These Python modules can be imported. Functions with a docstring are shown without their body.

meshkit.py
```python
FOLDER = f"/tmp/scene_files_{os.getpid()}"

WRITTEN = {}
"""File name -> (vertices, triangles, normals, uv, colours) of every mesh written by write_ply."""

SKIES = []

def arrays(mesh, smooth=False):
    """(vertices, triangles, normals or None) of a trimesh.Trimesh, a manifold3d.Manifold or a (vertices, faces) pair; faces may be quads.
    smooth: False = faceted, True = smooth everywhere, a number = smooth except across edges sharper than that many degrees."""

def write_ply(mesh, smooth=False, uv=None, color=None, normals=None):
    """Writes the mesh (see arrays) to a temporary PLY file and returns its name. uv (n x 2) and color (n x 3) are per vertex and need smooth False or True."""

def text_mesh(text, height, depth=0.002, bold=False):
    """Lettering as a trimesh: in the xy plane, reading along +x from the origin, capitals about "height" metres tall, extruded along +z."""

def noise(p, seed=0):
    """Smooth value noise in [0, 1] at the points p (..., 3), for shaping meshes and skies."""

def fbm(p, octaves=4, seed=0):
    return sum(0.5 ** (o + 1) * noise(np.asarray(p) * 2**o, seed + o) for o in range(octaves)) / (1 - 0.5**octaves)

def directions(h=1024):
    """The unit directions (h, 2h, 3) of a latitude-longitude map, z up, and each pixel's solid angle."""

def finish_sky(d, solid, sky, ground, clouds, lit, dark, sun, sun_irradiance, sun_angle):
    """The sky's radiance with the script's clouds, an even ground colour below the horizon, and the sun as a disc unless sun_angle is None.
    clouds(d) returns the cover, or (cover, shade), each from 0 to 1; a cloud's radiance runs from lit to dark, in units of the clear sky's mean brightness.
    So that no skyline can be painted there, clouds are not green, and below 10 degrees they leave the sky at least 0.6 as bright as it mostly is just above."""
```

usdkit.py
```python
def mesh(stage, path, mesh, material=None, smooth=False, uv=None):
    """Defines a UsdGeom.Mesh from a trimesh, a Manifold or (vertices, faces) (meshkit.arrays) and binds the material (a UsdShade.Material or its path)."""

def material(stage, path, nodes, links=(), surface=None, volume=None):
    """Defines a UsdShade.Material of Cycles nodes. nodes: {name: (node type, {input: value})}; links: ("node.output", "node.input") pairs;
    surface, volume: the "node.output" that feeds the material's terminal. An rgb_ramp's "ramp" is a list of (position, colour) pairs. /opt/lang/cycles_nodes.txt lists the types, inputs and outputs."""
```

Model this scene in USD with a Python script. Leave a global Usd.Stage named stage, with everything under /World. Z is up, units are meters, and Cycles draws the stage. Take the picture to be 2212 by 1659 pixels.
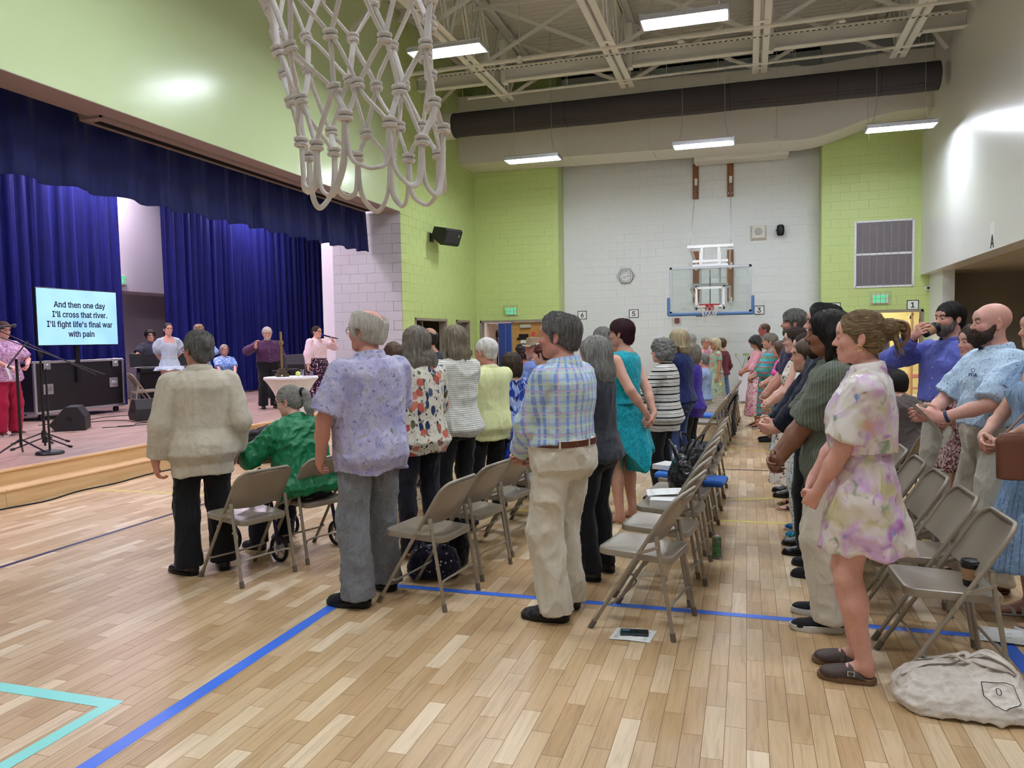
import math, random
import numpy as np
import trimesh, manifold3d, usdkit, meshkit
from scipy.spatial import ConvexHull
from pxr import Usd, UsdGeom, UsdShade, UsdLux, Gf, Sdf, Vt

stage = Usd.Stage.CreateInMemory()
UsdGeom.SetStageUpAxis(stage, UsdGeom.Tokens.z)
UsdGeom.SetStageMetersPerUnit(stage, 1.0)
UsdGeom.Xform.Define(stage, '/World')
UsdGeom.Scope.Define(stage, '/World/Looks')
RNG = np.random.default_rng(7)
pi = math.pi

# ---------------------------------------------------------------- camera, world light, exposure
def make_camera(f_px=1657.9, yaw=0.2975, pitch=-0.05873, roll=-0.01661, eye=(0, 0, 1.6), exposure=0.0):
 cy, sy, cp, sp = math.cos(yaw), math.sin(yaw), math.cos(pitch), math.sin(pitch)
 fwd = np.array([-sy * cp, cy * cp, sp]); right = np.array([cy, sy, 0.0]); up = np.cross(right, fwd)
 cr, sr = math.cos(roll), math.sin(roll)
 r, u = cr * right + sr * up, -sr * right + cr * up
 cam = UsdGeom.Camera.Define(stage, '/World/camera')
 m = Gf.Matrix4d(*r, 0, *u, 0, *(-fwd), 0, *eye, 1)
 cam.AddTransformOp().Set(m)
 cam.CreateHorizontalApertureAttr(36.0); cam.CreateVerticalApertureAttr(36.0 * 1659 / 2212)
 cam.CreateFocalLengthAttr(f_px / 2212 * 36.0); cam.CreateClippingRangeAttr(Gf.Vec2f(0.05, 200))
 cam.CreateExposureAttr(exposure)
EXPOSURE = 1.1
make_camera(exposure=EXPOSURE)
LAMP = 34.0          # radiance of the gym's high-bay panels
STAGE_LAMP = 22.0    # radiance of the stage strip lights above the valance
dome = UsdLux.DomeLight.Define(stage, '/World/ambient_fill')   # faint ambient fill light, added; the hall has no daylight opening
dome.CreateIntensityAttr(0.06); dome.CreateColorAttr(Gf.Vec3f(0.92, 0.96, 1.0))
# ---------------------------------------------------------------- helpers
def lin(c):
 c = np.asarray(c, float)
 if c.max() > 1.0: c = c / 255.0
 return tuple(np.where(c <= 0.04045, c / 12.92, ((c + 0.055) / 1.055) ** 2.4))
LOOKS = {}
def nodes_mat(name, nodes, links, surface='p.BSDF'):
 if name not in LOOKS:
  LOOKS[name] = usdkit.material(stage, '/World/Looks/' + name, nodes, links, surface=surface)
 return LOOKS[name]
def mat(name, col, rough=0.5, spec=0.5, metal=0.0, bump=None, var=None, sheen=0.0, coat=0.0, emit=None, objspace=True, trans=0.0):
 """col sRGB. bump = (scale, strength, [stretch]); var = (scale, col2, lo, hi, [stretch])."""
 if name in LOOKS: return LOOKS[name]
 n = {'p': ('principled_bsdf', {'base_color': lin(col), 'roughness': rough, 'specular_ior_level': spec, 'metallic': metal,
        'sheen_weight': sheen, 'coat_weight': coat, 'transmission_weight': trans})}
 l = []
 if emit is not None:
  n['p'][1]['emission_color'] = lin(emit[0]); n['p'][1]['emission_strength'] = emit[1]
 if bump or var: n['tc'] = ('texture_coordinate', {})
 src = 'tc.object'
 if var:
  n['vm'] = ('mapping', {'scale': var[4] if len(var) > 4 else (1, 1, 1)}); n['vn'] = ('noise_texture', {'scale': var[0], 'detail': 3.0, 'roughness': 0.6})
  n['vr'] = ('rgb_ramp', {'ramp': [(var[2], lin(col)), (var[3], lin(var[1]))]})
  l += [(src, 'vm.vector'), ('vm.vector', 'vn.vector'), ('vn.fac', 'vr.fac'), ('vr.color', 'p.base_color')]
 if bump:
  n['bm'] = ('mapping', {'scale': bump[2] if len(bump) > 2 else (1, 1, 1)}); n['bn'] = ('noise_texture', {'scale': bump[0], 'detail': 3.0})
  n['b'] = ('bump', {'strength': bump[1], 'distance': 0.01})
  l += [(src, 'bm.vector'), ('bm.vector', 'bn.vector'), ('bn.fac', 'b.height'), ('b.normal', 'p.normal')]
 return nodes_mat(name, n, l)

_names = {}
def numbered(parent, name):
 k = _names.get((parent, name), 0); _names[(parent, name)] = k + 1
 return parent + '/' + (name if k == 0 else f'{name}_{k:03d}')
def setdata(prim, label=None, cat=None, group=None, kind=None):
 for k, v in (('label', label), ('category', cat), ('group', group), ('kind', kind)):
  if v: prim.SetCustomDataByKey(k, v)
def thing(name, label=None, cat=None, loc=(0, 0, 0), rotz=0.0, group=None, kind=None):
 p = numbered('/World', name)
 x = UsdGeom.Xform.Define(stage, p); x.AddTranslateOp().Set(Gf.Vec3d(*map(float, loc))); x.AddRotateZOp().Set(math.degrees(rotz))
 setdata(x.GetPrim(), label, cat, group, kind)
 return p
def part(parent, name, mesh, material, smooth=False, label=None, kind=None, col=None):
 p = numbered(parent, name)
 m = usdkit.mesh(stage, p, mesh, material, smooth=smooth)
 if col is not None:
  UsdGeom.PrimvarsAPI(m).CreatePrimvar('col', Sdf.ValueTypeNames.Color3fArray, 'vertex').Set(Vt.Vec3fArray.FromNumpy(np.asarray(col, np.float32)))
 setdata(m.GetPrim(), label, None, None, kind)
 return p
def single(name, mesh, material, label=None, cat=None, loc=(0, 0, 0), rotz=0, smooth=False, group=None, kind=None):
 p = numbered('/World', name)
 m = usdkit.mesh(stage, p, mesh, material, smooth=smooth)
 if any(loc) or rotz: m.AddTranslateOp().Set(Gf.Vec3d(*map(float, loc))); m.AddRotateZOp().Set(math.degrees(rotz))
 setdata(m.GetPrim(), label, cat, group, kind)
 return p
def struct(name, mesh, material, smooth=False, label=None):
 return single(name, mesh, material, label=label, kind='structure', smooth=smooth)
def dup(src, label, loc, rotz=0, group=None, cat=None):
 s = stage.GetPrimAtPath(src); base = src.rsplit('/', 1)[1]
 import re
 p = numbered('/World', re.sub(r'_\d{3}$', '', base))
 x = UsdGeom.Xform.Define(stage, p); x.GetPrim().GetReferences().AddInternalReference(src)
 x.ClearXformOpOrder()
 x.GetPrim().GetAttribute('xformOp:translate').Set(Gf.Vec3d(*map(float, loc))); x.GetPrim().GetAttribute('xformOp:rotateZ').Set(math.degrees(rotz))
 x.SetXformOpOrder([UsdGeom.XformOp(x.GetPrim().GetAttribute('xformOp:translate')), UsdGeom.XformOp(x.GetPrim().GetAttribute('xformOp:rotateZ'))])
 x.GetPrim().SetInstanceable(True)
 setdata(x.GetPrim(), label, cat, group)
 return p

# meshes are (v, f) pairs
def cat(ms):
 ms = [m for m in ms if m is not None and len(m[1])]
 o = np.cumsum([0] + [len(m[0]) for m in ms])
 return np.vstack([m[0] for m in ms]), np.vstack([m[1] + a for m, a in zip(ms, o)])
def quads(f): f = np.asarray(f); return np.vstack([f[:, [0, 1, 2]], f[:, [0, 2, 3]]])
def mv(m, t=(0, 0, 0), rz=0, rx=0, ry=0, s=1.0):
 v = np.asarray(m[0], float) * s
 for a, i, j in ((rx, 1, 2), (ry, 2, 0), (rz, 0, 1)):
  if a:
   c, sn = math.cos(a), math.sin(a); v = v.copy(); vi, vj = v[:, i].copy(), v[:, j].copy()
   v[:, i], v[:, j] = c * vi - sn * vj, sn * vi + c * vj
 return v + np.asarray(t, float), m[1]
_BF = np.array([[0, 2, 3, 1], [4, 5, 7, 6], [0, 1, 5, 4], [2, 6, 7, 3], [0, 4, 6, 2], [1, 3, 7, 5]])
def box(x0, x1, y0, y1, z0, z1):
 v = np.array([[x, y, z] for z in (z0, z1) for y in (y0, y1) for x in (x0, x1)], float)
 return v, quads(_BF)
def hull(p):
 p = np.asarray(p, float); h = ConvexHull(p); f = h.simplices.copy(); c = p.mean(0)
 n = np.cross(p[f[:, 1]] - p[f[:, 0]], p[f[:, 2]] - p[f[:, 0]])
 fl = ((p[f[:, 0]] - c) * n).sum(1) < 0; f[fl] = f[fl][:, ::-1]
 return p, f
def _cb_pts(hx, hy, hz, c):
 P = []
 for sx in (-1, 1):
  for sy in (-1, 1):
   for sz in (-1, 1):
    P += [(sx * hx, sy * (hy - c), sz * (hz - c)), (sx * (hx - c), sy * hy, sz * (hz - c)), (sx * (hx - c), sy * (hy - c), sz * hz)]
 return np.array(P, float)
_CB = hull(_cb_pts(1, 1, 1, 0.2))[1]
def cbox(sx, sy, sz, c=0.004, at=(0, 0, 0)):
 """chamfered box centred on at"""
 c = min(c, 0.45 * min(sx, sy, sz))
 return _cb_pts(sx / 2, sy / 2, sz / 2, c) + np.asarray(at, float), _CB
def rbox(sx, sy, sz, r=0.01, at=(0, 0, 0), n=3):
 """rounded box"""
 P = []; a = np.linspace(0, pi / 2, n + 1)
 dirs = np.array([(math.cos(u) * math.cos(w), math.sin(u) * math.cos(w), math.sin(w)) for w in a for u in a])
 for s in np.array([(i, j, k) for i in (-1, 1) for j in (-1, 1) for k in (-1, 1)], float):
  P.append(s * (np.array([sx, sy, sz]) / 2 - r) + s * dirs * r)
 P = np.unique(np.round(np.vstack(P), 6), axis=0)
 v, f = hull(P); return v + np.asarray(at, float), f
def frames(P, up=None, closed=False):
 P = np.asarray(P, float); T = np.gradient(P, axis=0)
 if closed: T = np.roll(P, -1, 0) - np.roll(P, 1, 0)
 T /= np.linalg.norm(T, axis=1, keepdims=True) + 1e-12
 n = np.array(up if up is not None else ((0, 0, 1) if abs(T[0, 2]) < 0.9 else (1, 0, 0)), float)
 N = []
 for t in T:
  n = n - t * (n @ t); n /= np.linalg.norm(n) + 1e-12; N.append(n.copy())
 N = np.array(N); return T, N, np.cross(T, N)
def tube(P, r, n=8, closed=False, up=None, flat=1.0, caps=True):
 """sweeps a circle of radius r (number or one per point) along P; flat squeezes it along the normal"""
 P = np.asarray(P, float); T, N, B = frames(P, up, closed); r = np.broadcast_to(np.asarray(r, float), (len(P),))
 a = np.arange(n) / n * 2 * pi
 v = (P[:, None] + (N[:, None] * np.cos(a)[None, :, None] * flat + B[:, None] * np.sin(a)[None, :, None]) * r[:, None, None]).reshape(-1, 3)
 m = len(P); F = []
 for i in range(m if closed else m - 1):
  j = (i + 1) % m
  for k in range(n):
   F.append((i * n + k, i * n + (k + 1) % n, j * n + (k + 1) % n, j * n + k))
 F = quads(F)[:, ::-1]
 if not closed and caps:
  v = np.vstack([v, P[0], P[-1]]); k = np.arange(n)
  F = np.vstack([F, np.c_[k, (k + 1) % n, np.full(n, m * n)], np.c_[(m - 1) * n + (k + 1) % n, (m - 1) * n + k, np.full(n, m * n + 1)]])
 return v, _orient(v, F)
def _orient(v, F):
 """flips all faces when the signed volume is negative"""
 a, b, c = v[F[:, 0]], v[F[:, 1]], v[F[:, 2]]
 return F if (np.cross(a, b) * c).sum() >= 0 else F[:, ::-1]
def bar(p, q, w, h=None, up=(0, 0, 1), c=0):
 """rectangular bar from p to q; w across, h along up"""
 p, q = np.asarray(p, float), np.asarray(q, float); h = h or w; t = q - p; L = np.linalg.norm(t); t /= L
 u = np.asarray(up, float); u = u - t * (u @ t)
 if np.linalg.norm(u) < 1e-6: u = np.array([1.0, 0, 0]) - t * t[0]
 u /= np.linalg.norm(u); s = np.cross(u, t)
 v, f = cbox(w, L, h, c) if c else box(-w / 2, w / 2, -L / 2, L / 2, -h / 2, h / 2)
 return (p + q) / 2 + v @ np.array([s, t, u]), f
def lathe(prof, n=24, at=(0, 0, 0)):
 """profile [(r, z)] from bottom to top, closed with caps where r > 0 at the ends"""
 prof = [(max(r, 0), z) for r, z in prof]
 if prof[0][0] > 1e-6: prof = [(0, prof[0][1])] + prof
 if prof[-1][0] > 1e-6: prof = prof + [(0, prof[-1][1])]
 a = np.arange(n) / n * 2 * pi; V = []; F = []
 for r, z in prof: V.append(np.c_[r * np.cos(a), r * np.sin(a), np.full(n, z)])
 for i in range(len(prof) - 1):
  for k in range(n): F.append((i * n + k, i * n + (k + 1) % n, (i + 1) * n + (k + 1) % n, (i + 1) * n + k))
 v = np.vstack(V); F = quads(F); t = v[F]
 ok = np.linalg.norm(np.cross(t[:, 1] - t[:, 0], t[:, 2] - t[:, 0]), axis=1) > 1e-12
 F = F[ok]; return v + np.asarray(at, float), _orient(v, F)
def extrude(poly, h, z0=0.0):
 """polygon [(x, y)] (counter-clockwise, may be concave) extruded along z"""
 import shapely.geometry as sg
 m = trimesh.creation.extrude_polygon(sg.Polygon(poly), h, engine='earcut')
 return np.array(m.vertices) + (0, 0, z0), np.array(m.faces)
def grid(P):
 """(n, m, 3) points to a mesh"""
 n, m = P.shape[:2]; i = np.arange(n * m).reshape(n, m)
 return P.reshape(-1, 3), quads(np.stack([i[:-1, :-1], i[1:, :-1], i[1:, 1:], i[:-1, 1:]], -1).reshape(-1, 4))
def swap(m, order, sign=(1, 1, 1)):
 v = np.asarray(m[0])[:, order] * np.array(sign, float); f = m[1]
 return v, _orient(v - v.mean(0), f)
def text(s, h, depth=0.002, bold=False):
 t = meshkit.text_mesh(s, h, depth, bold); v = np.array(t.vertices); return v - ((v[:, 0].max() + v[:, 0].min()) / 2, 0, 0), np.array(t.faces)
def smooth_path(P, n=8):
 """Catmull-Rom through P"""
 P = np.asarray(P, float); Q = np.vstack([2 * P[0] - P[1], P, 2 * P[-1] - P[-2]]); out = []
 for i in range(1, len(Q) - 2):
  for t in np.linspace(0, 1, n, endpoint=False):
   a, b, c, d = Q[i - 1:i + 3]
   out.append(0.5 * (2 * b + (c - a) * t + (2 * a - 5 * b + 4 * c - d) * t * t + (3 * b - a - 3 * c + d) * t ** 3))
 return np.array(out + [P[-1]])
# ---------------------------------------------------------------- the room
XL, XR, YG, YW, ZC, YN = -6.98, 3.78, 19.6, 20.2, 8.45, -2.6
GREEN = (192, 210, 136); WHITE = (222, 225, 224)
m_green = mat('green_paint', GREEN, 0.42, 0.4, bump=(90, 0.06))
m_green_gloss = mat('green_header_paint', (202, 220, 168), 0.24, 0.5, bump=(3, 0.10))
m_white = mat('white_wall_paint', WHITE, 0.45, 0.4, bump=(90, 0.06))
m_white_gloss = mat('white_smooth_paint', (224, 224, 222), 0.28, 0.5, bump=(2.5, 0.08))
m_grey_block = mat('grey_block_paint', (186, 185, 188), 0.5, 0.35, bump=(90, 0.06))
m_steel = mat('ceiling_steel_paint', (222, 221, 214), 0.5, 0.35)
m_deck = mat('deck_paint', (208, 207, 200), 0.55, 0.3)
m_soffit = mat('soffit_paint', (216, 213, 206), 0.5, 0.4)
m_beige = mat('beige_underside', (158, 141, 136), 0.55, 0.3)
m_black = mat('black_paint', (14, 14, 16), 0.45, 0.4)
m_dark = mat('dark_gap', (22, 21, 20), 0.7, 0.2)
m_frame = mat('door_frame_taupe', (150, 139, 126), 0.42, 0.45)
m_chrome = mat('chrome', (205, 206, 210), 0.22, 0.5, 1.0)

# floor: strip planks run along the hall; tone is set per plank from its place
PW, PL = 0.084, 0.43
def floor_material(name, tones, rough):
 n = {'g': ('geometry', {}), 's': ('separate_xyz', {}),
  'xw': ('math', {'math_type': 'divide', 'value2': PW}), 'row': ('math', {'math_type': 'floor'}),
  'ph': ('math', {'math_type': 'multiply', 'value2': 0.381966}), 'fr': ('math', {'math_type': 'fraction'}),
  'yl': ('math', {'math_type': 'divide', 'value2': PL}), 'ya': ('math', {'math_type': 'add'}), 'yi': ('math', {'math_type': 'floor'}),
  'c': ('combine_xyz', {'z': 3.0}), 'w': ('white_noise_texture', {'dimensions': '3D'}), 'r': ('rgb_ramp', {'ramp': tones}),
  'off': ('vector_math', {'math_type': 'scale', 'scale': 40.0}), 'ad': ('vector_math', {'math_type': 'add'}),
  'mp': ('mapping', {'scale': (34, 2.0, 1)}), 'gr': ('noise_texture', {'scale': 1.0, 'detail': 5.0, 'roughness': 0.65, 'distortion': 1.2}),
  'gm': ('rgb_ramp', {'ramp': [(0.30, (0.76, 0.72, 0.67)), (0.5, (0.97, 0.97, 0.96)), (0.7, (1.06, 1.06, 1.05))]}),
  'mx': ('mix_color', {'blend_type': 'multiply', 'fac': 1.0}), 'p': ('principled_bsdf', {'roughness': rough, 'specular_ior_level': 0.45})}
 l = [('g.position', 's.vector'), ('s.x', 'xw.value1'), ('xw.value', 'row.value1'), ('row.value', 'ph.value1'), ('ph.value', 'fr.value1'), ('s.y', 'yl.value1'),
  ('yl.value', 'ya.value1'), ('fr.value', 'ya.value2'), ('ya.value', 'yi.value1'), ('row.value', 'c.x'), ('yi.value', 'c.y'), ('c.vector', 'w.vector'), ('w.value', 'r.fac'),
  ('w.color', 'off.vector1'), ('g.position', 'ad.vector1'), ('off.vector', 'ad.vector2'), ('ad.vector', 'mp.vector'), ('mp.vector', 'gr.vector'), ('gr.fac', 'gm.fac'),
  ('r.color', 'mx.a'), ('gm.color', 'mx.b'), ('mx.result', 'p.base_color')]
 return nodes_mat(name, n, l)
WOOD = [(0.0, lin((188, 154, 112))), (0.3, lin((196, 163, 121))), (0.55, lin((203, 171, 130))), (0.8, lin((211, 182, 144))), (0.92, lin((224, 199, 164))), (1.0, lin((230, 208, 176)))]
m_floor = floor_material('floor_vinyl_wood', WOOD, 0.34)
m_joint = mat('floor_joint', (120, 90, 58), 0.6, 0.3)
FLOOR = thing('floor', 'light wood strip gym floor crossed by court lines', kind='structure')
part(FLOOR, 'subfloor', box(-7.6, 8.2, YN, YW + 0.05, -0.05, -0.0006), m_joint)
near, rest = [], []
for r in range(int(math.floor(-7.45 / PW)), int(math.ceil(8.1 / PW))):
 off = (r * 0.381966) % 1.0
 for k in range(int(YN / PL) - 2, int(YW / PL) + 2):
  y0, y1 = (k - off) * PL, (k + 1 - off) * PL
  y0, y1 = max(y0, YN), min(y1, YW)
  if y1 - y0 < 0.03: continue
  x0, x1 = r * PW, (r + 1) * PW; g = 0.0005; e = 0.0012
  V = np.array([[x0 + g, y0 + g, -.003], [x1 - g, y0 + g, -.003], [x1 - g, y1 - g, -.003], [x0 + g, y1 - g, -.003],
     [x0 + e, y0 + e, 0], [x1 - e, y0 + e, 0], [x1 - e, y1 - e, 0], [x0 + e, y1 - e, 0]])
  m = (V, quads([[0, 1, 5, 4], [1, 2, 6, 5], [2, 3, 7, 6], [3, 0, 4, 7], [4, 5, 6, 7]]))
  xm, ym = (x0 + x1) / 2, (y0 + y1) / 2
  vis = 2.25 < ym and -1.1 * ym < xm < 0.42 * ym and ym * 0.956 - xm * 0.293 > 2.6
  near.append((math.hypot(xm, ym), m)) if vis else rest.append(m)
near.sort(key=lambda a: a[0])
for d, m in near[:300]: part(FLOOR, 'plank', m, m_floor)
part(FLOOR, 'plank', cat(rest + [m for d, m in near[300:]]), m_floor, kind='stuff')
def line_mat(n, c): return mat(n, c, 0.35, 0.4)
m_blue_line, m_cyan_line, m_navy_line, m_yellow_line = line_mat('blue_line', (62, 118, 232)), line_mat('cyan_line', (140, 226, 218)), line_mat('navy_line', (30, 26, 66)), line_mat('yellow_line', (216, 204, 88))
def strip(pts, w, z=0.0012):
 P = np.array([(x, y, z) for x, y in pts]); T, N, B = frames(P, (0, 0, 1)); s = B * w / 2
 v, f = grid(np.stack([P + s, P - s], 1)); return v, _orient(v - (0, 0, 50), f)
part(FLOOR, 'blue_line', strip([(-2.40, YN), (-2.40, 4.53)], 0.075), m_blue_line, label='blue lane line')
part(FLOOR, 'blue_line', strip([(-2.44, 4.49), (1.30, 4.49)], 0.06, 0.0014), m_blue_line, label='blue free-throw line')
part(FLOOR, 'blue_line', strip([(1.27, YN), (1.27, 4.49)], 0.075), m_blue_line, label='blue lane line')
part(FLOOR, 'cyan_line', strip([(-6, 2.665), (-2.68, 2.665)], 0.075), m_cyan_line, label='pale turquoise line')
part(FLOOR, 'cyan_line', strip([(-2.715, 2.66), (-2.715, YN)], 0.07, 0.0014), m_cyan_line, label='pale turquoise line')
part(FLOOR, 'navy_line', strip([(-5.2, YN), (-5.2, YW)], 0.05), m_navy_line, label='dark navy sideline')
part(FLOOR, 'navy_line', strip([(-6.9, 9.44), (3.7, 9.44)], 0.045), m_navy_line, label='dark half-court line')
part(FLOOR, 'yellow_line', strip([(-6.9, 6.74), (3.7, 6.84)], 0.05), m_yellow_line, label='yellow line')
part(FLOOR, 'yellow_line', strip([(-0.68 + 1.83 * math.cos(a), 9.44 + 1.83 * math.sin(a)) for a in np.linspace(0, 2 * pi, 73)], 0.05, 0.0014), m_yellow_line, label='yellow centre circle')
part(FLOOR, 'yellow_line', strip([(-6.9, 12.0), (3.7, 11.9)], 0.05), m_yellow_line, label='yellow line')

# block walls
def block_wall(name, org, u, n, width, z0, z1, material, holes=(), label=None, bw=0.4064, bh=0.2032, thick=0.2, seen=lambda p: True, off=0.0):
 """a wall of blocks; org is its lower left corner seen from the room, u runs along it, n out of it"""
 org, u, n = np.asarray(org, float), np.asarray(u, float), np.asarray(n, float); W = np.array([0, 0, 1.0])
 def place(m):
  v = np.asarray(m[0]); w = org + v[:, :1] * u + v[:, 1:2] * W + v[:, 2:3] * n
  return w, (m[1] if np.cross(u, W) @ n > 0 else m[1][:, ::-1])
 P = thing(name, label, kind='structure')
 xs = sorted({0.0, width} | {h[0] for h in holes} | {h[1] for h in holes}); slabs = []
 for a, b in zip(xs, xs[1:]):                                     # the wall behind the joints, in upright pieces around its openings
  zz = [(z0, z1)]
  for h in holes:
   if h[0] < (a + b) / 2 < h[1]:
    zz = [q for p, q2 in zz for q in ((p, min(q2, h[2])), (max(p, h[3]), q2)) if q[1] - q[0] > 1e-6]
  slabs += [box(a, b, p, q, -thick, 0) for p, q in zz]
 part(P, 'backing', place(cat(slabs)), material)
 out = []; j = 0.0022; d = 0.0045; c = 0.0022
 for r in range(int((z1 - z0) / bh) + 1):
  b0, b1 = z0 + r * bh, min(z0 + (r + 1) * bh, z1)
  if b1 - b0 < 0.02: continue
  x = -(bw / 2 if r % 2 else 0) - off
  while x < width:
   spans = [(max(x, 0), min(x + bw, width), b0, b1)]; x += bw
   for h in holes:
    nx = []
    for s in spans:
     if s[1] <= h[0] or s[0] >= h[1] or s[3] <= h[2] or s[2] >= h[3]: nx.append(s); continue
     if s[0] < h[0]: nx.append((s[0], h[0], s[2], s[3]))
     if s[1] > h[1]: nx.append((h[1], s[1], s[2], s[3]))
     m0, m1 = max(s[0], h[0]), min(s[1], h[1])
     if s[2] < h[2]: nx.append((m0, m1, s[2], h[2]))
     if s[3] > h[3]: nx.append((m0, m1, h[3], s[3]))
    spans = nx
   for a, b, p, q in spans:
    if b - a < 0.03 or q - p < 0.02: continue
    V = np.array([[a + j, p + j, 0], [b - j, p + j, 0], [b - j, q - j, 0], [a + j, q - j, 0],
       [a + j + c, p + j + c, d], [b - j - c, p + j + c, d], [b - j - c, q - j - c, d], [a + j + c, q - j - c, d]])
    out.append(place((V, quads([[0, 1, 5, 4], [1, 2, 6, 5], [2, 3, 7, 6], [3, 0, 4, 7], [4, 5, 6, 7]]))))
 key = lambda m: (not seen(m[0].mean(0)), np.linalg.norm(m[0].mean(0)))
 out.sort(key=key)
 for m in out[:300]: part(P, 'block', m, material)
 if len(out) > 300: part(P, 'block', cat(out[300:]), material, kind='stuff')
 return P
up18 = lambda p: 1.95 < p[2] < 8.2
D1, D2, D3, D4 = (15.55, 17.42, 2.10), (18.05, 19.02, 2.10), (-6.88, -5.09, 2.10), (2.42, 3.86, 2.12)     # openings: from, to, top
block_wall('wall_left', (XL, 14.93, 0), (0, 1, 0), (1, 0, 0), YG - 14.93, 0, ZC, m_green, [(D1[0] - 14.93, D1[1] - 14.93, 0, D1[2]), (D2[0] - 14.93, D2[1] - 14.93, 0, D2[2])],
  'lime green block wall beside the stage with a black loudspeaker on it', seen=up18)
block_wall('wall_far_left', (XL - 0.3, YG, 0), (1, 0, 0), (0, -1, 0), -4.685 - XL + 0.3, 0, ZC, m_green, [(D3[0] - XL + 0.3, D3[1] - XL + 0.3, 0, D3[2])],
  'lime green block pier left of the white far wall', seen=lambda p: 1.7 < p[2] < 6.2 and p[0] > XL)
block_wall('wall_far', (-4.685, YW, 0), (1, 0, 0), (0, -1, 0), 6.36, 0, ZC, m_white, label='white block wall behind the far basketball backboard', seen=lambda p: 1.7 < p[2] < 6.2)
block_wall('wall_far_right', (1.675, YG, 0), (1, 0, 0), (0, -1, 0), 2.33, 0, 6.28, m_green, [(D4[0] - 1.675, D4[1] - 1.675, 0, D4[2])],
  'lime green block pier on the right with a grey grille', seen=lambda p: 1.9 < p[2], off=0.2032)
struct('wall_far_side_left', box(-4.88, -4.687, YG + .203, YW + 0.1, 0, ZC), m_green)
struct('wall_far_side_right', cat([box(1.677, 1.88, YG + 0.203, YW + 0.1, 0, 6.28)]), m_green)
struct('wall_far_upper_right', box(1.677, 4.0, YG, YW + 0.1, 6.282, ZC), m_white)
block_wall('wall_stage_side', (-8.6, 14.93, 0), (1, 0, 0), (0, -1, 0), -8.6 * -1 + XL, 0, 4.32, m_grey_block, label='pale grey block side wall of the stage opening')
struct('wall_left_header', cat([box(XL - 0.5, XL, YN, 14.93, 4.32, ZC), ]), m_green_gloss, label='glossy pale green wall above the stage opening')
struct('wall_left_header_underside', box(XL - 0.49, XL - 0.003, YN, 14.93, 4.312, 4.322), m_beige, label='taupe underside of the wall above the stage')
TR = thing('trim_1', 'slim recessed track case under the stage header', kind='structure')
part(TR, 'track_case', cat([box(-7.62, -7.27, 7.42, 14.55, 4.305, 4.318), box(-7.62, -7.60, 7.4, 14.57, 4.28, 4.32), box(-7.30, -7.28, 7.4, 14.57, 4.285, 4.32), box(-7.62, -7.28, 7.40, 7.42, 4.28, 4.44)]), m_beige)
part(TR, 'track_slot', box(-7.58, -7.47, 7.6, 14.5, 4.298, 4.306), m_dark)
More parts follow.
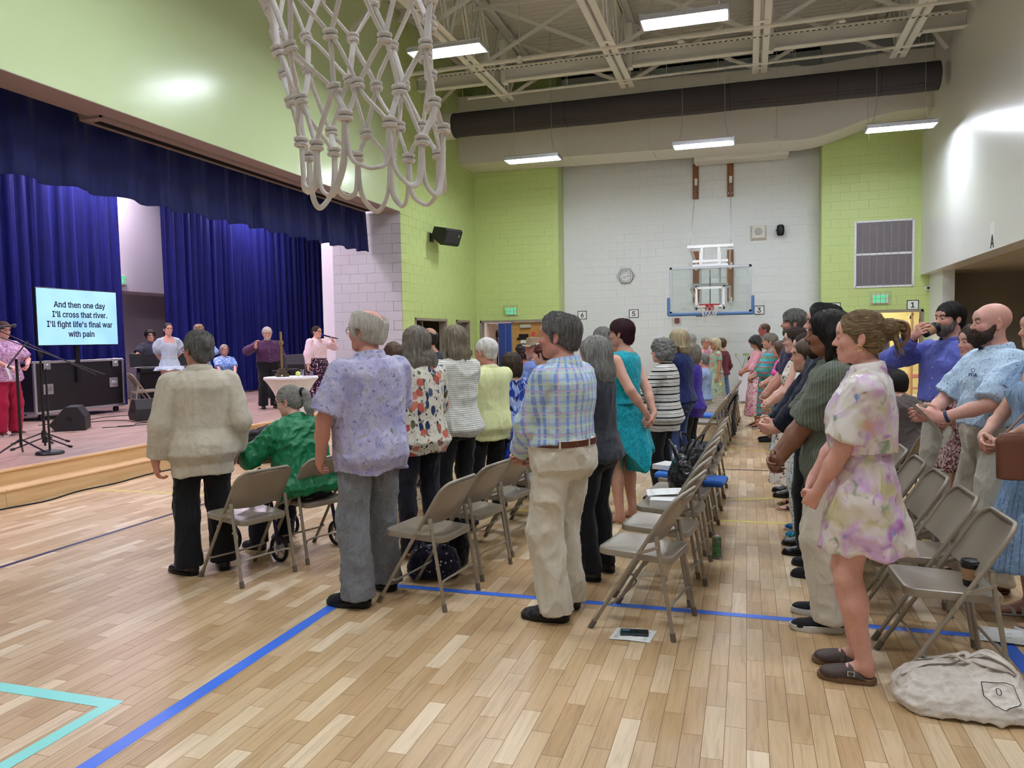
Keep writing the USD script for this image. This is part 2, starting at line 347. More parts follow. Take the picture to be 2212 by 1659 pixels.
# right wall: a deep white beam over an opening, a wall stub under its far end
struct('wall_right', cat([box(XR, XR + 0.4, YN, YG, 2.9, ZC)]), m_white_gloss, label='smooth white wall above the opening on the right')
struct('wall_right_stub', cat([box(3.97, 4.2, 18.35, YG, 0, 2.9)]), m_white, label='white wall stub under the right-hand beam')
m_alc = mat('alcove_beige', (150, 140, 124), 0.6, 0.3)
struct('wall_alcove', cat([box(4.2, 8.2, 19.5, 19.6, 0, 2.9), box(8.1, 8.2, YN, 19.6, 0, 2.9), box(6.05, 6.09, 19.47, 19.5, 0, 2.9)]), m_alc, label='beige wall of the alcove behind the people on the right')
struct('ceiling_alcove', box(XR + 0.39, 8.2, YN, 19.6, 2.9, 3.0), mat('alcove_ceiling', (176, 166, 152), 0.6, 0.3))
struct('wall_near', box(-7.6, 8.2, YN - 0.1, YN, 0, ZC), m_white)
for nm, x in (('trim_2', 3.955),):
 struct(nm, cat([box(3.945, 3.97, 18.36, YG - .01, 0, 0.1), box(3.93, 3.97, 18.33, 18.36, 0, 0.1)]), m_dark, label='dark rubber skirting of the wall stub')
m_base = mat('rubber_skirting', (120, 112, 100), 0.5, 0.3)
struct('baseboard_far', cat([box(-4.68, 1.67, YW - 0.012, YW - 0.0046, 0, 0.1)]), m_base)

# letters and number plates on the walls
NUMW = dict(zip('123456', ('one', 'two', 'three', 'four', 'five', 'six')))
def wall_sign(txt, x, z, y, w=0.25, h=0.22):
 t = thing('number_plate', f'white wall card with black border and numeral {NUMW[txt]}', 'sign', (x, y - 0.006, z))
 part(t, 'card', cbox(w, 0.006, h, 0.001), mat('card_white', (232, 234, 232), 0.4))
 part(t, 'border', cat([cbox(w, 0.005, 0.016, 0.001, (0, -0.004, s * (h / 2 - 0.008))) for s in (-1, 1)] + [cbox(0.016, 0.005, h, 0.001, (s * (w / 2 - 0.008), -0.004, 0)) for s in (-1, 1)]), m_black)
 v, f = text(txt, h * 0.52, 0.002, True); part(t, 'numeral', (np.c_[v[:, 0], -v[:, 2] - 0.003, v[:, 1] - h * 0.26], f), m_black)
wall_sign('5', -2.83, 2.205, YW - .004); wall_sign('3', 0.29, 2.215, YW - .004); wall_sign('1', 3.635, 2.225, YG - .004); wall_sign('2', 1.98, 2.215, YG - .004)
wall_sign('4', -1.12, 2.2, YW - .004); wall_sign('6', -4.2, 2.2, YW - .004)
LA = thing('letter_plate', 'letter A on the lower edge of the right white wall', 'sign', (XR - 0.004, 14.2, 3.04))
v, f = text('A', 0.2, 0.003, True); part(LA, 'letter', (np.c_[-v[:, 2], -v[:, 0] * 1.0, v[:, 1] - 0.1], f[:, ::-1]), m_black)
part(LA, 'card', box(0, 0.003, -0.14, 0.14, -0.14, 0.30), mat('card_white', (232, 234, 232), 0.4))

# ceiling deck and roof framing
ys = np.arange(YN, YW + 0.4, 0.0508 * 1.0); prof = np.tile([0.0, 0.0, 0.038, 0.038], len(ys) // 4 + 1)[:len(ys)]
P = np.array([[(x, y, ZC + 0.06 - z) for x in (XL - 0.3, XR + 0.3)] for y, z in zip(ys, prof)])
struct('ceiling', grid(P), m_deck, label='ribbed pale metal roof deck')
struct('ceiling_shell', box(XL - 0.8, 8.3, YN - 0.2, YW + 0.6, ZC + 0.09, ZC + 0.2), m_deck)
struct('trim_3', box(-4.68, 1.67, YW - 0.03, YW - 0.006, ZC - 0.05, ZC + 0.0), m_dark, label='dark gap between the roof deck and the far wall')
JX = [-5.17, -2.48, 0.245, 2.82]; JZ = 7.0; JE = 17.05
JN = ['leftmost roof joist, over the stage side', 'roof joist second from the left', 'roof joist over the aisle', 'roof joist nearest the right white wall']
for jx, lb in zip(JX, JN):
 J = thing('roof_joist', 'white open-web steel ' + lb, 'roof joist', (jx, 0, 0))
 for s in (-1, 1):
  part(J, 'bottom_chord', cat([box(s * 0.085 - 0.06, s * 0.085 + 0.06, 1, JE, JZ, JZ + 0.012), box(s * 0.025 - 0.006, s * 0.025 + 0.006, 1, JE, JZ, JZ + 0.11)]), m_steel)
  part(J, 'top_chord', cat([box(s * 0.085 - 0.06, s * 0.085 + 0.06, YN, YW, ZC - 0.06, ZC - 0.048), box(s * 0.025 - 0.006, s * 0.025 + 0.006, YN, YW, ZC - 0.16, ZC - 0.05)]), m_steel)
 part(J, 'spacer_plate', cat([box(-0.11, 0.11, y - 0.05, y + 0.05, JZ - 0.008, JZ) for y in np.arange(2.3, JE, 2.4)]), m_steel)
 ny = np.arange(JE - 0.15, 1.5, -1.2)
 for k, y in enumerate(ny):
  for s, dy in ((-1, 0.6), (1, -0.6)):
   part(J, 'web_member', cat([bar((o, y, JZ + 0.06), (o, y + dy * (1.6 if k == 0 and dy > 0 else 1), ZC - 0.1), 0.035, 0.05, (0, 1, 0)) for o in (-0.03, 0.03)]), m_steel)
 part(J, 'web_member', bar((0, JE - 0.2, JZ + 0.05), (0, YW, ZC - 0.2), 0.05, 0.06), m_steel)
 part(J, 'seat', box(-0.12, 0.12, YW - 0.25, YW, ZC - 0.22, ZC - 0.16), m_steel)
GB = thing('roof_girder', 'white steel girder crossing under the roof joists', 'roof girder', (0, 16.05, 0))
part(GB, 'flange', box(XL, XR, -0.09, 0.09, 7.10, 7.118), m_steel); part(GB, 'web', box(XL, XR, -0.008, 0.008, 7.118, 7.36), m_steel); part(GB, 'flange', box(XL, XR, -0.09, 0.09, 7.35, 7.368), m_steel)
for jx in JX: part(GB, 'hanger_plate', box(jx + 0.13, jx + 0.24, -0.1, 0.1, 7.06, 7.95), m_steel)
XB = thing('roof_bridging', 'white crossed angle braces between the roof joists', 'roof bracing')
for y in (10.2, 12.6, 14.9, 16.9):
 for a, b in zip([XL + .1] + JX, JX + [XR - .1]):
  part(XB, 'brace', bar((a, y, JZ + 0.05), (b, y, ZC - 0.1), 0.012, 0.075), m_steel)
  part(XB, 'brace', bar((a, y + 0.08, ZC - 0.1), (b, y + 0.08, JZ + 0.05), 0.012, 0.075), m_steel)
for y in (12.7, 15.0):
 part(XB, 'strut', bar((XL, y, ZC - 0.2), (XR, y, ZC - 0.2), 0.06, 0.06), m_steel)
m_pipe = mat('pipe_paint', (214, 212, 200), 0.4, 0.4)
def rods(P, pts, z0, z1): [part(P, 'hanger_rod', tube([(x, y, z0), (x, y, z1)], 0.006, 5), m_pipe) for x, y in pts]
SP = thing('sprinkler_pipe', 'thin white sprinkler pipe nearest the far wall', 'pipe')
part(SP, 'pipe', tube([(-6.0, 16.55, 7.0), (3.35, 16.4, 7.0)], 0.028, 10), m_pipe); rods(SP, [(x, 16.48) for x in (-5.5, -3.7, -1.6, 0.9, 2.2, 3.1)], 7.0, ZC)
CP = thing('sprinkler_main', 'thicker white sprinkler pipe crossing the roof with pendant heads', 'pipe')
part(CP, 'pipe', tube([(-6.7, 14.66, 7.0), (3.5, 14.44, 7.0)], 0.045, 10), m_pipe)
for x in (-4.2, -1.15, 1.55): part(CP, 'sprinkler_head', lathe([(0.02, -0.09), (0.06, -0.085), (0.06, -0.07), (0.03, -0.05), (0.05, 0.03)], 10, (x, 14.55, 7.0)), m_pipe)
rods(CP, [(x, 14.55) for x in (-6, -4.2, -1.15, 1.55, 3)], 7.0, ZC)
SR = thing('strut_rail', 'slotted white strut rail along the sprinkler main', 'rail')
part(SR, 'rail', cat([box(-6.5, 3.3, 14.93, 14.97, 6.98, 7.02)]), m_pipe)
part(SR, 'slot', cat([box(x, x + 0.05, 14.935, 14.965, 6.976, 6.981) for x in np.arange(-6.4, 3.2, 0.1)]), m_dark, kind='stuff')

# round fabric duct and the boxed duct behind it
m_fab = mat('duct_fabric', (74, 70, 72), 0.8, 0.2, bump=(160, 0.15))
DU = thing('fabric_duct', 'long dark grey round fabric duct under the roof', 'air duct', (0, 17.3, 6.65))
R = 0.275; xs = np.linspace(-6.66, 3.62, 120); a = np.linspace(0, 2 * pi, 41)
P = np.array([[(x, (R + 0.006 * math.sin(x * 5.3) * math.sin(3 * t + x)) * math.cos(t), (R + 0.005 * math.sin(x * 3.1 + t)) * math.sin(t)) for t in a] for x in xs])
v, f = grid(P); part(DU, 'fabric_tube', (v, _orient(v, f)), m_fab, smooth=True)
v, f = swap(lathe([(R, 0), (R * 0.97, 0.02), (R * 0.8, 0.035), (0.02, 0.04)], 32), [2, 0, 1]); part(DU, 'end_cap', (v + (3.6, 0, 0), f), m_fab)
for x in (-6.6, -3.9, -0.35, 1.75, 2.55): part(DU, 'seam', tube([(x, (R + 0.004) * math.cos(t), (R + 0.004) * math.sin(t)) for t in a[:-1]], 0.006, 5, closed=True), mat('duct_seam', (58, 54, 58), 0.8, 0.2))
for ang in (-2.42, -2.15):
 part(DU, 'vent_hole_row', cat([cbox(0.02, 0.012, 0.012, 0.002, (x, (R + 0.002) * math.cos(ang), (R + 0.002) * math.sin(ang))) for x in np.arange(-6.4, 3.5, 0.055)]), m_black, kind='stuff')
part(DU, 'rail', box(-6.6, 3.6, -0.05, 0.05, R + 0.005, R + 0.03), m_pipe); rods(DU, [(x, 0) for x in (-6.4, -4.3, -2.6, -0.6, 0.9, 2.3, 3.2)], R, ZC - 6.65)
v, f = swap(lathe([(0.3, 0), (0.31, 0.02), (0.31, 0.36), (0.29, 0.38)], 32), [2, 0, 1]); part(DU, 'collar', (v - (7.0, 0, 0), f), m_pipe)
def box_run(pts):
 """boxed duct: a swept section (y front, y back, z bottom, z top) along x"""
 P = np.array([[(x, yf, zb), (x, yb, zb), (x, yb, zt), (x, yf, zt), (x, yf, zb)] for x, yf, yb, zb, zt in pts])
 v, f = grid(P); a, b = np.array(P[0][:4]), np.array(P[-1][:4]); n = len(v)
 f = np.vstack([f, [[n, n + 1, n + 2], [n, n + 2, n + 3], [n + 4, n + 6, n + 5], [n + 4, n + 7, n + 6]]]); v = np.vstack([v, a, b]); return v, _orient(v, f)
SO = thing('boxed_duct', 'wide cream boxed duct across the far wall behind the round duct', 'air duct')
pts = [(XL + .005, 18.5, 19.57, 6.03, 7.7), (1.05, 18.5, 19.57, 5.92, 7.55)]
for k in range(9):
 t = k / 8; s = t * t * (3 - 2 * t); pts.append((1.2 + 1.9 * t, 18.5, 19.57, 5.92 + 0.42 * s, 7.5 + 0.1 * s))
pts.append((XR - .005, 18.5, 19.57, 6.36, 7.6))
part(SO, 'casing', box_run(pts), m_soffit, smooth=25)
part(SO, 'lower_casing', cbox(2.2, 0.55, 0.16, 0.02, (-0.15, 19.82, 5.93)), m_soffit)
for x in (-4.2, -2.2, 0.62, 2.5): part(SO, 'clamp', cat([cbox(0.04, 0.05, 0.04, 0.004, (x, 18.48, 6.02)), bar((x, 18.47, 6.0), (x + 0.1, 18.95, 5.88), 0.025, 0.02), tube([(x, 18.48, 6.03), (x, 18.48, ZC)], 0.006, 5)]), m_pipe)

# stage: deck, two steps
m_stage = floor_material('stage_wood', [(0, lin((182, 150, 138))), (0.5, lin((194, 164, 152))), (1.0, lin((206, 178, 166)))], 0.3)
m_maple = mat('maple', (226, 190, 142), 0.35, 0.45, var=(3.0, (206, 165, 115), 0.35, 0.75, (1, 0.35, 6)))
ST = thing('stage_floor', 'low wooden stage with two pale maple steps', kind='structure')
part(ST, 'deck', box(-17, -7.42, YN, 26, -0.02, 0.30), m_dark)
cells = []
for r in range(int(-15.5 / PW), int(-7.45 / PW)):
 off = (r * 0.381966) % 1.0; x0, x1 = r * PW, (r + 1) * PW
 for k in range(8, 44):
  y0, y1 = (k - off) * PL, (k + 1 - off) * PL; e = 0.0012
  V = np.array([[x0 + e, y0 + e, 0.32], [x1 - e, y0 + e, 0.32], [x1 - e, y1 - e, 0.32], [x0 + e, y1 - e, 0.32], [x0, y0, .3], [x1, y0, .3], [x1, y1, .3], [x0, y1, .3]])
  cells.append((math.hypot((x0 + x1) / 2, (y0 + y1) / 2) - (50 if 5.6 < y0 < 13 and x1 > -9.8 else 0), (V, quads([[0, 1, 2, 3], [4, 5, 1, 0], [5, 6, 2, 1], [6, 7, 3, 2], [7, 4, 0, 3]]))))
cells.sort(key=lambda a: a[0])
for d, m in cells[:300]: part(ST, 'plank', m, m_stage)
part(ST, 'plank', cat([m for d, m in cells[300:]]), m_stage, kind='stuff')
def seg(a, b, n): return zip(np.linspace(a, b, n + 1)[:-1], np.linspace(a, b, n + 1)[1:])
for a, b in seg(-1, 14.9, 7):
 part(ST, 'riser_board', cbox(0.02, b - a - .002, 0.15, 0.002, (-7.415, (a + b) / 2, 0.235)), m_maple)
 part(ST, 'riser_board', cbox(0.02, b - a - .002, 0.15, 0.002, (-7.135, (a + b) / 2, 0.072)), m_maple)
 part(ST, 'tread_board', cbox(0.31, b - a - .002, 0.028, 0.008, (-7.265, (a + b) / 2, 0.157)), m_maple)
 part(ST, 'nosing_board', cbox(0.09, b - a - .002, 0.03, 0.009, (-7.43, (a + b) / 2, 0.310)), m_maple)
# behind the stage
m_swall = mat('stage_back_wall', (222, 218, 222), 0.6, 0.3)
struct('wall_stage_back', box(-14.7, -14.5, 4, 26, 0.3, 7), m_swall, label='pale wall behind the gap in the stage curtain')
struct('wall_stage_back_soffit', box(-14.5, -13.6, 12, 17.0, 2.84, 7), m_swall, label='pale bulkhead behind the gap in the stage curtain')
struct('wall_stage_ends', cat([box(-14.7, XL - .5, 26, 26.2, 0, 7), box(-14.7, XL - .5, YN - .2, YN, 0, 7), box(-9, XL - .3, 15.14, 15.2, 0, 4.4)]), m_swall)
struct('ceiling_stage', box(-14.7, XL - 0.5, YN, 26, 6.6, 6.7), m_dark)
def curtain(y0, y1, z0, z1, x, period, amp, seed, flare=0.0, nz=14, hemwob=0.0):
 rg = np.random.default_rng(seed); n = int((y1 - y0) / 0.022); y = np.linspace(y0, y1, n)
 ph = np.cumsum(np.interp(y, np.linspace(y0, y1, 40), 1 / (period * rg.uniform(0.7, 1.4, 40)))) * (y[1] - y[0]) * 2 * pi
 am = np.interp(y, np.linspace(y0, y1, 60), rg.uniform(0.55, 1.25, 60)); sh = np.interp(y, np.linspace(y0, y1, 50), rg.uniform(-1, 1, 50))
 P = []
 for k in range(nz):
  t = k / (nz - 1); z = z1 + (z0 - z1) * t
  w = np.sin(ph + 0.5 * t * sh) ; w = np.sign(w) * np.abs(w) ** 0.7 + 0.25 * np.sin(2.7 * ph + 2 * sh)
  P.append(np.c_[x + amp * am * (0.35 + 0.65 * t ** 0.7) * w + flare * t, y + 0.03 * t * np.sin(ph * 0.5 + sh), np.full(n, z) + (hemwob * np.sin(ph + 0.6) if k == nz - 1 else 0)])
 P = np.array(P); v, f = grid(P)
 b = v.copy(); b[:, 0] -= 0.012; m = len(v)
 return np.vstack([v, b]), np.vstack([f, f[:, ::-1] + m])
m_velvet = nodes_mat('blue_velvet', {'tc': ('texture_coordinate', {}), 'mp': ('mapping', {'scale': (60, 60, 2)}), 'n': ('noise_texture', {'scale': 1.0, 'detail': 3.0}),
 'r': ('rgb_ramp', {'ramp': [(0.3, lin((11, 15, 78))), (0.7, lin((20, 28, 118)))]}), 'p': ('principled_bsdf', {'roughness': 0.62, 'sheen_weight': 0.22, 'sheen_roughness': 0.4, 'sheen_tint': lin((96, 120, 255)), 'specular_ior_level': 0.25})},
 [('tc.object', 'mp.vector'), ('mp.vector', 'n.vector'), ('n.fac', 'r.fac'), ('r.color', 'p.base_color')])
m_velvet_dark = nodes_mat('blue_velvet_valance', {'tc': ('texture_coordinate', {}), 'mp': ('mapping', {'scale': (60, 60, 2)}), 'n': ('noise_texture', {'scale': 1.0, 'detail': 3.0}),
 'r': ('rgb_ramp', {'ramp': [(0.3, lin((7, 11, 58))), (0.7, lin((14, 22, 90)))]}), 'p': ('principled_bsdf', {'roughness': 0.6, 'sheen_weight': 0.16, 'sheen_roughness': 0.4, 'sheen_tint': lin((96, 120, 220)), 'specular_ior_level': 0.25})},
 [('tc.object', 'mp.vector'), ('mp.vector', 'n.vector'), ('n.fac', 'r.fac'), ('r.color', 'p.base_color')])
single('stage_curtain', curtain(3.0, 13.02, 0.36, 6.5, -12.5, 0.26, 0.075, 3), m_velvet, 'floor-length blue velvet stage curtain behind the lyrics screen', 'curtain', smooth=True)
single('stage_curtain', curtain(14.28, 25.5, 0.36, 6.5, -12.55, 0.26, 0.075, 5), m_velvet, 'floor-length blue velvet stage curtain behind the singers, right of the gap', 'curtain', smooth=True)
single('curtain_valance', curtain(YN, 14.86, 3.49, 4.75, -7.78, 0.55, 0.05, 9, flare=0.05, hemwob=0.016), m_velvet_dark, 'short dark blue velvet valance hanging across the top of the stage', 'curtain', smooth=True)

# ---------------------------------------------------------------- lamps
m_lamp = mat('lamp_panel', (255, 255, 255), 0.5, emit=((236, 244, 255), LAMP)); m_slamp = mat('stage_lamp_panel', (255, 255, 255), 0.5, emit=((255, 236, 255), STAGE_LAMP))
m_alu = mat('lamp_aluminium', (196, 198, 204), 0.3, 0.5, 0.7); m_clear = mat('clear_acrylic', (235, 238, 245), 0.15, 0.5)
def high_bay(x, y, z, label):
 t = thing('high_bay_light', label, 'ceiling light', (x, y, z), group=None)
 part(t, 'panel', cbox(1.12, 0.34, 0.012, 0.002, (0, 0, 0.006)), m_lamp)
 part(t, 'housing', cat([cbox(1.2, 0.42, 0.02, 0.004, (0, 0, 0.075)), cbox(1.16, 0.2, 0.04, 0.01, (0, 0, 0.1)), cbox(1.2, 0.012, 0.06, 0.003, (0, 0.2, 0.04)), cbox(1.2, 0.012, 0.06, 0.003, (0, -0.2, 0.04)), cbox(1.14, 0.36, 0.03, 0.004, (0, 0, 0.045))]), m_alu)
 for s in (-1, 1): part(t, 'end_bracket', cat([cbox(0.025, 0.42, 0.075, 0.004, (s * 0.6, 0, 0.04)), cbox(0.03, 0.03, 0.05, 0.004, (s * 0.6, -0.19, 0.08))]), m_alu)
 for s in (-1, 1): part(t, 'hanging_wire', cat([tube([(s * 0.5, -0.18, 0.08), (s * 0.42, 0, 0.45), (s * 0.42, 0, ZC - z)], 0.004, 4), tube([(s * 0.5, 0.18, 0.08), (s * 0.42, 0, 0.45)], 0.004, 4)]), m_alu)
names = {(0, 0): 'high-bay light panel at the left behind the near basketball net', (1, 0): 'high-bay light panel at the top of the picture over the aisle', (2, 0): 'high-bay light panel over the right, out of the picture',
  (0, 1): 'far high-bay light panel on the left, against the cream boxed duct', (1, 1): 'far high-bay light panel in the middle, below the round duct', (2, 1): 'far high-bay light panel beside the right white wall'}
for i, x in enumerate((-4.45, -0.85, 2.95)):
 high_bay(x, 11.4, 6.05, names[(i, 0)]) if i < 2 else high_bay(x, 9.2, 6.05, names[(i, 0)])
 high_bay(x if i < 2 else 2.78, 16.35, 5.46, names[(i, 1)])
 high_bay(x, 6.6, 6.2, f'high-bay light panel {("left", "middle", "right")[i]} of the row above the camera')
 high_bay(x, 2.0, 6.2, f'high-bay light panel {("left", "middle", "right")[i]} of the row behind the camera')
for x, y, w in ((-9.4, 5, 'near front'), (-9.4, 9.5, 'middle front'), (-9.4, 14, 'far front'), (-11.9, 8, 'near rear'), (-11.9, 12, 'middle rear'), (-11.9, 17, 'far rear'), (-13.05, 13.3, 'last')):  # final entry: added lamp that brightens the wall behind the curtain gap
 t = thing('stage_strip_light', f'{w} stage strip light hidden above the valance', 'stage light', (x, y, 5.6))
 part(t, 'panel', cbox(0.5, 1.6, 0.02, 0.003), m_slamp); part(t, 'housing', cbox(0.56, 1.66, 0.06, 0.01, (0, 0, 0.045)), m_black)
# ---------------------------------------------------------------- steel folding chairs (facing +y, origin on the floor)
m_chair = nodes_mat('chair_taupe', {'tc': ('texture_coordinate', {}), 'n': ('noise_texture', {'scale': 140.0, 'detail': 2.0}), 'b': ('bump', {'strength': 0.06, 'distance': 0.002}), 'p': ('principled_bsdf', {'base_color': lin((146, 134, 117)), 'roughness': 0.3, 'specular_ior_level': 0.55, 'coat_weight': 0.2, 'coat_roughness': 0.2})},
 [('tc.object', 'n.vector'), ('n.fac', 'b.height'), ('b.normal', 'p.normal')])
m_chair_cap = mat('chair_foot_cap', (112, 100, 88), 0.6, 0.3)
CW = 0.215
def chair_line(z): return 0.235 - 0.475 * z / 0.755       # y of the front tubes at height z
def make_chair(label, loc, rotz, group):
 t = thing('folding_chair', label, 'folding chair', loc, rotz, group); r = 0.0112
 pts = [(-CW, chair_line(0.012), 0.012), (-CW, chair_line(.3), .3)]; zt = 0.755; R = 0.075
 for a in np.linspace(0, pi / 2, 7): z = zt - R + R * math.sin(a); pts.append((-CW + R - R * math.cos(a), chair_line(z), z))
 for a in np.linspace(pi / 2, 0, 7): z = zt - R + R * math.sin(a); pts.append((CW - R + R * math.cos(a), chair_line(z) , z))
 pts += [(CW, chair_line(.3), .3), (CW, chair_line(0.012), 0.012)]
 P = np.array(pts); P[:, 1] -= 0.022 * np.clip(1 - (P[:, 0] / CW) ** 2, 0, 1) * (P[:, 2] > .7)
 part(t, 'back_frame', tube(P, r, 10, up=(0, 1, 0)), m_chair, smooth=40)
 nx, nz = 17, 9; G = []
 for j in range(nz):
  z = 0.515 + (0.745 - 0.515) * j / (nz - 1); w = CW - .004; w = w if z < zt - R else CW - R + math.sqrt(max(R * R - (z - zt + R) ** 2, 0)) - .004
  G.append([(x, chair_line(z) - 0.026 * (1 - (x / CW) ** 2) - (.007 if 0 < j < nz - 1 and abs(x) < w * .97 else 0), z - (.018 * (1 - (x / CW) ** 2) if j == 0 else 0)) for x in np.linspace(-w, w, nx)])
 v, f = grid(np.array(G)); n = normals_(v, f); sgn = -1 if n[:, 1].mean() > 0 else 1
 vb = v + n * .010 * sgn; m = len(v); ids = np.arange(m).reshape(nz, nx); ring = np.concatenate([ids[0], ids[1:, -1], ids[-1, -2::-1], ids[-2:0:-1, 0]]); rq = np.c_[ring, np.roll(ring, -1), np.roll(ring, -1) + m, ring + m]
 F = np.vstack([f, f[:, ::-1] + m, quads(rq)]); V = np.vstack([v, vb]); part(t, 'backrest', (V, _orient(V - V.mean(0), F)), m_chair, smooth=35)
 # seat pan: rounded outline with a rolled edge, dished
 def outline(ins):
  o = []; hw0, y0, y1, rc = .197 - ins, -.215 + ins, .200 - ins, max(.055 - ins, .01)
  for cx, cy, a0 in ((hw0 - rc, y1 - rc, 0), (-hw0 + rc, y1 - rc, pi / 2), (-hw0 + rc + .012, y0 + rc, pi), (hw0 - rc - .012, y0 + rc, 1.5 * pi)):
   for a in np.linspace(a0, a0 + pi / 2, 6): o.append((cx + rc * math.cos(a), cy + rc * math.sin(a)))
  return np.array(o)
 sl = lambda o: 0.006 + (o[:, 1] + .2) * 0.05
 rows = [np.c_[o, z + sl(o)] for o, z in ((outline(.012), .388), (outline(.001), .392), (outline(0), .400), (outline(0), .418), (outline(.003), .425), (outline(.010), .428), (outline(.030), .426), (outline(.070), .422))]
 n_ = len(rows[0]); V = np.vstack(rows); F = []
 for i in range(len(rows) - 1): F += [(i * n_ + k, i * n_ + (k + 1) % n_, (i + 1) * n_ + (k + 1) % n_, (i + 1) * n_ + k) for k in range(n_)]
 c0 = len(V); V = np.vstack([V, rows[-1].mean(0) - (0, 0, .003), rows[0].mean(0) + (0, 0, .02)]); F = quads(F); k = np.arange(n_); b = (len(rows) - 1) * n_
 F = np.vstack([F, np.c_[b + k, b + (k + 1) % n_, np.full(n_, c0)], np.c_[(k + 1) % n_, k, np.full(n_, c0 + 1)]]); part(t, 'seat', (V, _orient(V - V.mean(0), F)), m_chair, smooth=38)
 rl = lambda z: -0.235 + (0.235 + chair_line(.56) - .024) * z / .56
 for s in (-1, 1):
  x = s * (CW - .002); part(t, 'rear_leg', cat([tube([(x, rl(.012), .012), (x, rl(.50), .50), (x, rl(.545), .545)], [r, r, r * .9], 10), tube([(x, rl(.49), .49), (x, rl(.55), .55)], r * 1.18, 10)]), m_chair, smooth=40)
  part(t, 'link_bar', bar((x + s * .013, chair_line(.452), .452), (x + s * .013, rl(.50), .492), .004, .018, c=.001), m_chair); part(t, 'rivet', cat([lathe_x((x + s * .013, y, z), s) for y, z in ((chair_line(.452), .452), (rl(.50), .492), (chair_line(.385), .385), (rl(.36), .36))]), m_chair, kind='stuff')
  part(t, 'foot_cap', tube([(x, rl(0), 0), (x, rl(.045), .045)], .0150, 10), m_chair_cap, smooth=40); part(t, 'foot_cap', tube([(s * CW, chair_line(0), 0), (s * CW, chair_line(.045), .045)], .0150, 10), m_chair_cap, smooth=40)
 part(t, 'front_brace', tube(smooth_path([(-CW, chair_line(.165), .165), (-CW + .03, chair_line(.15) - .03, .15), (CW - .03, chair_line(.15) - .03, .15), (CW, chair_line(.165), .165)], 6), .007, 8), m_chair, smooth=40)
 part(t, 'rear_brace', tube(smooth_path([(-CW, rl(.10), .10), (-CW + .012, rl(.15), .150), (-CW + .05, rl(.17) , .172), (0, rl(.17), .174), (CW - .05, rl(.17), .172), (CW - .012, rl(.15), .150), (CW, rl(.10), .10)], 6), .007, 8, up=(0, 1, 0)), m_chair, smooth=40)
 return t
def normals_(v, f):
 n = np.zeros_like(v); c = np.cross(v[f[:, 1]] - v[f[:, 0]], v[f[:, 2]] - v[f[:, 0]])
 for k in range(3): np.add.at(n, f[:, k], c)
 return n / (np.linalg.norm(n, axis=1, keepdims=True) + 1e-12)
def lathe_x(c, s):
 v, f = lathe([(.0085, 0), (.0075, .003), (.003, .0045)], 10); return np.c_[v[:, 2] * s, v[:, 0], v[:, 1]] + np.asarray(c) + (s * .002, 0, 0), (f if s > 0 else f[:, ::-1])
CH = {}
def put_chair(key, x, y, deg, label, group='steel folding chairs set out in rows', z=0.0):
 if not CH: CH[key] = make_chair(label, (x, y, z), math.radians(deg), group)
 else: CH[key] = dup(next(iter(CH.values())), label, (x, y, z), math.radians(deg), group, 'folding chair')
W1 = ['first', 'second', 'third', 'fourth', 'fifth', 'sixth', 'seventh', 'eighth', 'ninth', 'tenth', 'eleventh', 'twelfth', 'thirteenth', 'fourteenth', 'fifteenth']
put_chair('a0', -0.555, 4.26, 79, 'empty taupe folding chair behind the man in the plaid shirt, nearest of the aisle row')
R3 = {1: 'empty taupe folding chair behind the grey-haired woman in dark trousers', 2: 'taupe folding chair holding a white book and papers beside the woman in the turquoise dress', 3: 'taupe folding chair holding a shiny black handbag, fourth of the aisle row', 4: 'taupe folding chair holding a blue cushion and books, fifth of the aisle row',
 5: 'taupe folding chair with a round black leather handbag on it, sixth of the aisle row', 6: 'taupe folding chair with white paper on the seat, seventh of the aisle row', 7: 'taupe folding chair with a dark cushion, eighth of the aisle row'}
for k in range(1, 8): put_chair(f'a{k}', -0.53 + .012 * k, 4.26 + .545 * k, 80 + k, R3[k])
for k in range(9): put_chair(f'b{k}', -0.52 + .02 * k, 10.73 + .52 * k, 88, f'taupe folding chair, {W1[k]} of the far aisle group' + (' with a blue seat cushion' if k == 1 else (' with a black coat on it' if k == 2 else '')))
R2 = ['empty taupe folding chair behind the lavender-shirt man, nearest of the second row', 'empty taupe folding chair behind the floral-blouse woman', 'empty taupe folding chair behind the woman in the white striped top', 'empty taupe folding chair behind the man in the pale yellow polo', 'empty taupe folding chair behind the woman in the blue leaf print', 'taupe folding chair, sixth of the second row, mostly hidden by the plaid-shirt man']
for k in range(6): put_chair(f'c{k}', -1.90 + .03 * k, 4.36 + .60 * k, 82 - k, R2[k])
put_chair('d0', -3.305, 4.47, 71, 'empty taupe folding chair behind the man in the beige jacket, nearest of the front row'); put_chair('d1', -3.17, 5.05, 70, 'taupe folding chair under the seated woman in the green jacket')
for k, (x, y) in enumerate(((-3.05, 5.75), (-3.0, 6.4), (-2.95, 7.05))): put_chair(f'd{k+2}', x, y, 76, ['taupe folding chair in the front row right of the seated green-jacket woman', 'taupe folding chair, fourth of the front row, behind the lavender-shirt man', 'taupe folding chair, fifth of the front row, mostly hidden'][k])
R4 = ['taupe folding chair holding a paper coffee cup, above the white tote bag', 'taupe folding chair in the right block, second from the camera', 'taupe folding chair in the right block, third from the camera', 'taupe folding chair in the right block, fourth from the camera', 'taupe folding chair in the right block, farthest of the five empty ones']
for k in range(5): put_chair(f'e{k}', .87 - .006 * k, 3.96 + .56 * k, 92 - k * .6, R4[k])
put_chair('e6', 1.45, 7.47, 35, 'taupe folding chair under the seated man in the brown T-shirt'); put_chair('e7', 1.62, 9.6, 60, 'taupe folding chair with papers near the open door on the right')
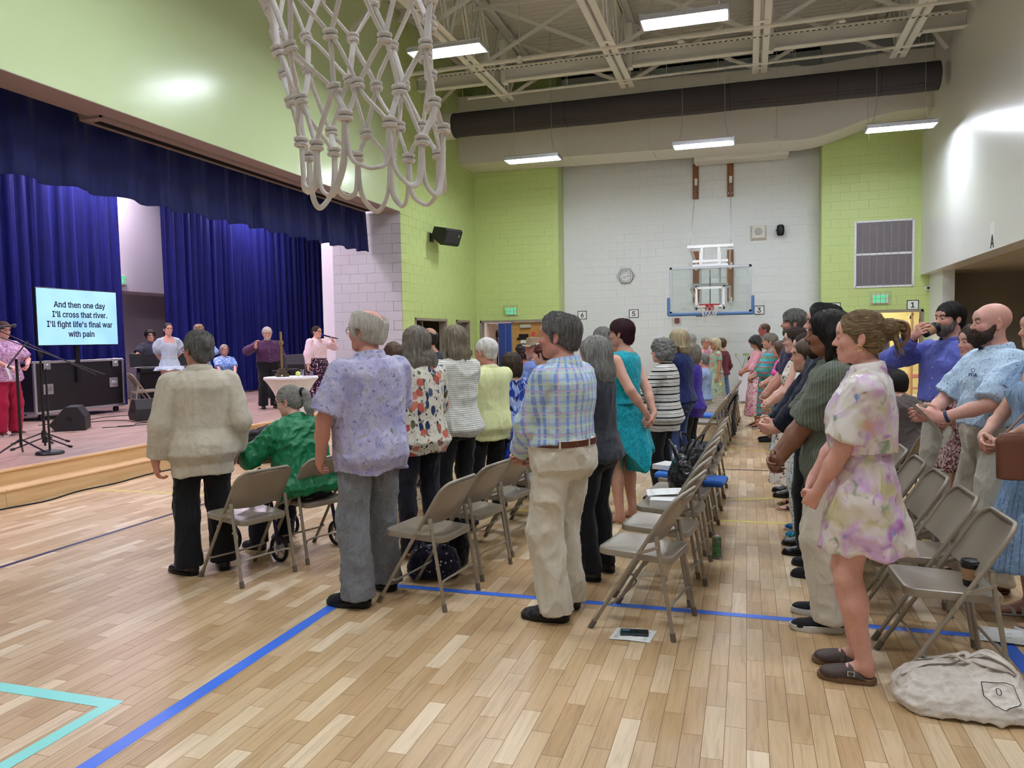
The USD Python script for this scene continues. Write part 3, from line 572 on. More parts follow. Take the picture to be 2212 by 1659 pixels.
# ---------------------------------------------------------------- people: one body surface per person, from a field of tapered limbs; clothes from the same field
F4 = np.float32
class Prim:
 __slots__ = ('lo', 'hi', 'fn', 'k', 'op')
 def __init__(s, lo, hi, fn, k=0.02, op='u'): s.lo, s.hi, s.fn, s.k, s.op = np.asarray(lo, float), np.asarray(hi, float), fn, k, op
def V3(*a): return np.array(a, float)
def unit(v): v = np.asarray(v, float); return v / (np.linalg.norm(v) + 1e-12)
def cap(a, b, ra, rb=None, k=0.02, cut=None, op='u'):
 """tapered limb from a to b; cut = (point, direction): nothing beyond the plane"""
 a, b = np.asarray(a, float), np.asarray(b, float); rb = ra if rb is None else rb; ab = b - a; L2 = max(ab @ ab, 1e-9); m = max(ra, rb)
 def fn(x, y, z):
  px, py, pz = x - a[0], y - a[1], z - a[2]
  h = np.clip((px * ab[0] + py * ab[1] + pz * ab[2]) / L2, 0, 1)
  d = np.sqrt((px - h * ab[0]) ** 2 + (py - h * ab[1]) ** 2 + (pz - h * ab[2]) ** 2) - (ra + (rb - ra) * h)
  if cut is not None:
   for c, n in cut: d = np.maximum(d, (x - c[0]) * n[0] + (y - c[1]) * n[1] + (z - c[2]) * n[2])
  return d
 return Prim(np.minimum(a, b) - m, np.maximum(a, b) + m, fn, k, op)
def ell(c, r, k=0.02, R=None, op='u', cut=None):
 c, r = np.asarray(c, float), np.asarray(r, float); e = r if R is None else np.sqrt(((R * r[:, None]) ** 2).sum(0))
 def fn(x, y, z):
  p = (x - c[0], y - c[1], z - c[2])
  if R is not None: p = tuple(R[i, 0] * p[0] + R[i, 1] * p[1] + R[i, 2] * p[2] for i in range(3))
  k0 = np.sqrt(sum((q / s) ** 2 for q, s in zip(p, r))); k1 = np.sqrt(sum((q / s / s) ** 2 for q, s in zip(p, r))) + 1e-6
  d = k0 * (k0 - 1) / k1
  if cut is not None:
   for cc, n in cut: d = np.maximum(d, (x - cc[0]) * n[0] + (y - cc[1]) * n[1] + (z - cc[2]) * n[2])
  return d
 return Prim(c - e, c + e, fn, k, op)
def loft(org, ax, st, k=0.02, exp=2.3, pleat=None, cuts=(), op='u', wob=None):
 """stack of elliptic sections st = [(h, wx, wy, yoff[, xoff])] along ax[2] from org; ax = (side, forward, up); pleat = (count, amplitude, h0, phase)"""
 org = np.asarray(org, float); s, f, u = (np.asarray(a, float) for a in ax); st = np.array([list(q) + [0] * (5 - len(q)) for q in st], float); H = st[:, 0]
 w = st[:, 1:3].max() * 1.12 + 0.03 + np.abs(st[:, 3:]).max(); P = np.array([org + u * h for h in (H[0], H[-1])])
 def fn(x, y, z):
  px, py, pz = x - org[0], y - org[1], z - org[2]
  h = px * u[0] + py * u[1] + pz * u[2]; hc = np.clip(h, H[0], H[-1])
  wx, wy, yo, xo = (np.interp(hc, H, st[:, i]).astype(F4) for i in (1, 2, 3, 4))
  X = px * s[0] + py * s[1] + pz * s[2] - xo; Y = px * f[0] + py * f[1] + pz * f[2] - yo
  if pleat is not None:
   a = np.arctan2(Y / wy, X / wx); g = np.clip((pleat[2] - hc) / max(pleat[2] - H[0], 1e-3), 0, 1)
   q = 1 + pleat[1] * g * (np.sin(pleat[0] * a + pleat[3] + 2 * np.sin(a + pleat[3])) + 0.4 * np.sin(2.3 * pleat[0] * a + pleat[3])); wx, wy = wx * q, wy * q
  r = (np.abs(X / wx) ** exp + np.abs(Y / wy) ** exp) ** (1 / exp)
  d = (r - 1) * np.minimum(wx, wy)
  e = np.abs(h - hc); d = np.where(e > 0, np.sqrt(np.maximum(d, 0) ** 2 + e * e) + np.minimum(d, 0) * 0, d)
  for c, n in cuts: d = np.maximum(d, (x - c[0]) * n[0] + (y - c[1]) * n[1] + (z - c[2]) * n[2])
  return d
 return Prim(P.min(0) - w, P.max(0) + w, fn, k, op)
def field(prims, axes):
 X, Y, Z = axes; D = np.full((len(X), len(Y), len(Z)), 1.0, F4)
 for p in prims:
  m = p.k + 0.03; sl = []
  for A, l, h in zip(axes, p.lo - m, p.hi + m): sl.append(slice(int(np.searchsorted(A, l)), int(np.searchsorted(A, h))))
  if any(s.stop <= s.start for s in sl): continue
  d = np.asarray(p.fn(X[sl[0], None, None], Y[None, sl[1], None], Z[None, None, sl[2]]), F4); B = D[tuple(sl)]
  if p.op == 'u':
   if p.k > 0:
    h = np.maximum(p.k - np.abs(B - d), 0) / p.k; D[tuple(sl)] = np.minimum(B, d) - h * h * p.k * 0.25
   else: D[tuple(sl)] = np.minimum(B, d)
  else:
   k = max(p.k, 1e-4); h = np.maximum(k - np.abs(B + d), 0) / k; D[tuple(sl)] = np.maximum(B, -d) + h * h * k * 0.25
 return D
_CORN = np.array([[i, j, k] for i in (0, 1) for j in (0, 1) for k in (0, 1)])
_EDG = [(a, b) for a in range(8) for b in range(a + 1, 8) if np.abs(_CORN[a] - _CORN[b]).sum() == 1]
def surface(D, axes):
 """naive surface nets"""
 ins = D < 0; c = [ins[i:ins.shape[0] - 1 + i, j:ins.shape[1] - 1 + j, k:ins.shape[2] - 1 + k] for i, j, k in _CORN]
 s = np.zeros(c[0].shape, np.int8)
 for q in c: s += q
 act = (s > 0) & (s < 8); idx = np.argwhere(act); n = len(idx)
 if n == 0: return np.zeros((0, 3)), np.zeros((0, 3), int)
 ci = idx[:, None] + _CORN[None]; val = D[ci[..., 0], ci[..., 1], ci[..., 2]].astype(float)
 pos = np.stack([axes[a][ci[..., a]] for a in range(3)], -1)
 acc = np.zeros((n, 3)); cnt = np.zeros(n)
 for a, b in _EDG:
  m = (val[:, a] < 0) != (val[:, b] < 0); t = np.where(m, val[:, a] / np.where(m, val[:, a] - val[:, b], 1), 0)[:, None]
  acc += np.where(m[:, None], pos[:, a] + t * (pos[:, b] - pos[:, a]), 0); cnt += m
 v = acc / cnt[:, None]
 ID = np.full(act.shape, -1, np.int64); ID[tuple(idx.T)] = np.arange(n); Q = []
 for ax in range(3):
  a0 = np.take(ins, range(ins.shape[ax] - 1), ax); a1 = np.take(ins, range(1, ins.shape[ax]), ax); e = np.argwhere(a0 != a1); o = [i for i in range(3) if i != ax]
  e = e[(e[:, o[0]] > 0) & (e[:, o[1]] > 0) & (e[:, o[0]] < ins.shape[o[0]] - 1) & (e[:, o[1]] < ins.shape[o[1]] - 1)]
  if not len(e): continue
  q = []
  for du, dv in ((0, 0), (-1, 0), (-1, -1), (0, -1)):
   g = e.copy(); g[:, o[0]] += du; g[:, o[1]] += dv; q.append(ID[g[:, 0], g[:, 1], g[:, 2]])
  q = np.stack(q, 1); fl = a0[tuple(e.T)] ^ (ax == 1); q[~fl] = q[~fl][:, ::-1]; Q.append(q[(q >= 0).all(1)])
 return v, quads(np.vstack(Q))
def normals(v, f):
 n = np.zeros_like(v); c = np.cross(v[f[:, 1]] - v[f[:, 0]], v[f[:, 2]] - v[f[:, 0]])
 for k in range(3): np.add.at(n, f[:, k], c)
 return n / (np.linalg.norm(n, axis=1, keepdims=True) + 1e-12)
def relax(v, f, it=1, w=0.5):
 for _ in range(it):
  s = np.zeros_like(v); c = np.zeros(len(v))
  for a, b in ((0, 1), (1, 2), (2, 0)):
   np.add.at(s, f[:, a], v[f[:, b]]); np.add.at(s, f[:, b], v[f[:, a]]); np.add.at(c, f[:, a], 1); np.add.at(c, f[:, b], 1)
  v = v + w * (s / np.maximum(c, 1)[:, None] - v)
 return v
def grid_axes(lo, hi, res): return [np.arange(l, h + r, r).astype(F4) for l, h, r in zip(lo, hi, np.broadcast_to(res, 3))]
def solid(prims, res, lo=None, hi=None, rel=1):
 u = [p for p in prims if p.op == 'u']; L = np.min([p.lo for p in u], 0) - 2.5 * res - .01; Hh = np.max([p.hi for p in u], 0) + 2.5 * res + .01
 if lo is not None: L = np.maximum(L, lo)
 if hi is not None: Hh = np.minimum(Hh, hi)
 ax = grid_axes(L, Hh, res); v, f = surface(field(prims, ax), ax); return (relax(v, f, rel), f) if rel and len(v) else (v, f)
def rotm(yaw=0, pitch=0, roll=0):
 """columns: side, forward, up of a head turned by yaw (left +), nodding up by pitch, tilted by roll"""
 cy, sy = math.cos(yaw), math.sin(yaw); cp, sp = math.cos(pitch), math.sin(pitch); cr, sr = math.cos(roll), math.sin(roll)
 Rz = np.array([[cy, -sy, 0], [sy, cy, 0], [0, 0, 1]]); Rx = np.array([[1, 0, 0], [0, cp, -sp], [0, sp, cp]]); Ry = np.array([[cr, 0, sr], [0, 1, 0], [-sr, 0, cr]])
 return Rz @ Rx @ Ry
def xf(prims, C, R, s=1.0):
 """moves head-space prims to body space: p = C + R q s"""
 out = []
 for p in prims:
  c = np.array([[x, y, z] for x in (p.lo[0], p.hi[0]) for y in (p.lo[1], p.hi[1]) for z in (p.lo[2], p.hi[2])]) * s @ R.T + C
  def fn(x, y, z, f=p.fn):
   dx, dy, dz = x - C[0], y - C[1], z - C[2]
   return f(*((R[0, i] * dx + R[1, i] * dy + R[2, i] * dz) / s for i in range(3))) * s
  out.append(Prim(c.min(0), c.max(0), fn, p.k * s, p.op))
 return out
# --- head, in head space: origin at its middle, face along +y
def head_prims(fem=False, fat=0.0, beard=0, nose=1.0, mouth=0.0):
 j = 0.9 if fem else 1.0; g = fat
 P = [ell((0, -0.018, 0.032), (0.074, 0.094, 0.086), 0.02), ell((0, 0.02, 0.028), (0.066, 0.068, 0.070), 0.03),
  ell((0, 0.030, -0.035), (0.058 + 0.012 * g, 0.056, 0.068), 0.03), ell((0, 0.045, -0.066), ((0.043 + 0.014 * g) * j, 0.038, 0.040), 0.025),
  ell((0, 0.066, -0.094), (0.024 * j, 0.020, 0.019), 0.022),
  cap((-0.048 * j, -0.002, -0.060), (-0.02, 0.056, -0.092), 0.017 + 0.006 * g, 0.014, 0.028), cap((0.048 * j, -0.002, -0.060), (0.02, 0.056, -0.092), 0.017 + 0.006 * g, 0.014, 0.028),
  ell((-0.037, 0.062, -0.026), (0.022 + .006 * g, 0.019, 0.020), 0.024), ell((0.037, 0.062, -0.026), (0.022 + .006 * g, 0.019, 0.020), 0.024),
  cap((-0.038, 0.072, 0.026), (0.038, 0.072, 0.026), 0.012 if fem else 0.014, None, 0.022), ell((0, 0.079, 0.045), (0.044, 0.012, 0.028), 0.02),
  ell((-0.031, 0.096, 0.006), (0.017, 0.016, 0.011), 0.012, op='s'), ell((0.031, 0.096, 0.006), (0.017, 0.016, 0.011), 0.012, op='s'),
  cap((0, 0.081, 0.012), (0, 0.104 * (0.94 + 0.06 * nose), -0.026), 0.0075, 0.0115 * nose, 0.010), ell((-0.010, 0.093, -0.030), (0.008 * nose, 0.010, 0.0075), 0.007), ell((0.010, 0.093, -0.030), (0.008 * nose, 0.010, 0.0075), 0.007),
  ell((0, 0.086, -0.0535), (0.021, 0.010, 0.0062), 0.005), ell((0, 0.085, -0.0655 - mouth * .006), (0.018, 0.010, 0.0070), 0.006)]
 for m in (-1, 1): P.append(ell((m * .031, .0775, .0055), (.0150, .0140, .0142), .002, cut=[((0, 0, .0135), (0, -.2, -1))]))
 if mouth > 0: P.append(ell((0, 0.098, -0.060 - mouth * .003), (0.017, 0.014, 0.004 + 0.007 * mouth), 0.003, op='s'))
 else: P.append(ell((0, 0.102, -0.0595), (0.022, 0.011, 0.0016), 0.004, op='s'))
 for s in (-1, 1):
  a = s * 0.42; R = np.array([[math.cos(a), math.sin(a), 0], [-math.sin(a), math.cos(a), 0], [0, 0, 1.0]])
  P += [ell((s * 0.078, -0.012, -0.006), (0.0075, 0.019, 0.031), 0.006, R=R), ell((s * 0.076, -0.006, -0.030), (0.007, 0.010, 0.012), 0.006), ell((s * 0.0855, -0.009, -0.002), (0.006, 0.0095, 0.016), 0.004, R=R, op='s')]
 if fat > 0.5: P.append(ell((0, 0.035, -0.105), (0.045, 0.045, 0.022), 0.03))
 return P
# --- hair, in head space
def hair_prims(style, hh=0.0):
 """cap of hair offset from the skull, minus the face; extra masses by style"""
 t = {'short': 0.010, 'crop': 0.004, 'crew': 0.012}.get(style, 0.016) + hh
 sk = [ell((0, -0.020, 0.034), (0.075 + t, 0.095 + t, 0.086 + t), 0.02), ell((0, 0.008, 0.034), (0.070 + t, 0.074 + t, 0.074 + t), 0.03)]
 front = lambda y=0.060, z=0.058: ell((0, y + 0.085, z - 0.085), (0.098, 0.080, 0.112), 0.012, op='s')
 ears = [ell((s * 0.092, -0.006, -0.012), (0.022, 0.024, 0.033), 0.008, op='s') for s in (-1, 1)]
 sides = [ell((s * 0.085, 0.062, -0.035), (0.05, 0.044, 0.062), 0.010, op='s') for s in (-1, 1)]
 nape = lambda z: ell((0, 0.0, z - 0.30), (0.4, 0.4, 0.30), 0.012, op='s')
 if style in ('short', 'crew'): return sk + [ell((0, -0.062, -0.03), (0.062, 0.038 + t, 0.055), 0.02), front(), *ears, *sides, nape(-0.062)]
 if style == 'crop': return sk + [ell((0, -0.062, -0.03), (0.06, 0.034 + t, 0.055), 0.02), front(0.052, .062), *ears, *sides, nape(-0.058)]
 if style == 'ring':                                              # bald on top, hair round the back and sides
  return sk + [ell((0, -0.066, -0.03), (0.066, 0.036 + t, 0.058), 0.02), ell((0.006, -0.036, 0.122), (0.074, 0.132, 0.098), 0.012, op='s'), ell((0, 0.075, 0.01), (0.088, 0.082, 0.14), 0.012, op='s'), *ears, nape(-0.070)]
 if style == 'thin':                                              # thin on top: a bald spot at the crown
  return sk + [ell((0, -0.066, -0.03), (0.064, 0.036 + t, 0.058), 0.02), front(0.030, 0.070), ell((0.010, -0.045, 0.150), (0.046, 0.078, 0.066), 0.012, op='s'), *ears, *sides, nape(-0.070)]
 if style == 'wavy_short': return [ell((0, -0.024, 0.036), (0.090, 0.110, 0.098), 0.02), ell((0, 0.01, 0.05), (0.080, 0.082, 0.076), 0.02), ell((0, -0.075, -0.030), (0.070, 0.046, 0.060), 0.02), front(0.062, 0.058), *ears, *sides, nape(-0.075)]
 if style == 'curly': return [ell((0, -0.024, 0.030), (0.100, 0.112, 0.102), 0.02), ell((0, 0.02, 0.052), (0.086, 0.080, 0.076), 0.02), ell((0, -0.075, -0.045), (0.080, 0.052, 0.060), 0.03), *[ell((s * 0.08, -0.02, -0.03), (0.032, 0.055, 0.065), 0.02) for s in (-1, 1)], ell((0, 0.16, -0.036), (0.080, 0.092, 0.120), 0.012, op='s'), nape(-0.095)]
 if style == 'bob': return [ell((0, -0.022, 0.034), (0.090, 0.108, 0.096), 0.02), ell((0, 0.01, 0.045), (0.080, 0.085, 0.076), 0.02), loft((0, -0.030, 0.03), ((1, 0, 0), (0, 1, 0), (0, 0, 1)), [(-0.135, 0.078, 0.070, -0.012), (-0.08, 0.097, 0.092, -0.006), (0.0, 0.086, 0.092, 0), (0.05, 0.06, 0.06, 0)], 0.04), ell((0, 0.150, -0.048), (0.075, 0.098, 0.138), 0.012, op='s'), nape(-0.115)]
 if style == 'pixie': return [ell((0, -0.022, 0.036), (0.088, 0.110, 0.098), 0.02), ell((0, 0.02, 0.055), (0.078, 0.080, 0.072), 0.02), ell((0, -0.070, -0.035), (0.068, 0.050, 0.070), 0.02), front(0.064, 0.056), ell((-.092, 0.0, -0.022), (0.022, 0.024, 0.030), 0.008, op='s'), ell((.092, 0.0, -0.022), (0.022, 0.024, 0.030), 0.008, op='s'), *sides, nape(-0.085)]
 if style in ('long', 'longer', 'longwavy', 'shoulder'):
  L = {'long': -0.215, 'longer': -0.30, 'longwavy': -0.235, 'shoulder': -0.17}[style]; wv = 1.25 if style == 'longwavy' else 1.0
  return [ell((0, -0.022, 0.036), (0.090, 0.108, 0.096), 0.02), ell((0, 0.012, 0.045), (0.080, 0.085, 0.076), 0.02),
    loft((0, -0.040, 0.03), ((1, 0, 0), (0, 1, 0), (0, 0, 1)), [(L, 0.086 * wv, 0.034, -0.050), (L + 0.07, 0.112 * wv, 0.056, -0.040), (-0.09, 0.104, 0.074, -0.018), (0.0, 0.086, 0.086, 0.01), (0.05, 0.06, 0.06, 0.01)], 0.045, pleat=(9, 0.035, -0.02, 1.0)),
    *[cap((s * 0.085, -0.012, 0.0), (s * 0.096 * wv, 0.0, L * 0.75), 0.024, 0.018, 0.03) for s in (-1, 1)],
    ell((0, 0.152, -0.062), (0.077, 0.106, 0.166), 0.012, op='s')]
 if style in ('back', 'pony', 'updo', 'braid'):                   # combed back tight
  P = [ell((0, -0.020, 0.034), (0.0815, 0.103, 0.0925), 0.02), ell((0, 0.008, 0.034), (0.074, 0.079, 0.079), 0.03), ell((0, -0.06, -0.02), (0.062, 0.05, 0.055), 0.03), front(0.056, 0.066), *ears, *sides, nape(-0.066)]
  return P
 return sk
def extra_hair(style):
 if style == 'pony': return [cap((0, -0.110, 0.045), (0, -0.150, 0.03), 0.022, 0.03, 0.01), cap((0, -0.150, 0.03), (0.0, -0.160, -0.08), 0.032, 0.036, 0.02), cap((0.0, -0.160, -0.08), (0.012, -0.135, -0.22), 0.036, 0.010, 0.02)]
 if style == 'updo':
  P = [ell((0, -0.125, 0.035), (0.042, 0.040, 0.046), 0.02), cap((-.01, -0.13, 0.07), (0.0, -0.185, 0.045), 0.018, 0.013, 0.012), cap((0, -0.185, 0.045), (0.012, -0.185, -0.015), 0.014, 0.006, 0.01)]
  for k in range(7):
   a = -0.9 + 0.3 * k; P.append(cap((0.03 * math.sin(a), -0.14, 0.03), (0.055 * math.sin(a), -0.165 - 0.01 * (k % 3), -0.05 - 0.015 * (k % 4)), 0.009, 0.003, 0.008))
  return P
 if style == 'braid': return [q for k in range(8) for q in (ell((0.055 + 0.004 * k * (k > 3), -0.075 + 0.018 * k + 0.006 * (-1) ** k, -0.075 - 0.020 * k), (0.019, 0.019, 0.017), 0.006),)]
 return []
def beard_prims(full=1.0):
 t = 0.010 * full
 return [ell((0, 0.048, -0.068), (0.050 + t, 0.044 + t, 0.044 + t), 0.02), ell((0, 0.068, -0.100), (0.036, 0.028, 0.026 + t), 0.02), *[cap((s * 0.068, 0.006, -0.02), (s * 0.046, 0.034, -0.075), 0.012, 0.018 + t, 0.02) for s in (-1, 1)], cap((-0.022, 0.087, -0.045), (0.022, 0.087, -0.045), 0.007, None, 0.01),
   ell((0, 0.090, -0.061), (0.020, 0.025, 0.009), 0.006, op='s'), ell((0, 0.075, 0.035), (0.050, 0.08, 0.078), 0.012, op='s'), *[ell((s * .05, 0.09, -0.012), (0.036, 0.045, 0.036), 0.010, op='s') for s in (-1, 1)]]
# --- hands: five fingers on a palm
def hand_prims(w, d, n, l, curl=0.5, s=1.0, spread=0.12, thumb=0.5, point=0):
 """w wrist, d along the hand, n out of the palm, l towards the thumb"""
 w, d = np.asarray(w, float), unit(d); n = unit(np.asarray(n, float) - d * (np.asarray(n) @ d)); l0 = np.cross(d, n); l = l0 if l0 @ np.asarray(l, float) > 0 else -l0
 P = []; at = lambda a, b, c=0: w + s * (d * a + l * b + n * c)
 for b in (-0.026, -0.009, 0.009, 0.026): P.append(cap(at(0.012, b * 0.62), at(0.084 - 0.06 * abs(b), b), 0.0145 * s, 0.0118 * s, 0.014 * s))
 P.append(cap(at(-0.03, 0), at(0.03, 0), 0.024 * s, 0.0225 * s, 0.016 * s)); P.append(ell(at(0.035, 0.022, 0.010), np.array([.018, .018, .018]) * s, 0.012 * s))
 for i, (b, L) in enumerate(((0.029, 0.94), (0.0098, 1.04), (-0.0098, 0.98), (-0.028, 0.78))):
  q = at(0.088 - 0.05 * abs(b), b); a = 0.0; side = spread * b / 0.03; c = curl if not (point and i == 0) else 0.1; r = 0.0089 * (0.93 if i == 3 else 1)
  for m, (sl, da) in enumerate(((0.042, 0.75), (0.027, 1.0), (0.021, 0.7))):
   a += da * c * (1 + 0.12 * i); e = q + s * sl * L * (math.cos(a) * unit(d + l * side) + math.sin(a) * n)
   P.append(cap(q, e, (r - 0.0007 * m) * s, (r - 0.0007 * (m + 1)) * s, 0.0035 * s)); q = e
 q = at(0.022, 0.026, 0.006)
 for m, (sl, v) in enumerate(((0.042, d * 0.62 + l * 0.75 + n * 0.30), (0.032, d * 0.9 + l * (0.35 - 0.5 * thumb) + n * (0.25 + 0.5 * thumb)), (0.026, d * 0.9 + l * (0.1 - 0.7 * thumb) + n * (0.2 + 0.5 * thumb)))):
  e = q + s * sl * unit(v); P.append(cap(q, e, (0.0125 - 0.0015 * m) * s, (0.0112 - 0.0015 * m) * s, 0.006 * s)); q = e
 return P
def ik(a, t, l1, l2, pole):
 a, t = np.asarray(a, float), np.asarray(t, float); v = t - a; D = np.linalg.norm(v); v /= D
 if D > (l1 + l2) * 0.995: t = a + v * (l1 + l2) * 0.995; D = (l1 + l2) * 0.995
 x = (l1 * l1 - l2 * l2 + D * D) / (2 * D); h = math.sqrt(max(l1 * l1 - x * x, 0)); p = np.asarray(pole, float); p = unit(p - v * (p @ v))
 return a + v * x + p * h, t
def folds(v, f, amp, seed, st=(1, 1, 1), scale=9.0, ridge=True):
 """cloth folds: moves vertices along their normals"""
 if amp <= 0 or not len(v): return v
 n = normals(v, f); q = v * np.array(st) * scale; w = meshkit.noise(q * 0.6 + 31, seed + 7)[:, None] * 1.6
 a = meshkit.noise(q + w, seed); b = meshkit.noise(q * 2.1 + w + 5, seed + 1)
 rg = lambda t: 1 - np.minimum(np.abs(2 * t - 1) * 2.6, 1) ** 0.8
 c = meshkit.noise(q * 4.3 + w, seed + 2)
 r = rg(a) * 0.62 + rg(b) * 0.34 + rg(c) * 0.14 if ridge else a * 1.4 - 0.7
 return v + n * (amp * (r - 0.45))[:, None]
m_skin = nodes_mat('skin', {'a': ('attribute', {'attribute': 'col'}), 'tc': ('texture_coordinate', {}), 'n': ('noise_texture', {'scale': 55.0, 'detail': 3.0}),
 'r': ('rgb_ramp', {'ramp': [(0.3, (0.95, 0.92, 0.91)), (0.7, (1.03, 1.02, 1.02))]}), 'mx': ('mix_color', {'blend_type': 'multiply', 'fac': 1.0}),
 'nb': ('noise_texture', {'scale': 260.0, 'detail': 2.0}), 'b': ('bump', {'strength': 0.12, 'distance': 0.003}),
 'p': ('principled_bsdf', {'roughness': 0.46, 'specular_ior_level': 0.42, 'subsurface_weight': 0.12, 'subsurface_scale': 0.006, 'subsurface_radius': (1.0, 0.35, 0.2)})},
 [('tc.object', 'n.vector'), ('n.fac', 'r.fac'), ('a.color', 'mx.a'), ('r.color', 'mx.b'), ('mx.result', 'p.base_color'), ('tc.object', 'nb.vector'), ('nb.fac', 'b.height'), ('b.normal', 'p.normal')])
m_eye = nodes_mat('eye', {'a': ('attribute', {'attribute': 'col'}), 'p': ('principled_bsdf', {'roughness': 0.12, 'specular_ior_level': 0.6})}, [('a.color', 'p.base_color')])
def hair_mat(name, c1, c2, way='down', c3=None, rough=0.48):
 sc = {'down': (110, 110, 7), 'back': (110, 9, 110), 'curl': (38, 38, 30)}[way]
 ramp = [(0.28, lin(c1)), (0.55, lin(c2)), (0.75, lin(c3 or c2))]
 return nodes_mat('hair_' + name, {'tc': ('texture_coordinate', {}), 'm': ('mapping', {'scale': sc}), 'n': ('noise_texture', {'scale': 1.0, 'detail': 4.0, 'roughness': 0.62, 'distortion': 0.6}), 'r': ('rgb_ramp', {'ramp': ramp}),
  'b': ('bump', {'strength': 0.55, 'distance': 0.006}), 'p': ('principled_bsdf', {'roughness': rough, 'specular_ior_level': 0.4})},
  [('tc.object', 'm.vector'), ('m.vector', 'n.vector'), ('n.fac', 'r.fac'), ('r.color', 'p.base_color'), ('n.fac', 'b.height'), ('b.normal', 'p.normal')])
m_glass_frame = mat('spectacle_frame', (24, 20, 22), 0.3); m_wire_frame = mat('wire_frame', (150, 140, 120), 0.3, metal=0.8)
RES = {'near': dict(body=.0115, head=.0042, hand=.0040, cloth=.0095, hair=.0048, shoe=.0065), 'mid': dict(body=.015, head=.0058, hand=.0052, cloth=.0125, hair=.0066, shoe=.0085), 'far': dict(body=.022, head=.0090, hand=.0085, cloth=.0185, hair=.0105, shoe=.012)}
SKIN = {'pale': (226, 178, 160), 'fair': (208, 160, 138), 'ruddy': (204, 146, 128), 'tan': (186, 134, 108), 'brown': (140, 96, 72), 'pink': (216, 164, 148)}
MALE = [(-.15, .10, .085, 0), (-.08, .165, .118, -.008), (0, .168, .118, -.004), (.10, .155, .110, .004), (.20, .156, .110, .006), (.32, .172, .118, .002), (.40, .182, .114, -.008), (.455, .165, .094, -.014), (.495, .112, .07, -.016), (.52, .062, .056, -.014)]
FEM = [(-.15, .11, .09, 0), (-.07, .176, .125, -.012), (0, .168, .118, -.006), (.12, .137, .100, .0), (.20, .138, .102, .004), (.32, .152, .116, .006), (.40, .158, .102, -.006), (.455, .145, .084, -.014), (.495, .10, .063, -.016), (.52, .055, .05, -.014)]
def strands(P, name, v, f, n, material, dirn, length, seed, lift=0.003, width=0.0011, keep=None, curl=0.0):
 rg = np.random.default_rng(seed); N = normals(v, f)
 ok = np.arange(len(v)) if keep is None else np.nonzero(keep(v))[0]
 if not len(ok): return
 i = rg.choice(ok, n); p = v[i] + rg.normal(0, .002, (n, 3)); nn = N[i]; K = 6; pts = np.zeros((n, K, 3)); L = length * rg.uniform(.6, 1.25, n)
 cur = p + nn * 0.0008; d = dirn(cur)
 from scipy.spatial import cKDTree
 tr = cKDTree(v); j = rg.normal(0, 0.22, (n, 3))
 for k in range(K):
  pts[:, k] = cur; d = dirn(cur) + j + curl * np.sin(k * 1.3 + j * 40)
  nn = N[tr.query(cur)[1]]; t = d - nn * (d * nn).sum(1)[:, None] * 0.92; t /= np.linalg.norm(t, axis=1)[:, None] + 1e-9
  cur = cur + t * (L / (K - 1))[:, None]
  q = tr.query(cur)[1]; off = ((cur - v[q]) * N[q]).sum(1); want = lift * (0.3 + 0.7 * rg.random(n)) * (0.4 + k / K); cur = cur + N[q] * np.clip(want - off, -0.004, 0.01)[:, None]
 c = UsdGeom.BasisCurves.Define(stage, numbered(P, name)); c.CreateTypeAttr('linear'); c.CreateCurveVertexCountsAttr(Vt.IntArray.FromNumpy(np.full(n, K, np.int32)))
 c.CreatePointsAttr(Vt.Vec3fArray.FromNumpy(pts.reshape(-1, 3).astype(np.float32)))
 w = np.tile(np.linspace(1, 0.35, K), n) * width; c.CreateWidthsAttr(Vt.FloatArray.FromNumpy(w.astype(np.float32))); c.SetWidthsInterpolation('vertex')
 UsdShade.MaterialBindingAPI.Apply(c.GetPrim()).Bind(material); setdata(c.GetPrim(), kind='stuff')
def collar(c, ax, rx, ry, h, gap=0.30, fold=0.55, t=0.004, tilt=0.30, n=40):
 """a shirt collar standing round the neck and folded over, open at the front by gap radians"""
 s, f, u = (np.asarray(a, float) for a in ax); th = np.linspace(gap, 2 * pi - gap, n); rows = []
 prof = [(1.0, 0.0), (0.97, h * .8), (1.0, h), (1.09, h * .93), (1.22, h * (1 - fold) * .8), (1.27, -h * (0.15 + fold * .3))]
 for r, z in prof:
  pts = []
  for a in th:
   fr = math.cos(a); dz = -0.5 * tilt * (fr * ry + ry) ; ext = (0.35 if r > 1.1 else 0) * max(fr, 0) ** 3 * h
   pts.append(c + s * (rx * r * math.sin(a)) + f * (ry * r * fr) + u * (z + dz - ext))
  rows.append(pts)
 P = np.array(rows); v, fc = grid(P); nn = normals(v, fc); return np.vstack([v, v - nn * t]), np.vstack([fc, fc[:, ::-1] + len(v)])
def foot_shape(foot, sole_h, fs):
 """bare foot in foot space (toe +y)"""
 P = [ell((0, -.035, .032), (.031, .036, .034), 0.02), cap((0, -.02, .06), (0, .05, .036), .036, .032, 0.02), cap((0, .05, .034), (0.002, .115, .018), .030, .021, 0.02), ell((0, .10, .016), (.044, .04, .017), 0.02)]
 for i, (x, L, r) in enumerate(((-.030, .050, .0125), (-.010, .046, .0095), (.008, .040, .0090), (.023, .032, .0085), (.036, .022, .0080))): P.append(cap((x, .115, .014), (x * 1.05, .115 + L, .011), r, r * .85, 0.006))
 return P
def place_foot(prims, pos, ang, z, fs, mir):
 c, s = math.cos(ang), math.sin(ang); R = np.array([[c * mir, -s, 0], [s * mir, c, 0], [0, 0, 1.0]]); return xf(prims, np.array([pos[0], pos[1], z]), R, fs)
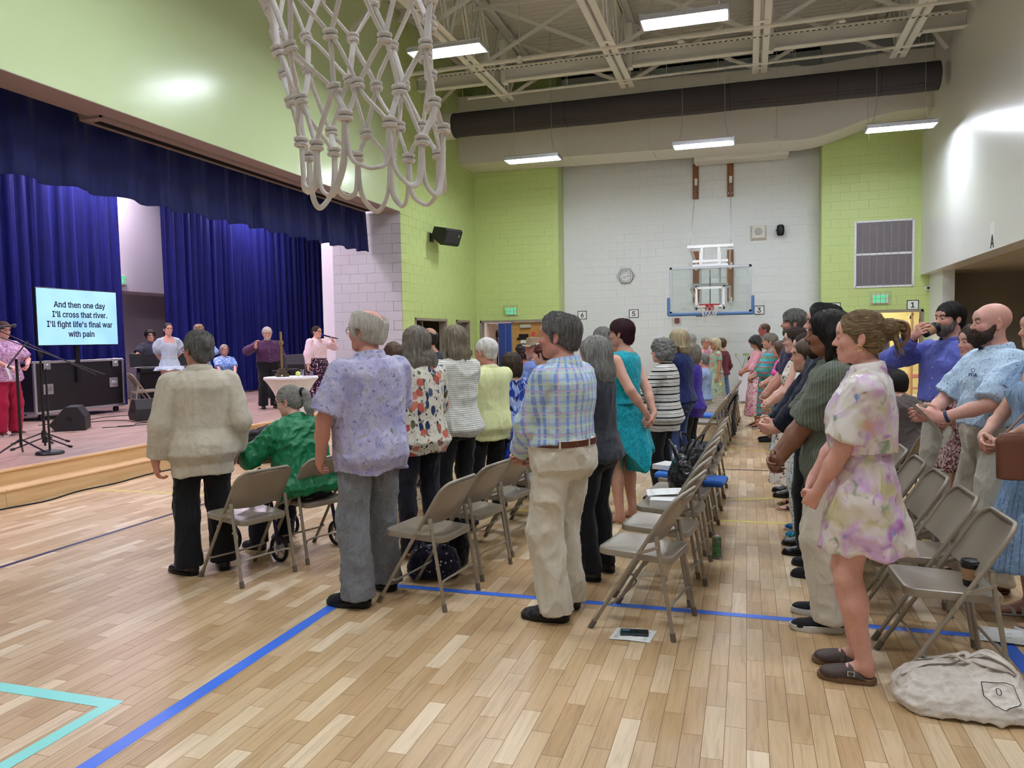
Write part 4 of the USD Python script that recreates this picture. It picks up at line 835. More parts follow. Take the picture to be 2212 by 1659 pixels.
def footprint(w=1.0, l=1.0, heel=0.036, ball=0.047, toe=0.037, sq=0):
 a = np.linspace(0, 2 * pi, 20, endpoint=False); C = lambda x, y, r: np.c_[x + r * w * np.cos(a), (y + r * np.sin(a)) * l]
 return np.vstack([C(0, -.038, heel), C(0.002, .10, ball), C(-0.004, .160, toe)])
def slab(o, h, z=0.0, inset=0.004):
 c = o.mean(0); i = c + (o - c) * (1 - inset / 0.05); return hull(np.vstack([np.c_[i, np.full(len(o), z)], np.c_[o, np.full(len(o), z + h * .3)], np.c_[o, np.full(len(o), z + h)]]))
def put_foot(m, pos, ang, fs, mir, z=0):
 v = np.asarray(m[0]) * fs * np.array([mir, 1, 1]); f = m[1] if mir > 0 else m[1][:, ::-1]; return mv((v, f), (pos[0], pos[1], z), ang)
SHOES = {}
def make_shoe(root, st, pos, ang, fs, mir, res):
 kind, up, so = st['kind'], st['mat'], st.get('sole', m_black); sh = {'sneaker': .030, 'shoe': .020, 'loafer': .016, 'clog': .030, 'sandal': .014, 'espadrille': .036, 'boot': .022, 'slip': .034}[kind]
 cutz = [((0, 0, sh * .55), (0, 0, -1))]
 if kind in ('sandal', 'espadrille'):
  s = part(root, 'sandal', put_foot(slab(footprint(), sh), pos, ang, fs, mir), so, smooth=35); st_ = []
  for y, z, w in ((0.085, .040, .014), (0.035, .062, .012)) if kind == 'sandal' else ((.10, .035, .026), (.045, .058, .020)):
   pts = [(x, y + .01 * math.cos(x * 30), sh + z * math.sqrt(max(1 - (x / .05) ** 2, 0))) for x in np.linspace(-.05, .05, 11)]; st_.append(tube(np.array(pts), w, 6, up=(0, 0, 1), flat=.18))
  if kind == 'sandal': st_.append(tube([(math.cos(a) * .040, -.03 + .045 * math.sin(a), sh + .055) for a in np.linspace(0.3, 2 * pi + 0.3, 17)], .005, 5))
  part(s, 'strap', put_foot(cat(st_), pos, ang, fs, mir), up, smooth=40); return
 if kind == 'boot': P = [ell((0, -.03, .05), (.040, .050, .055), 0.03), ell((0, .06, .038), (.042, .08, .040), 0.03), ell((0, .13, .028), (.045, .060, .030), 0.02), cap((0, -.02, .06), (0, -.03, .34), .050, .058, 0.03, cut=[((0, 0, .35), (0, 0, 1))])]
 elif kind == 'clog': P = [ell((0, .055, .042), (.046, .075, .046), 0.03), ell((0, .125, .036), (.054, .068, .036), 0.03), cap((-.03, -.02, .025), (-.030, .02, .04), .012, .016, .02), cap((.03, -.02, .025), (.030, .02, .04), .012, .016, .02), ell((0, -.02, .095), (.031, .075, .06), .01, op='s')]
 elif kind in ('loafer', 'slip', 'shoe'): P = [ell((0, -.035, .042), (.038, .044, .046), 0.03), ell((0, .05, .034), (.040, .08, .042), 0.03), ell((0, .13, .026), (.045, .070, .031 if kind != 'slip' else .036), 0.02), ell((0, -.025, .105), (.029, .045, .045), .012, op='s')]
 else: P = [ell((0, -.035, .046), (.040, .046, .052), 0.03), ell((0, .055, .042), (.041, .08, .048), 0.03), ell((0, .13, .030), (.048, .066, .036), 0.02), ell((0, -.022, .120), (.030, .042, .045), .012, op='s')]
 for p in P:
  if p.op == 'u':
   f0 = p.fn; p.fn = lambda x, y, z, f0=f0: np.maximum(f0(x, y, z), sh * .6 - z)
 v, f = solid(P, res, rel=1); s = part(root, 'boot' if kind == 'boot' else ('clog' if kind == 'clog' else 'shoe'), put_foot((v, f), pos, ang, fs, mir), up, smooth=True)
 part(s, 'sole', put_foot(slab(footprint(1.06, 1.03), sh), pos, ang, fs, mir), so, smooth=35)
 if kind == 'sneaker' or st.get('laces'):
  part(s, 'laces', put_foot(cat([tube([(-.026, y, .058 + (.10 - y) * .33), (0, y + .004, .078 + (.085 - y) * .38), (.026, y, .058 + (.10 - y) * .33)], .0032, 5) for y in (.03, .045, .06, .075, .09)]), pos, ang, fs, mir), st.get('lace', up))
 if kind == 'clog':
  part(s, 'strap', put_foot(tube([(x, .045, .03 + .062 * math.sqrt(max(1 - (x / .054) ** 2, 0))) for x in np.linspace(-.053, .053, 13)], .014, 6, up=(0, 0, 1), flat=.2), pos, ang, fs, mir), up, smooth=40)
  part(s, 'buckle', put_foot(cat([bar((.0515, .03 + i * .03, .045), (.046, .03 + i * .03, .068), .004) for i in (0, 1)] + [bar((.0515, .028, .046), (.0515, .062, .046), .004), bar((.046, .028, .067), (.046, .062, .067), .004)]), pos, ang, fs, mir), m_chrome)
 if kind == 'loafer': part(s, 'strap', put_foot(cat([tube([(x, .055, .03 + .046 * math.sqrt(max(1 - (x / .046) ** 2, 0))) for x in np.linspace(-.045, .045, 11)], .012, 6, up=(0, 0, 1), flat=.2), tube([(-.018, .055, .079), (-.006, .055, .083), (.006, .055, .083), (.018, .055, .079)], .004, 6)]), pos, ang, fs, mir), up, smooth=40)
def watch(root, w, d, n, r, band, face, s=1.0):
 d = unit(d); n = unit(np.asarray(n, float) - d * (np.asarray(n) @ d)); b = np.cross(d, n); a = np.linspace(0, 2 * pi, 21)[:-1]
 p = part(root, 'wristwatch', tube([w + (n * math.cos(t) * r * .92 + b * math.sin(t) * r * 1.08) for t in a], .011, 6, closed=True, flat=.22, up=tuple(n)), band, smooth=40)
 R = np.array([b, d, n]); v, f = rbox(.034, .038, .010, .004); part(p, 'watch_case', (w - n * (r + .002) * s + v @ R, f), face)

PPL = {}
def find(t): return next(i for k, i in PPL.items() if t in k)
def person(label, loc, rotz, H=1.72, sex='m', q='mid', skin='fair', bw=1.0, dw=1.0, belly=0.0, bust=0.0, fat=0.0, arm=1.0, legw=1.0, lean=0.0, headturn=0.0, nod=0.0, tilt=0.0, mouth=0.0,
  hair=None, beard=None, glasses=None, top=None, bottom=None, skirt=None, shoes=None, hands=None, feet=None, toe=0.15, seat=None, belt=None, glow=None, headscale=1.0, extra=None, group=None, brow=None, headpos=None, headhair=True):
 """one standing or seated figure. Local frame: faces +y, right hand at +x. hands = {'L': (wrist, pole, hand dir, palm normal, curl), 'R': ...}"""
 r = RES[q]; s = H / 1.75; fem = sex == 'f'; root = thing('person', label, 'person', loc, rotz, group); rg = np.random.default_rng(sum(map(ord, label)) % 9973)
 seed = int(rg.integers(1, 9999)); sk = np.array(lin(SKIN[skin]) if isinstance(skin, str) else lin(skin))
 cl, sl = math.cos(lean), math.sin(lean); ax = (V3(1, 0, 0), V3(0, cl, -sl), V3(0, sl, cl)); S_, F_, U_ = ax
 P0 = V3(0, 0, 0.96 * s) if not seat else V3(0, seat[1], seat[0]); at = lambda x, y, h: P0 + s * (S_ * x + F_ * y + U_ * h)
 base = FEM if fem else MALE; body_st = [(h * s, wx * s * bw * (1 if h < .44 else (1 + (bw - 1) * -.4) / 1), wy * s * dw, yo * s) for h, wx, wy, yo in base]
 shx = (.158 if fem else .182) * s * (1 + (bw - 1) * .55); SH = {k: at(0, -.010, .430) + S_ * m * shx for k, m in (('L', -1), ('R', 1))}
 NB = at(0, -.012, .50); HC = at(0, .022, .665) if headpos is None else at(*headpos); HR = rotm(headturn, nod, tilt); hs = (0.97 if fem else 1.02) * headscale
 HIP = {k: P0 + V3(m * .088 * s * (1 + (bw - 1) * .6), 0, -.03 * s) for k, m in (('L', -1), ('R', 1))}
 fpos = feet or {'L': (-.115, 0.0), 'R': (.115, 0.0)}; lift = (shoes or {}).get('h', 0.02)
 ANK = {k: V3(fpos[k][0], fpos[k][1] - .02, .075 * s + lift * .5) for k in 'LR'}; KN = {}
 for k in 'LR': KN[k], ANK[k] = ik(HIP[k], ANK[k], (.445 if seat else .432) * s, (.435 if seat else .420) * s, (0.12 * (1 if k == 'R' else -1), 1, 0.15 if seat else 0))
 aL = (.285 if fem else .30) * s, (.245 if fem else .262) * s; EL, WR, hd = {}, {}, {}
 hands = hands or {}
 for k, m in (('L', -1), ('R', 1)):
  w, pole, d, n, c = (hands.get(k) or (None, None, None, None, None)); w = SH[k] + V3(m * .055, .05, -.525 * s) if w is None else np.asarray(w, float) * (1 if len(w) == 3 else 1)
  pole = pole or (m * .35, -1, 0); EL[k], WR[k] = ik(SH[k], w, *aL, pole); dd = unit(WR[k] - EL[k]) if d is None else unit(d); hd[k] = (dd, n or (-m, .25, 0), .55 if c is None else c)
 ar = ((.046, .037, .0245) if fem else (.053, .043, .029)); ar = [a * s * arm for a in ar]; ar[2] = ar[2] / arm * (1 + (arm - 1) * .4)
 lg = [(.086 if fem else .086) * s * legw, .056 * s * (1 + (legw - 1) * .7), .037 * s]
 # ---- body
 B = [loft(P0, ax, body_st, 0.03)]
 if belly: B.append(ell(at(0, .055, .10), V3(.150 * bw, .075 + .07 * belly, .15) * s, .06))
 if bust: B += [ell(at(m * .072, .075, .315), V3(.062, .048, .055) * s * (0.8 + .4 * bust), .03) for m in (-1, 1)]
 HB = xf(head_prims(fem, fat, nose=1.12 if not fem else .95, mouth=mouth), HC, HR, hs); jaw = HC + HR @ V3(0, -.018, -.055) * hs
 B += [cap(NB - U_ * .04, jaw, (.050 if fem else .060) * s * (1 + .25 * fat), (.046 if fem else .056) * s * (1 + .25 * fat), .035), cap(NB + F_ * -.02, at(-.11, -.018, .438), .038 * s, .038 * s, .05), cap(NB + F_ * -.02, at(.11, -.018, .438), .038 * s, .038 * s, .05)] + HB
 hb = []
 for k, m in (('L', -1), ('R', 1)):
  B += [ell(SH[k] + V3(0, 0, -.008), V3(1, 1, 1) * ar[0] * 1.03, .035), cap(SH[k], EL[k], ar[0], ar[1], .03), cap(EL[k], EL[k] * .62 + WR[k] * .38, ar[1], ar[1] * 1.0, .02), cap(EL[k] * .62 + WR[k] * .38, WR[k], ar[1] * .98, ar[2], .02)]
  hp = hand_prims(WR[k], hd[k][0], hd[k][1], hd[k][0] * 0 + (V3(0, 0, 1) if abs(hd[k][0][2]) < .7 else V3(0, 1, 0)), hd[k][2], s * (.93 if fem else 1.03)); hb.append(hp)
  B += [cap(HIP[k], KN[k], lg[0], lg[1], .04), cap(KN[k], KN[k] * .68 + ANK[k] * .32, lg[1] * .98, lg[1] * .96, .03), cap(KN[k] * .68 + ANK[k] * .32, ANK[k], lg[1] * .94, lg[2], .03)]
  if not seat: B.append(ell(KN[k] * .70 + ANK[k] * .30 + V3(0, -.020 * s, 0), V3(.048, .046, .11) * s * legw ** .5, .03))
 tang = {'L': toe[0], 'R': toe[1]} if isinstance(toe, tuple) else {'L': toe, 'R': -toe}
 fs = (.93 if fem else 1.04) * s ** .7
 for k, m in (('L', -1), ('R', 1)):
  if shoes and shoes['kind'] in ('sandal', 'espadrille', 'clog', 'bare'):
   B += place_foot(foot_shape(None, 0, fs), fpos[k], tang[k], {'clog': .022, 'sandal': .014, 'espadrille': .034, 'bare': 0}[shoes['kind']], fs, m); B.append(cap(ANK[k], (fpos[k][0], fpos[k][1] - .02, .05 + lift), lg[2], lg[2] * .95, .02))
 Hlo, Hhi = np.min([p.lo for p in HB], 0) - .012, np.max([p.hi for p in HB], 0) + .012; Hlo[2] = min(Hlo[2], (NB + HC)[2] / 2 - .05)
 ms = []; boxes = [(Hlo, Hhi)]; allB = B + [p for hp in hb for p in hp]
 for hp in hb: boxes.append((np.min([p.lo for p in hp], 0) - .008, np.max([p.hi for p in hp], 0) + .008))
 v, f = solid(allB, r['body']); c = v[f].mean(1); keep = np.ones(len(f), bool)
 for lo, hi in boxes: keep &= ~((c > lo + r['body'] * .8) & (c < hi - r['body'] * .8)).all(1)
 ms.append((v, f[keep]))
 for (lo, hi), rr in zip(boxes, (r['head'], r['hand'], r['hand'])):
  g = grid_axes(lo, hi, rr); vv, ff = surface(field(allB, g), g)
  if len(vv): ms.append((relax(vv, ff, 1, .35), ff))
 v, f = cat(ms); us = np.unique(f); mp = np.zeros(len(v), int); mp[us] = np.arange(len(us)); v, f = v[us], mp[f]; col = np.tile(sk, (len(v), 1)); qv = (v - HC) @ HR / hs; X, Y, Z = qv.T; hh = np.linalg.norm(qv, axis=1) < .2
 def paint(mask, c, a):
  w = np.clip(mask, 0, 1)[:, None] * a; col[:] = col * (1 - w) + np.array(c) * w
 lipc = sk * (0.92, 0.58, 0.60) if fem else sk * (0.88, 0.66, 0.66)
 paint(hh * (Y > .06) * np.clip(1.4 - np.maximum(np.abs(X) / .022, np.abs(Z + .060) / .0125), 0, 1), lipc, .75)
 bc = np.array(lin(brow or (hair[1] if hair else (70, 52, 40)))); ax_ = np.abs(X)
 paint(hh * (Y > .05) * (ax_ > .012) * (ax_ < .052) * np.clip(1.5 - np.abs(Z - .026 + 8 * (ax_ - .032) ** 2 - .1 * (ax_ - .03)) / .0065, 0, 1), bc, .8 if not fem else .6)
 paint(hh * (Y > .03) * np.exp(-((ax_ - .042) / .022) ** 2 - ((Z + .028) / .022) ** 2), sk * (1.02, .72, .72), .45)
 paint(hh * np.exp(-((ax_) / .012) ** 2 - ((Z + .027) / .014) ** 2) * (Y > .09), sk * (1.0, .70, .70), .4); paint(hh * (ax_ > .076) * 1.0, sk * (1.0, .72, .70), .35)
 if beard and beard[0] == 'stubble': paint(hh * (Y > -.01) * np.clip((-.030 - Z) / .02, 0, 1) * np.clip((Y - .0) / .03, 0, 1) * (1 - np.clip(1.4 - np.maximum(ax_ / .022, np.abs(Z + .060) / .0125), 0, 1)), lin(beard[1]), .45)
 for k in 'LR': paint(np.clip(1.3 - np.linalg.norm(v - (WR[k] + hd[k][0] * .13), axis=1) / .07, 0, 1), sk * (1.0, .80, .78), .5)
 bodyp = part(root, 'body', (v, f), m_skin, smooth=True, col=col)
 # ---- eyes
 if q != 'far':
  a = np.linspace(0, pi, 11); prof = np.c_[np.sin(a), -np.cos(a)]; ev, ef = lathe([(max(p, 0), z) for p, z in prof], 12); ev = np.c_[ev[:, 0], ev[:, 2], ev[:, 1]]; ef = _orient(ev, ef)
  ca = ev[:, 1]; ecol = np.where((ca > .955)[:, None], np.array([.01, .01, .01]), np.where((ca > .80)[:, None], np.array(lin((84, 70, 56))), np.array([.46, .43, .42])))
  for m in (-1, 1): part(root, 'eye', ((V3(m * .031, .0790, .0045) + ev * .0125) * hs @ HR.T + HC, ef), m_eye, smooth=True, col=ecol)
 # ---- hair
 if hair:
  st, hm = hair[0], hair[2]
  if st == 'cap': pass
  else:
   sets = [('hair', hair_prims(st, hair[3] if len(hair) > 3 else 0.0))]
   ex = extra_hair(st)
   for nm, hp in sets:
    hp = xf(hp + (ex if st in ('updo', 'pony', 'braid') else []), HC, HR, hs); hv, hf = solid(hp, r['hair'])
    if len(hv):
     qh = (hv - HC) @ HR / hs; dn = st in ('long', 'longer', 'longwavy', 'shoulder', 'bob')
     sc, am = ((55, 55, 6), .006) if dn else (((38, 38, 38), .012) if st in ('curly', 'braid') else (((50, 9, 50), .0035) if st in ('back', 'pony', 'updo') else (((26, 26, 22), .011) if st in ('wavy_short',) else ((60, 60, 14), .0035))))
     if st == 'longwavy': sc, am = (34, 34, 13), .011
     w = meshkit.noise(qh * 6 + 3, seed)[:, None] * (1.5 if st in ('curly', 'longwavy', 'wavy_short') else .8); hv = hv + normals(hv, hf) * (am * 2 * (meshkit.noise(qh * np.array(sc) + w * 2, seed + 3) - .5))[:, None]
     hp_ = part(root, nm, (hv, hf), hm, smooth=True)
     if q == 'near' or (q == 'mid' and st not in ('crop',)):
      nS = (5200 if dn else 4200) if q == 'near' else 2200
      if st in ('short', 'crew', 'ring', 'thin', 'pixie', 'wavy_short', 'crop'): dfn = lambda p: np.stack([np.zeros(len(p)), -0.75 * np.ones(len(p)) * np.clip(((p - HC) @ HR)[:, 2] / .05 + .3, 0.15, 1), -.9 * np.clip(1.1 - ((p - HC) @ HR)[:, 2] / .09, .1, 1)], 1) @ HR.T; Ls = .045
      elif st in ('back', 'pony', 'updo'): dfn = lambda p: unit_rows((HC + HR @ V3(0, -.125, .03) * hs) - p) + (np.array([0, 0, -.9]) * (np.linalg.norm(p - (HC + HR @ V3(0, -.125, .03) * hs), axis=1) < .045)[:, None]); Ls = .06
      elif st in ('curly', 'braid'): dfn = lambda p: np.tile([0, -.2, -.7], (len(p), 1)); Ls = .035
      else: dfn = lambda p: np.tile([0, -.05, -1.0], (len(p), 1)) + np.where(((p - HC)[:, 2] > .06 * hs)[:, None], (p - HC) * [6, 4, 0], 0); Ls = .075
      strands(hp_, 'strands', hv, hf, nS, hm, dfn, Ls, seed, lift=.0035 if st not in ('back', 'pony', 'updo', 'crop') else .0018, width=.0012 if q == 'near' else .0016, curl=.5 if st in ('curly', 'wavy_short', 'longwavy') else .08)
 if beard and beard[0] in ('full', 'short', 'goatee', 'moustache'):
  bp = beard_prims({'full': 1.0, 'short': .35, 'goatee': .35, 'moustache': .2}[beard[0]])
  if beard[0] == 'goatee': bp = [bp[1], bp[4], *bp[5:6]]
  if beard[0] == 'moustache': bp = [cap((-.024, .088, -.046), (.024, .088, -.046), .0065, None, .01)]
  bv, bf = solid(xf(bp, HC, HR, hs), r['hair'] * .85)
  if len(bv):
   bv = bv + normals(bv, bf) * (.005 * (meshkit.noise(bv * 110, seed) - .5))[:, None]; b_ = part(root, 'beard' if beard[0] != 'moustache' else 'moustache', (bv, bf), beard[1], smooth=True)
   if q != 'far': strands(b_, 'whiskers', bv, bf, 1800, beard[1], lambda p: np.tile(HR @ V3(0, .3, -1), (len(p), 1)), .018, seed, lift=.004, width=.0011)
 if glasses:
  gm = glasses if not isinstance(glasses, bool) else m_glass_frame; g = []
  for m in (-1, 1):
   g.append(tube([(m * .033 + .024 * math.cos(a), .104 - .008 * abs(math.cos(a)) * (m * math.cos(a) > 0), .004 + .0185 * math.sin(a)) for a in np.linspace(0, 2 * pi, 25)[:-1]], .0019, 6, closed=True))
   g.append(tube([(m * .057, .097, .010), (m * .074, .07, .011), (m * .083, .01, .010), (m * .084, -.015, .0)], .0018, 6))
  g.append(tube([(-.010, .105, .010), (0, .108, .012), (.010, .105, .010)], .0018, 6)); gv, gf = cat(g); part(root, 'glasses', (gv * hs @ HR.T + HC, gf), gm, smooth=True)
 # ---- clothes
 if bottom:
  o = bottom.get('off', .014); wh = bottom.get('waist', .085); hem = bottom.get('hem', .055); kr, hr = bottom.get('knee', .074) * s, bottom.get('cuff', .080) * s; st = [(h, wx + o, wy + o, yo) for h, wx, wy, yo in body_st if h <= wh * s + 1e-6]; st.append((wh * s, np.interp(wh * s, [b[0] for b in body_st], [b[1] for b in body_st]) + o, np.interp(wh * s, [b[0] for b in body_st], [b[2] for b in body_st]) + o + .02 * belly, .01 * belly))
  TP = [loft(P0, ax, st, .03)]
  if belly: TP.append(ell(at(0, .055, .06), V3(.150 * bw + o, .075 + .07 * belly + o, .15) * s, .05, cut=[(P0 + U_ * wh * s, U_)]))
  for k in 'LR':
   hc = [(V3(0, 0, hem), V3(0, 0, -1))]; TP += [cap(HIP[k], KN[k], max(lg[0] + o * 1.1, kr), max(kr, lg[1] + o), .03), cap(KN[k], ANK[k] + V3(0, .012, -.06), max(kr, lg[1] + o), hr, .03, cut=hc)]
   if not seat: TP.append(ell(KN[k] * .70 + ANK[k] * .30 + V3(0, -.020 * s, 0), V3(.050, .048, .11) * s * legw ** .5 + o * .8, .03))
  tv, tf = solid(TP, r['cloth']); tv = folds(tv, tf, bottom.get('amp', .015) * (1 if q != 'far' else .7), seed + 5, (1, 1, .42) if not bottom.get('smooth') else (1, 1, .3), bottom.get('fscale', 9.0)); tp = part(root, bottom.get('name', 'trousers'), (tv, tf), bottom['mat'], smooth=True)
  if belt is not None:
   hb_ = belt.get('h', wh - .02) * s; wx, wy, yo = (np.interp(hb_, [b[0] for b in st], [b[i] for b in st]) for i in (1, 2, 3)); a = np.linspace(0, 2 * pi, 49)[:-1]; e = 2 / 2.3
   sp = lambda t, w: math.copysign(abs(t) ** e, t) * w
   bp = part(tp, 'belt', band([P0 + U_ * hb_ + S_ * sp(math.cos(t), wx + .007) + F_ * (sp(math.sin(t), wy + .007) + yo) for t in a], .034 * s, .005), belt['mat'], smooth=30)
   part(bp, 'buckle', cbox(.05, .006, .036, .002, P0 + U_ * hb_ + F_ * (wy + .014 + yo)), belt.get('buckle', m_chrome))
   part(bp, 'belt_loop', cat([mv(cbox(.011, .006, .046, .001), P0 + U_ * hb_ + S_ * sp(math.cos(t), wx + .013) + F_ * (sp(math.sin(t), wy + .013) + yo), t + pi / 2) for t in (.6, 2.5, 3.7, 4.71, 5.7)]), bottom['mat'], kind='stuff')
 if skirt:
  o = skirt.get('off', .012); hem = (skirt['hem'] * s - P0[2]); top_h = skirt.get('waist', .13) * s; hx, hy = skirt.get('flare', (.26, .24)); xs = [(h, wx + o, wy + o, yo) for h, wx, wy, yo in body_st if -.02 * s <= h < top_h]
  st = [(hem, hx * s, hy * s, skirt.get('y', 0) * s), (hem * .5, (hx * .55 + .5 * (body_st[1][1] / s + o)) * s, (hy * .55 + .5 * (body_st[1][2] / s + o)) * s, skirt.get('y', 0) * .5 * s), (-.09 * s, body_st[1][1] + o + .020, body_st[1][2] + o + .020, -.006 * s)] + [(h, a + .012 * (h < .06 * s), b + .012 * (h < .06 * s), c) for h, a, b, c in xs] + [(top_h, np.interp(top_h, [b[0] for b in body_st], [b[1] for b in body_st]) + o, np.interp(top_h, [b[0] for b in body_st], [b[2] for b in body_st]) + o, 0)]
  cut = skirt.get('cut'); P_ = [loft(P0, ax if not skirt.get('plumb') else (S_, V3(0, 1, 0), V3(0, 0, 1)), st, .02, 2.1, skirt.get('pleat'))]
  if belly: P_.append(ell(at(0, .06, .08), V3(.150 * bw + o, .075 + .07 * belly + o, .15) * s, .06))
  zh = hem + P0[2]; f0 = P_[0].fn; wv = skirt.get('wave', .012)
  def fcut(x, y, z, f0=f0): return np.maximum(f0(x, y, z), zh + wv * np.sin(6 * np.arctan2(y, x) + seed) + skirt.get('dip', 0) * np.abs(np.sin(2 * np.arctan2(y, x) + .6)) + .004 - z)
  P_[0].fn = fcut; P_[0].lo = P_[0].lo - (0, 0, .02)
  kv, kf = solid(P_, r['cloth']); kv = folds(kv, kf, skirt.get('amp', .012), seed + 9, (1, 1, .35), 10); part(root, skirt.get('name', 'skirt'), (kv, kf), skirt['mat'], smooth=True)
 tops = top if isinstance(top, list) else ([top] if top else [])
 for ti, T in enumerate(tops):
  o = T.get('off', .016); hem = T.get('hem', -.10) * s; lo = T.get('loose', 1.0); cw, cd = body_st[6][1] + o, body_st[5][2] + o; tk = T.get('top', .505) * s
  st = []
  for h, wx, wy, yo in body_st:
   if h > tk + 1e-6: continue
   if h < .36 * s: hp_o = .028 * min(max((.06 * s - h) / (.08 * s), 0), 1); st.append((h, max(wx + o + hp_o, (cw - .012) * lo * T.get('wx', .96)), max(wy + o + hp_o, (cd) * lo * T.get('wy', .93)) + .035 * belly, yo + .03 * belly))
   else: st.append((h, wx + o, wy + o, yo))
  st.append((tk, *[np.interp(tk, [b[0] for b in body_st], [b[i] for b in body_st]) + (o if i < 3 else 0) for i in (1, 2, 3)])) if tk < body_st[-1][0] else None
  if hem < st[0][0]: st.insert(0, (hem - .02, st[0][1] * T.get('hemx', 1.0), st[0][2] * T.get('hemx', 1.0), st[0][3]))
  hd0 = at(0, 0, 0) + U_ * hem; G = [loft(P0, ax, st, .03, T.get('exp', 2.35), T.get('pleat'))]
  if belly: G.append(ell(at(0, .060, .10), V3(.150 * bw + o, .075 + .075 * belly + o, .16) * s, .06))
  if bust: G += [ell(at(m * .072, .080, .312), V3(.064, .052, .060) * s * (0.8 + .4 * bust) + o * .7, .04) for m in (-1, 1)]
  f0s = [g.fn for g in G]; wv = T.get('wave', .006)
  for g in G:
   def hc_(x, y, z, f0=g.fn): return np.maximum(f0(x, y, z), -(((x - hd0[0]) * U_[0] + (y - hd0[1]) * U_[1] + (z - hd0[2]) * U_[2]) - wv * np.sin(3 * np.arctan2(y, x) + seed)))
   g.fn = hc_
  if T.get('round'): G += [cap(NB + F_ * -.016 - U_ * .008, at(m * .115, -.016, .440), (.038 + o) * s, (.038 + o) * s, .04) for m in (-1, 1)]
  else: G += [cap(at(m * .075, -.018, .470), at(m * .125, -.014, .440), (.034 + o * .8) * s, (.038 + o) * s, .04) for m in (-1, 1)]
  sv = T.get('sleeve', .9); sr = T.get('sleeve_r', .010)
  for k, m in (('L', -1), ('R', 1)):
   if sv <= 0: continue
   G.append(ell(SH[k] + V3(-m * .010, 0, -.010), V3(1, 1, 1) * (ar[0] * 1.0 + o * .5), .03)); pf = T.get('puff', 0)
   if sv <= 1:
    e = SH[k] + (EL[k] - SH[k]) * sv; dr = unit(EL[k] - SH[k]); G.append(cap(SH[k], e + dr * .03, ar[0] + o * .8 + sr * .6, ar[0] * (1 - sv) + ar[1] * sv + o * .7 + sr * 1.6, T.get('sk', .016), cut=[(e, dr)]))
    if pf: G.append(ell(SH[k] + (EL[k] - SH[k]) * .45, V3(1, 1, 1.25) * (ar[0] + pf), .04, cut=[(e, dr)]))
   else:
    t = sv - 1; e = EL[k] + (WR[k] - EL[k]) * t; dr = unit(WR[k] - EL[k]); G += [cap(SH[k], EL[k], ar[0] + o * .8 + sr * .5, ar[1] + o * .7 + sr, T.get('sk', .016)), cap(EL[k], e + dr * .03, ar[1] + o * .7 + sr, max(ar[1] * (1 - t) + ar[2] * t, ar[2]) + o * .4 + sr * T.get('cuff', .8), .03, cut=[(e, dr)])]
  nk = T.get('neck')
  if nk == 'v': G.append(ell(at(0, .085, .46), V3(.055, .07, .10) * s, .012, op='s'))
  if nk == 'scoop': G.append(ell(at(0, .075, .475), V3(.095, .085, .085) * s, .015, op='s'))
  if nk == 'backscoop': G.append(ell(at(0, -.04, .535), V3(.12, .10, .070) * s, .015, op='s'))
  if nk == 'wide': G.append(ell(at(0, .0, .53), V3(.17, .15, .055) * s, .015, op='s'))
  if nk == 'square': G += [loft(at(0, .09, .40), ax, [(0, .085 * s, .09 * s, 0), (.2, .10 * s, .09 * s, 0)], .01, 5, op='s')]
  if sv <= 0: G += [ell(SH[k] + V3(m * (.030 if sv == 0 else .018), .0, -.035), V3(.050, .085, .095) * s, .012, op='s') for k, m in (('L', -1), ('R', 1))]
  if T.get('open'): G.append(loft(at(0, .16, -.3), ax, [(0, .085 * s, .12 * s, 0), (.45 * s, .05 * s, .12 * s, 0), (.8 * s, .045 * s, .12 * s, 0)], .01, 3, op='s'))
  gv, gf = solid(G, r['cloth']); gv = folds(gv, gf, T.get('amp', .015), seed + 20 + ti, T.get('fst', (1, 1, .6)), T.get('fscale', 8.0))
  garm = gv; gp = part(root, T.get('name', 'shirt'), (gv, gf), T['mat'], smooth=True)
  if T.get('collar'): part(gp, 'collar', collar(at(0, -.010, T.get('ch', .500)), ax, (.068 if fem else .077) * s * (1 + .2 * fat), (.070 if fem else .080) * s * (1 + .2 * fat), T['collar'] * s, gap=T.get('gap', .35)), T.get('collar_mat', T['mat']), smooth=50)
  if T.get('buttons'):
   rel = gv - P0; bx, bf_, bh = rel @ S_, rel @ F_, rel @ U_; bs = []
   for h in T['buttons']:
    k = np.nonzero((np.abs(bx) < .014) & (np.abs(bh - h * s) < .016))[0]
    if len(k): bs.append(mv(cbox(.011, .006, .011, .003), gv[k[np.argmax(bf_[k])]] + F_ * .001))
   if bs: part(gp, 'button', cat(bs), T.get('button_mat', m_chrome), kind='stuff')
 if shoes and shoes['kind'] != 'bare':
  for k, m in (('L', -1), ('R', 1)): make_shoe(root, shoes, fpos[k], tang[k], fs, m, r['shoe'])
 info = dict(root=root, s=s, at=at, ax=ax, WR=WR, EL=EL, SH=SH, HC=HC, HR=HR, hs=hs, hd=hd, ar=ar, P0=P0, KN=KN, ANK=ANK, st=body_st, NB=NB, gv=garm if tops else None, loc=loc, rotz=rotz); PPL[label] = info
 if extra: extra(info)
 return info
def unit_rows(a): return a / (np.linalg.norm(a, axis=1, keepdims=True) + 1e-9)
def band(P, h, t):
 """an upright closed band of height h and thickness t along the ring P"""
 P = np.asarray(P, float); c = P.mean(0); n = unit_rows((P - c) * [1, 1, 0]); z = np.array([0, 0, h / 2]); m = len(P)
 V = np.vstack([P - z, P + z, P + z + n * t, P - z + n * t]); i = np.arange(m); j = (i + 1) % m; F = []
 for a in range(4): b = (a + 1) % 4; F.append(np.c_[i + a * m, j + a * m, j + b * m, i + b * m])
 return V, quads(np.vstack(F))[:, ::-1]
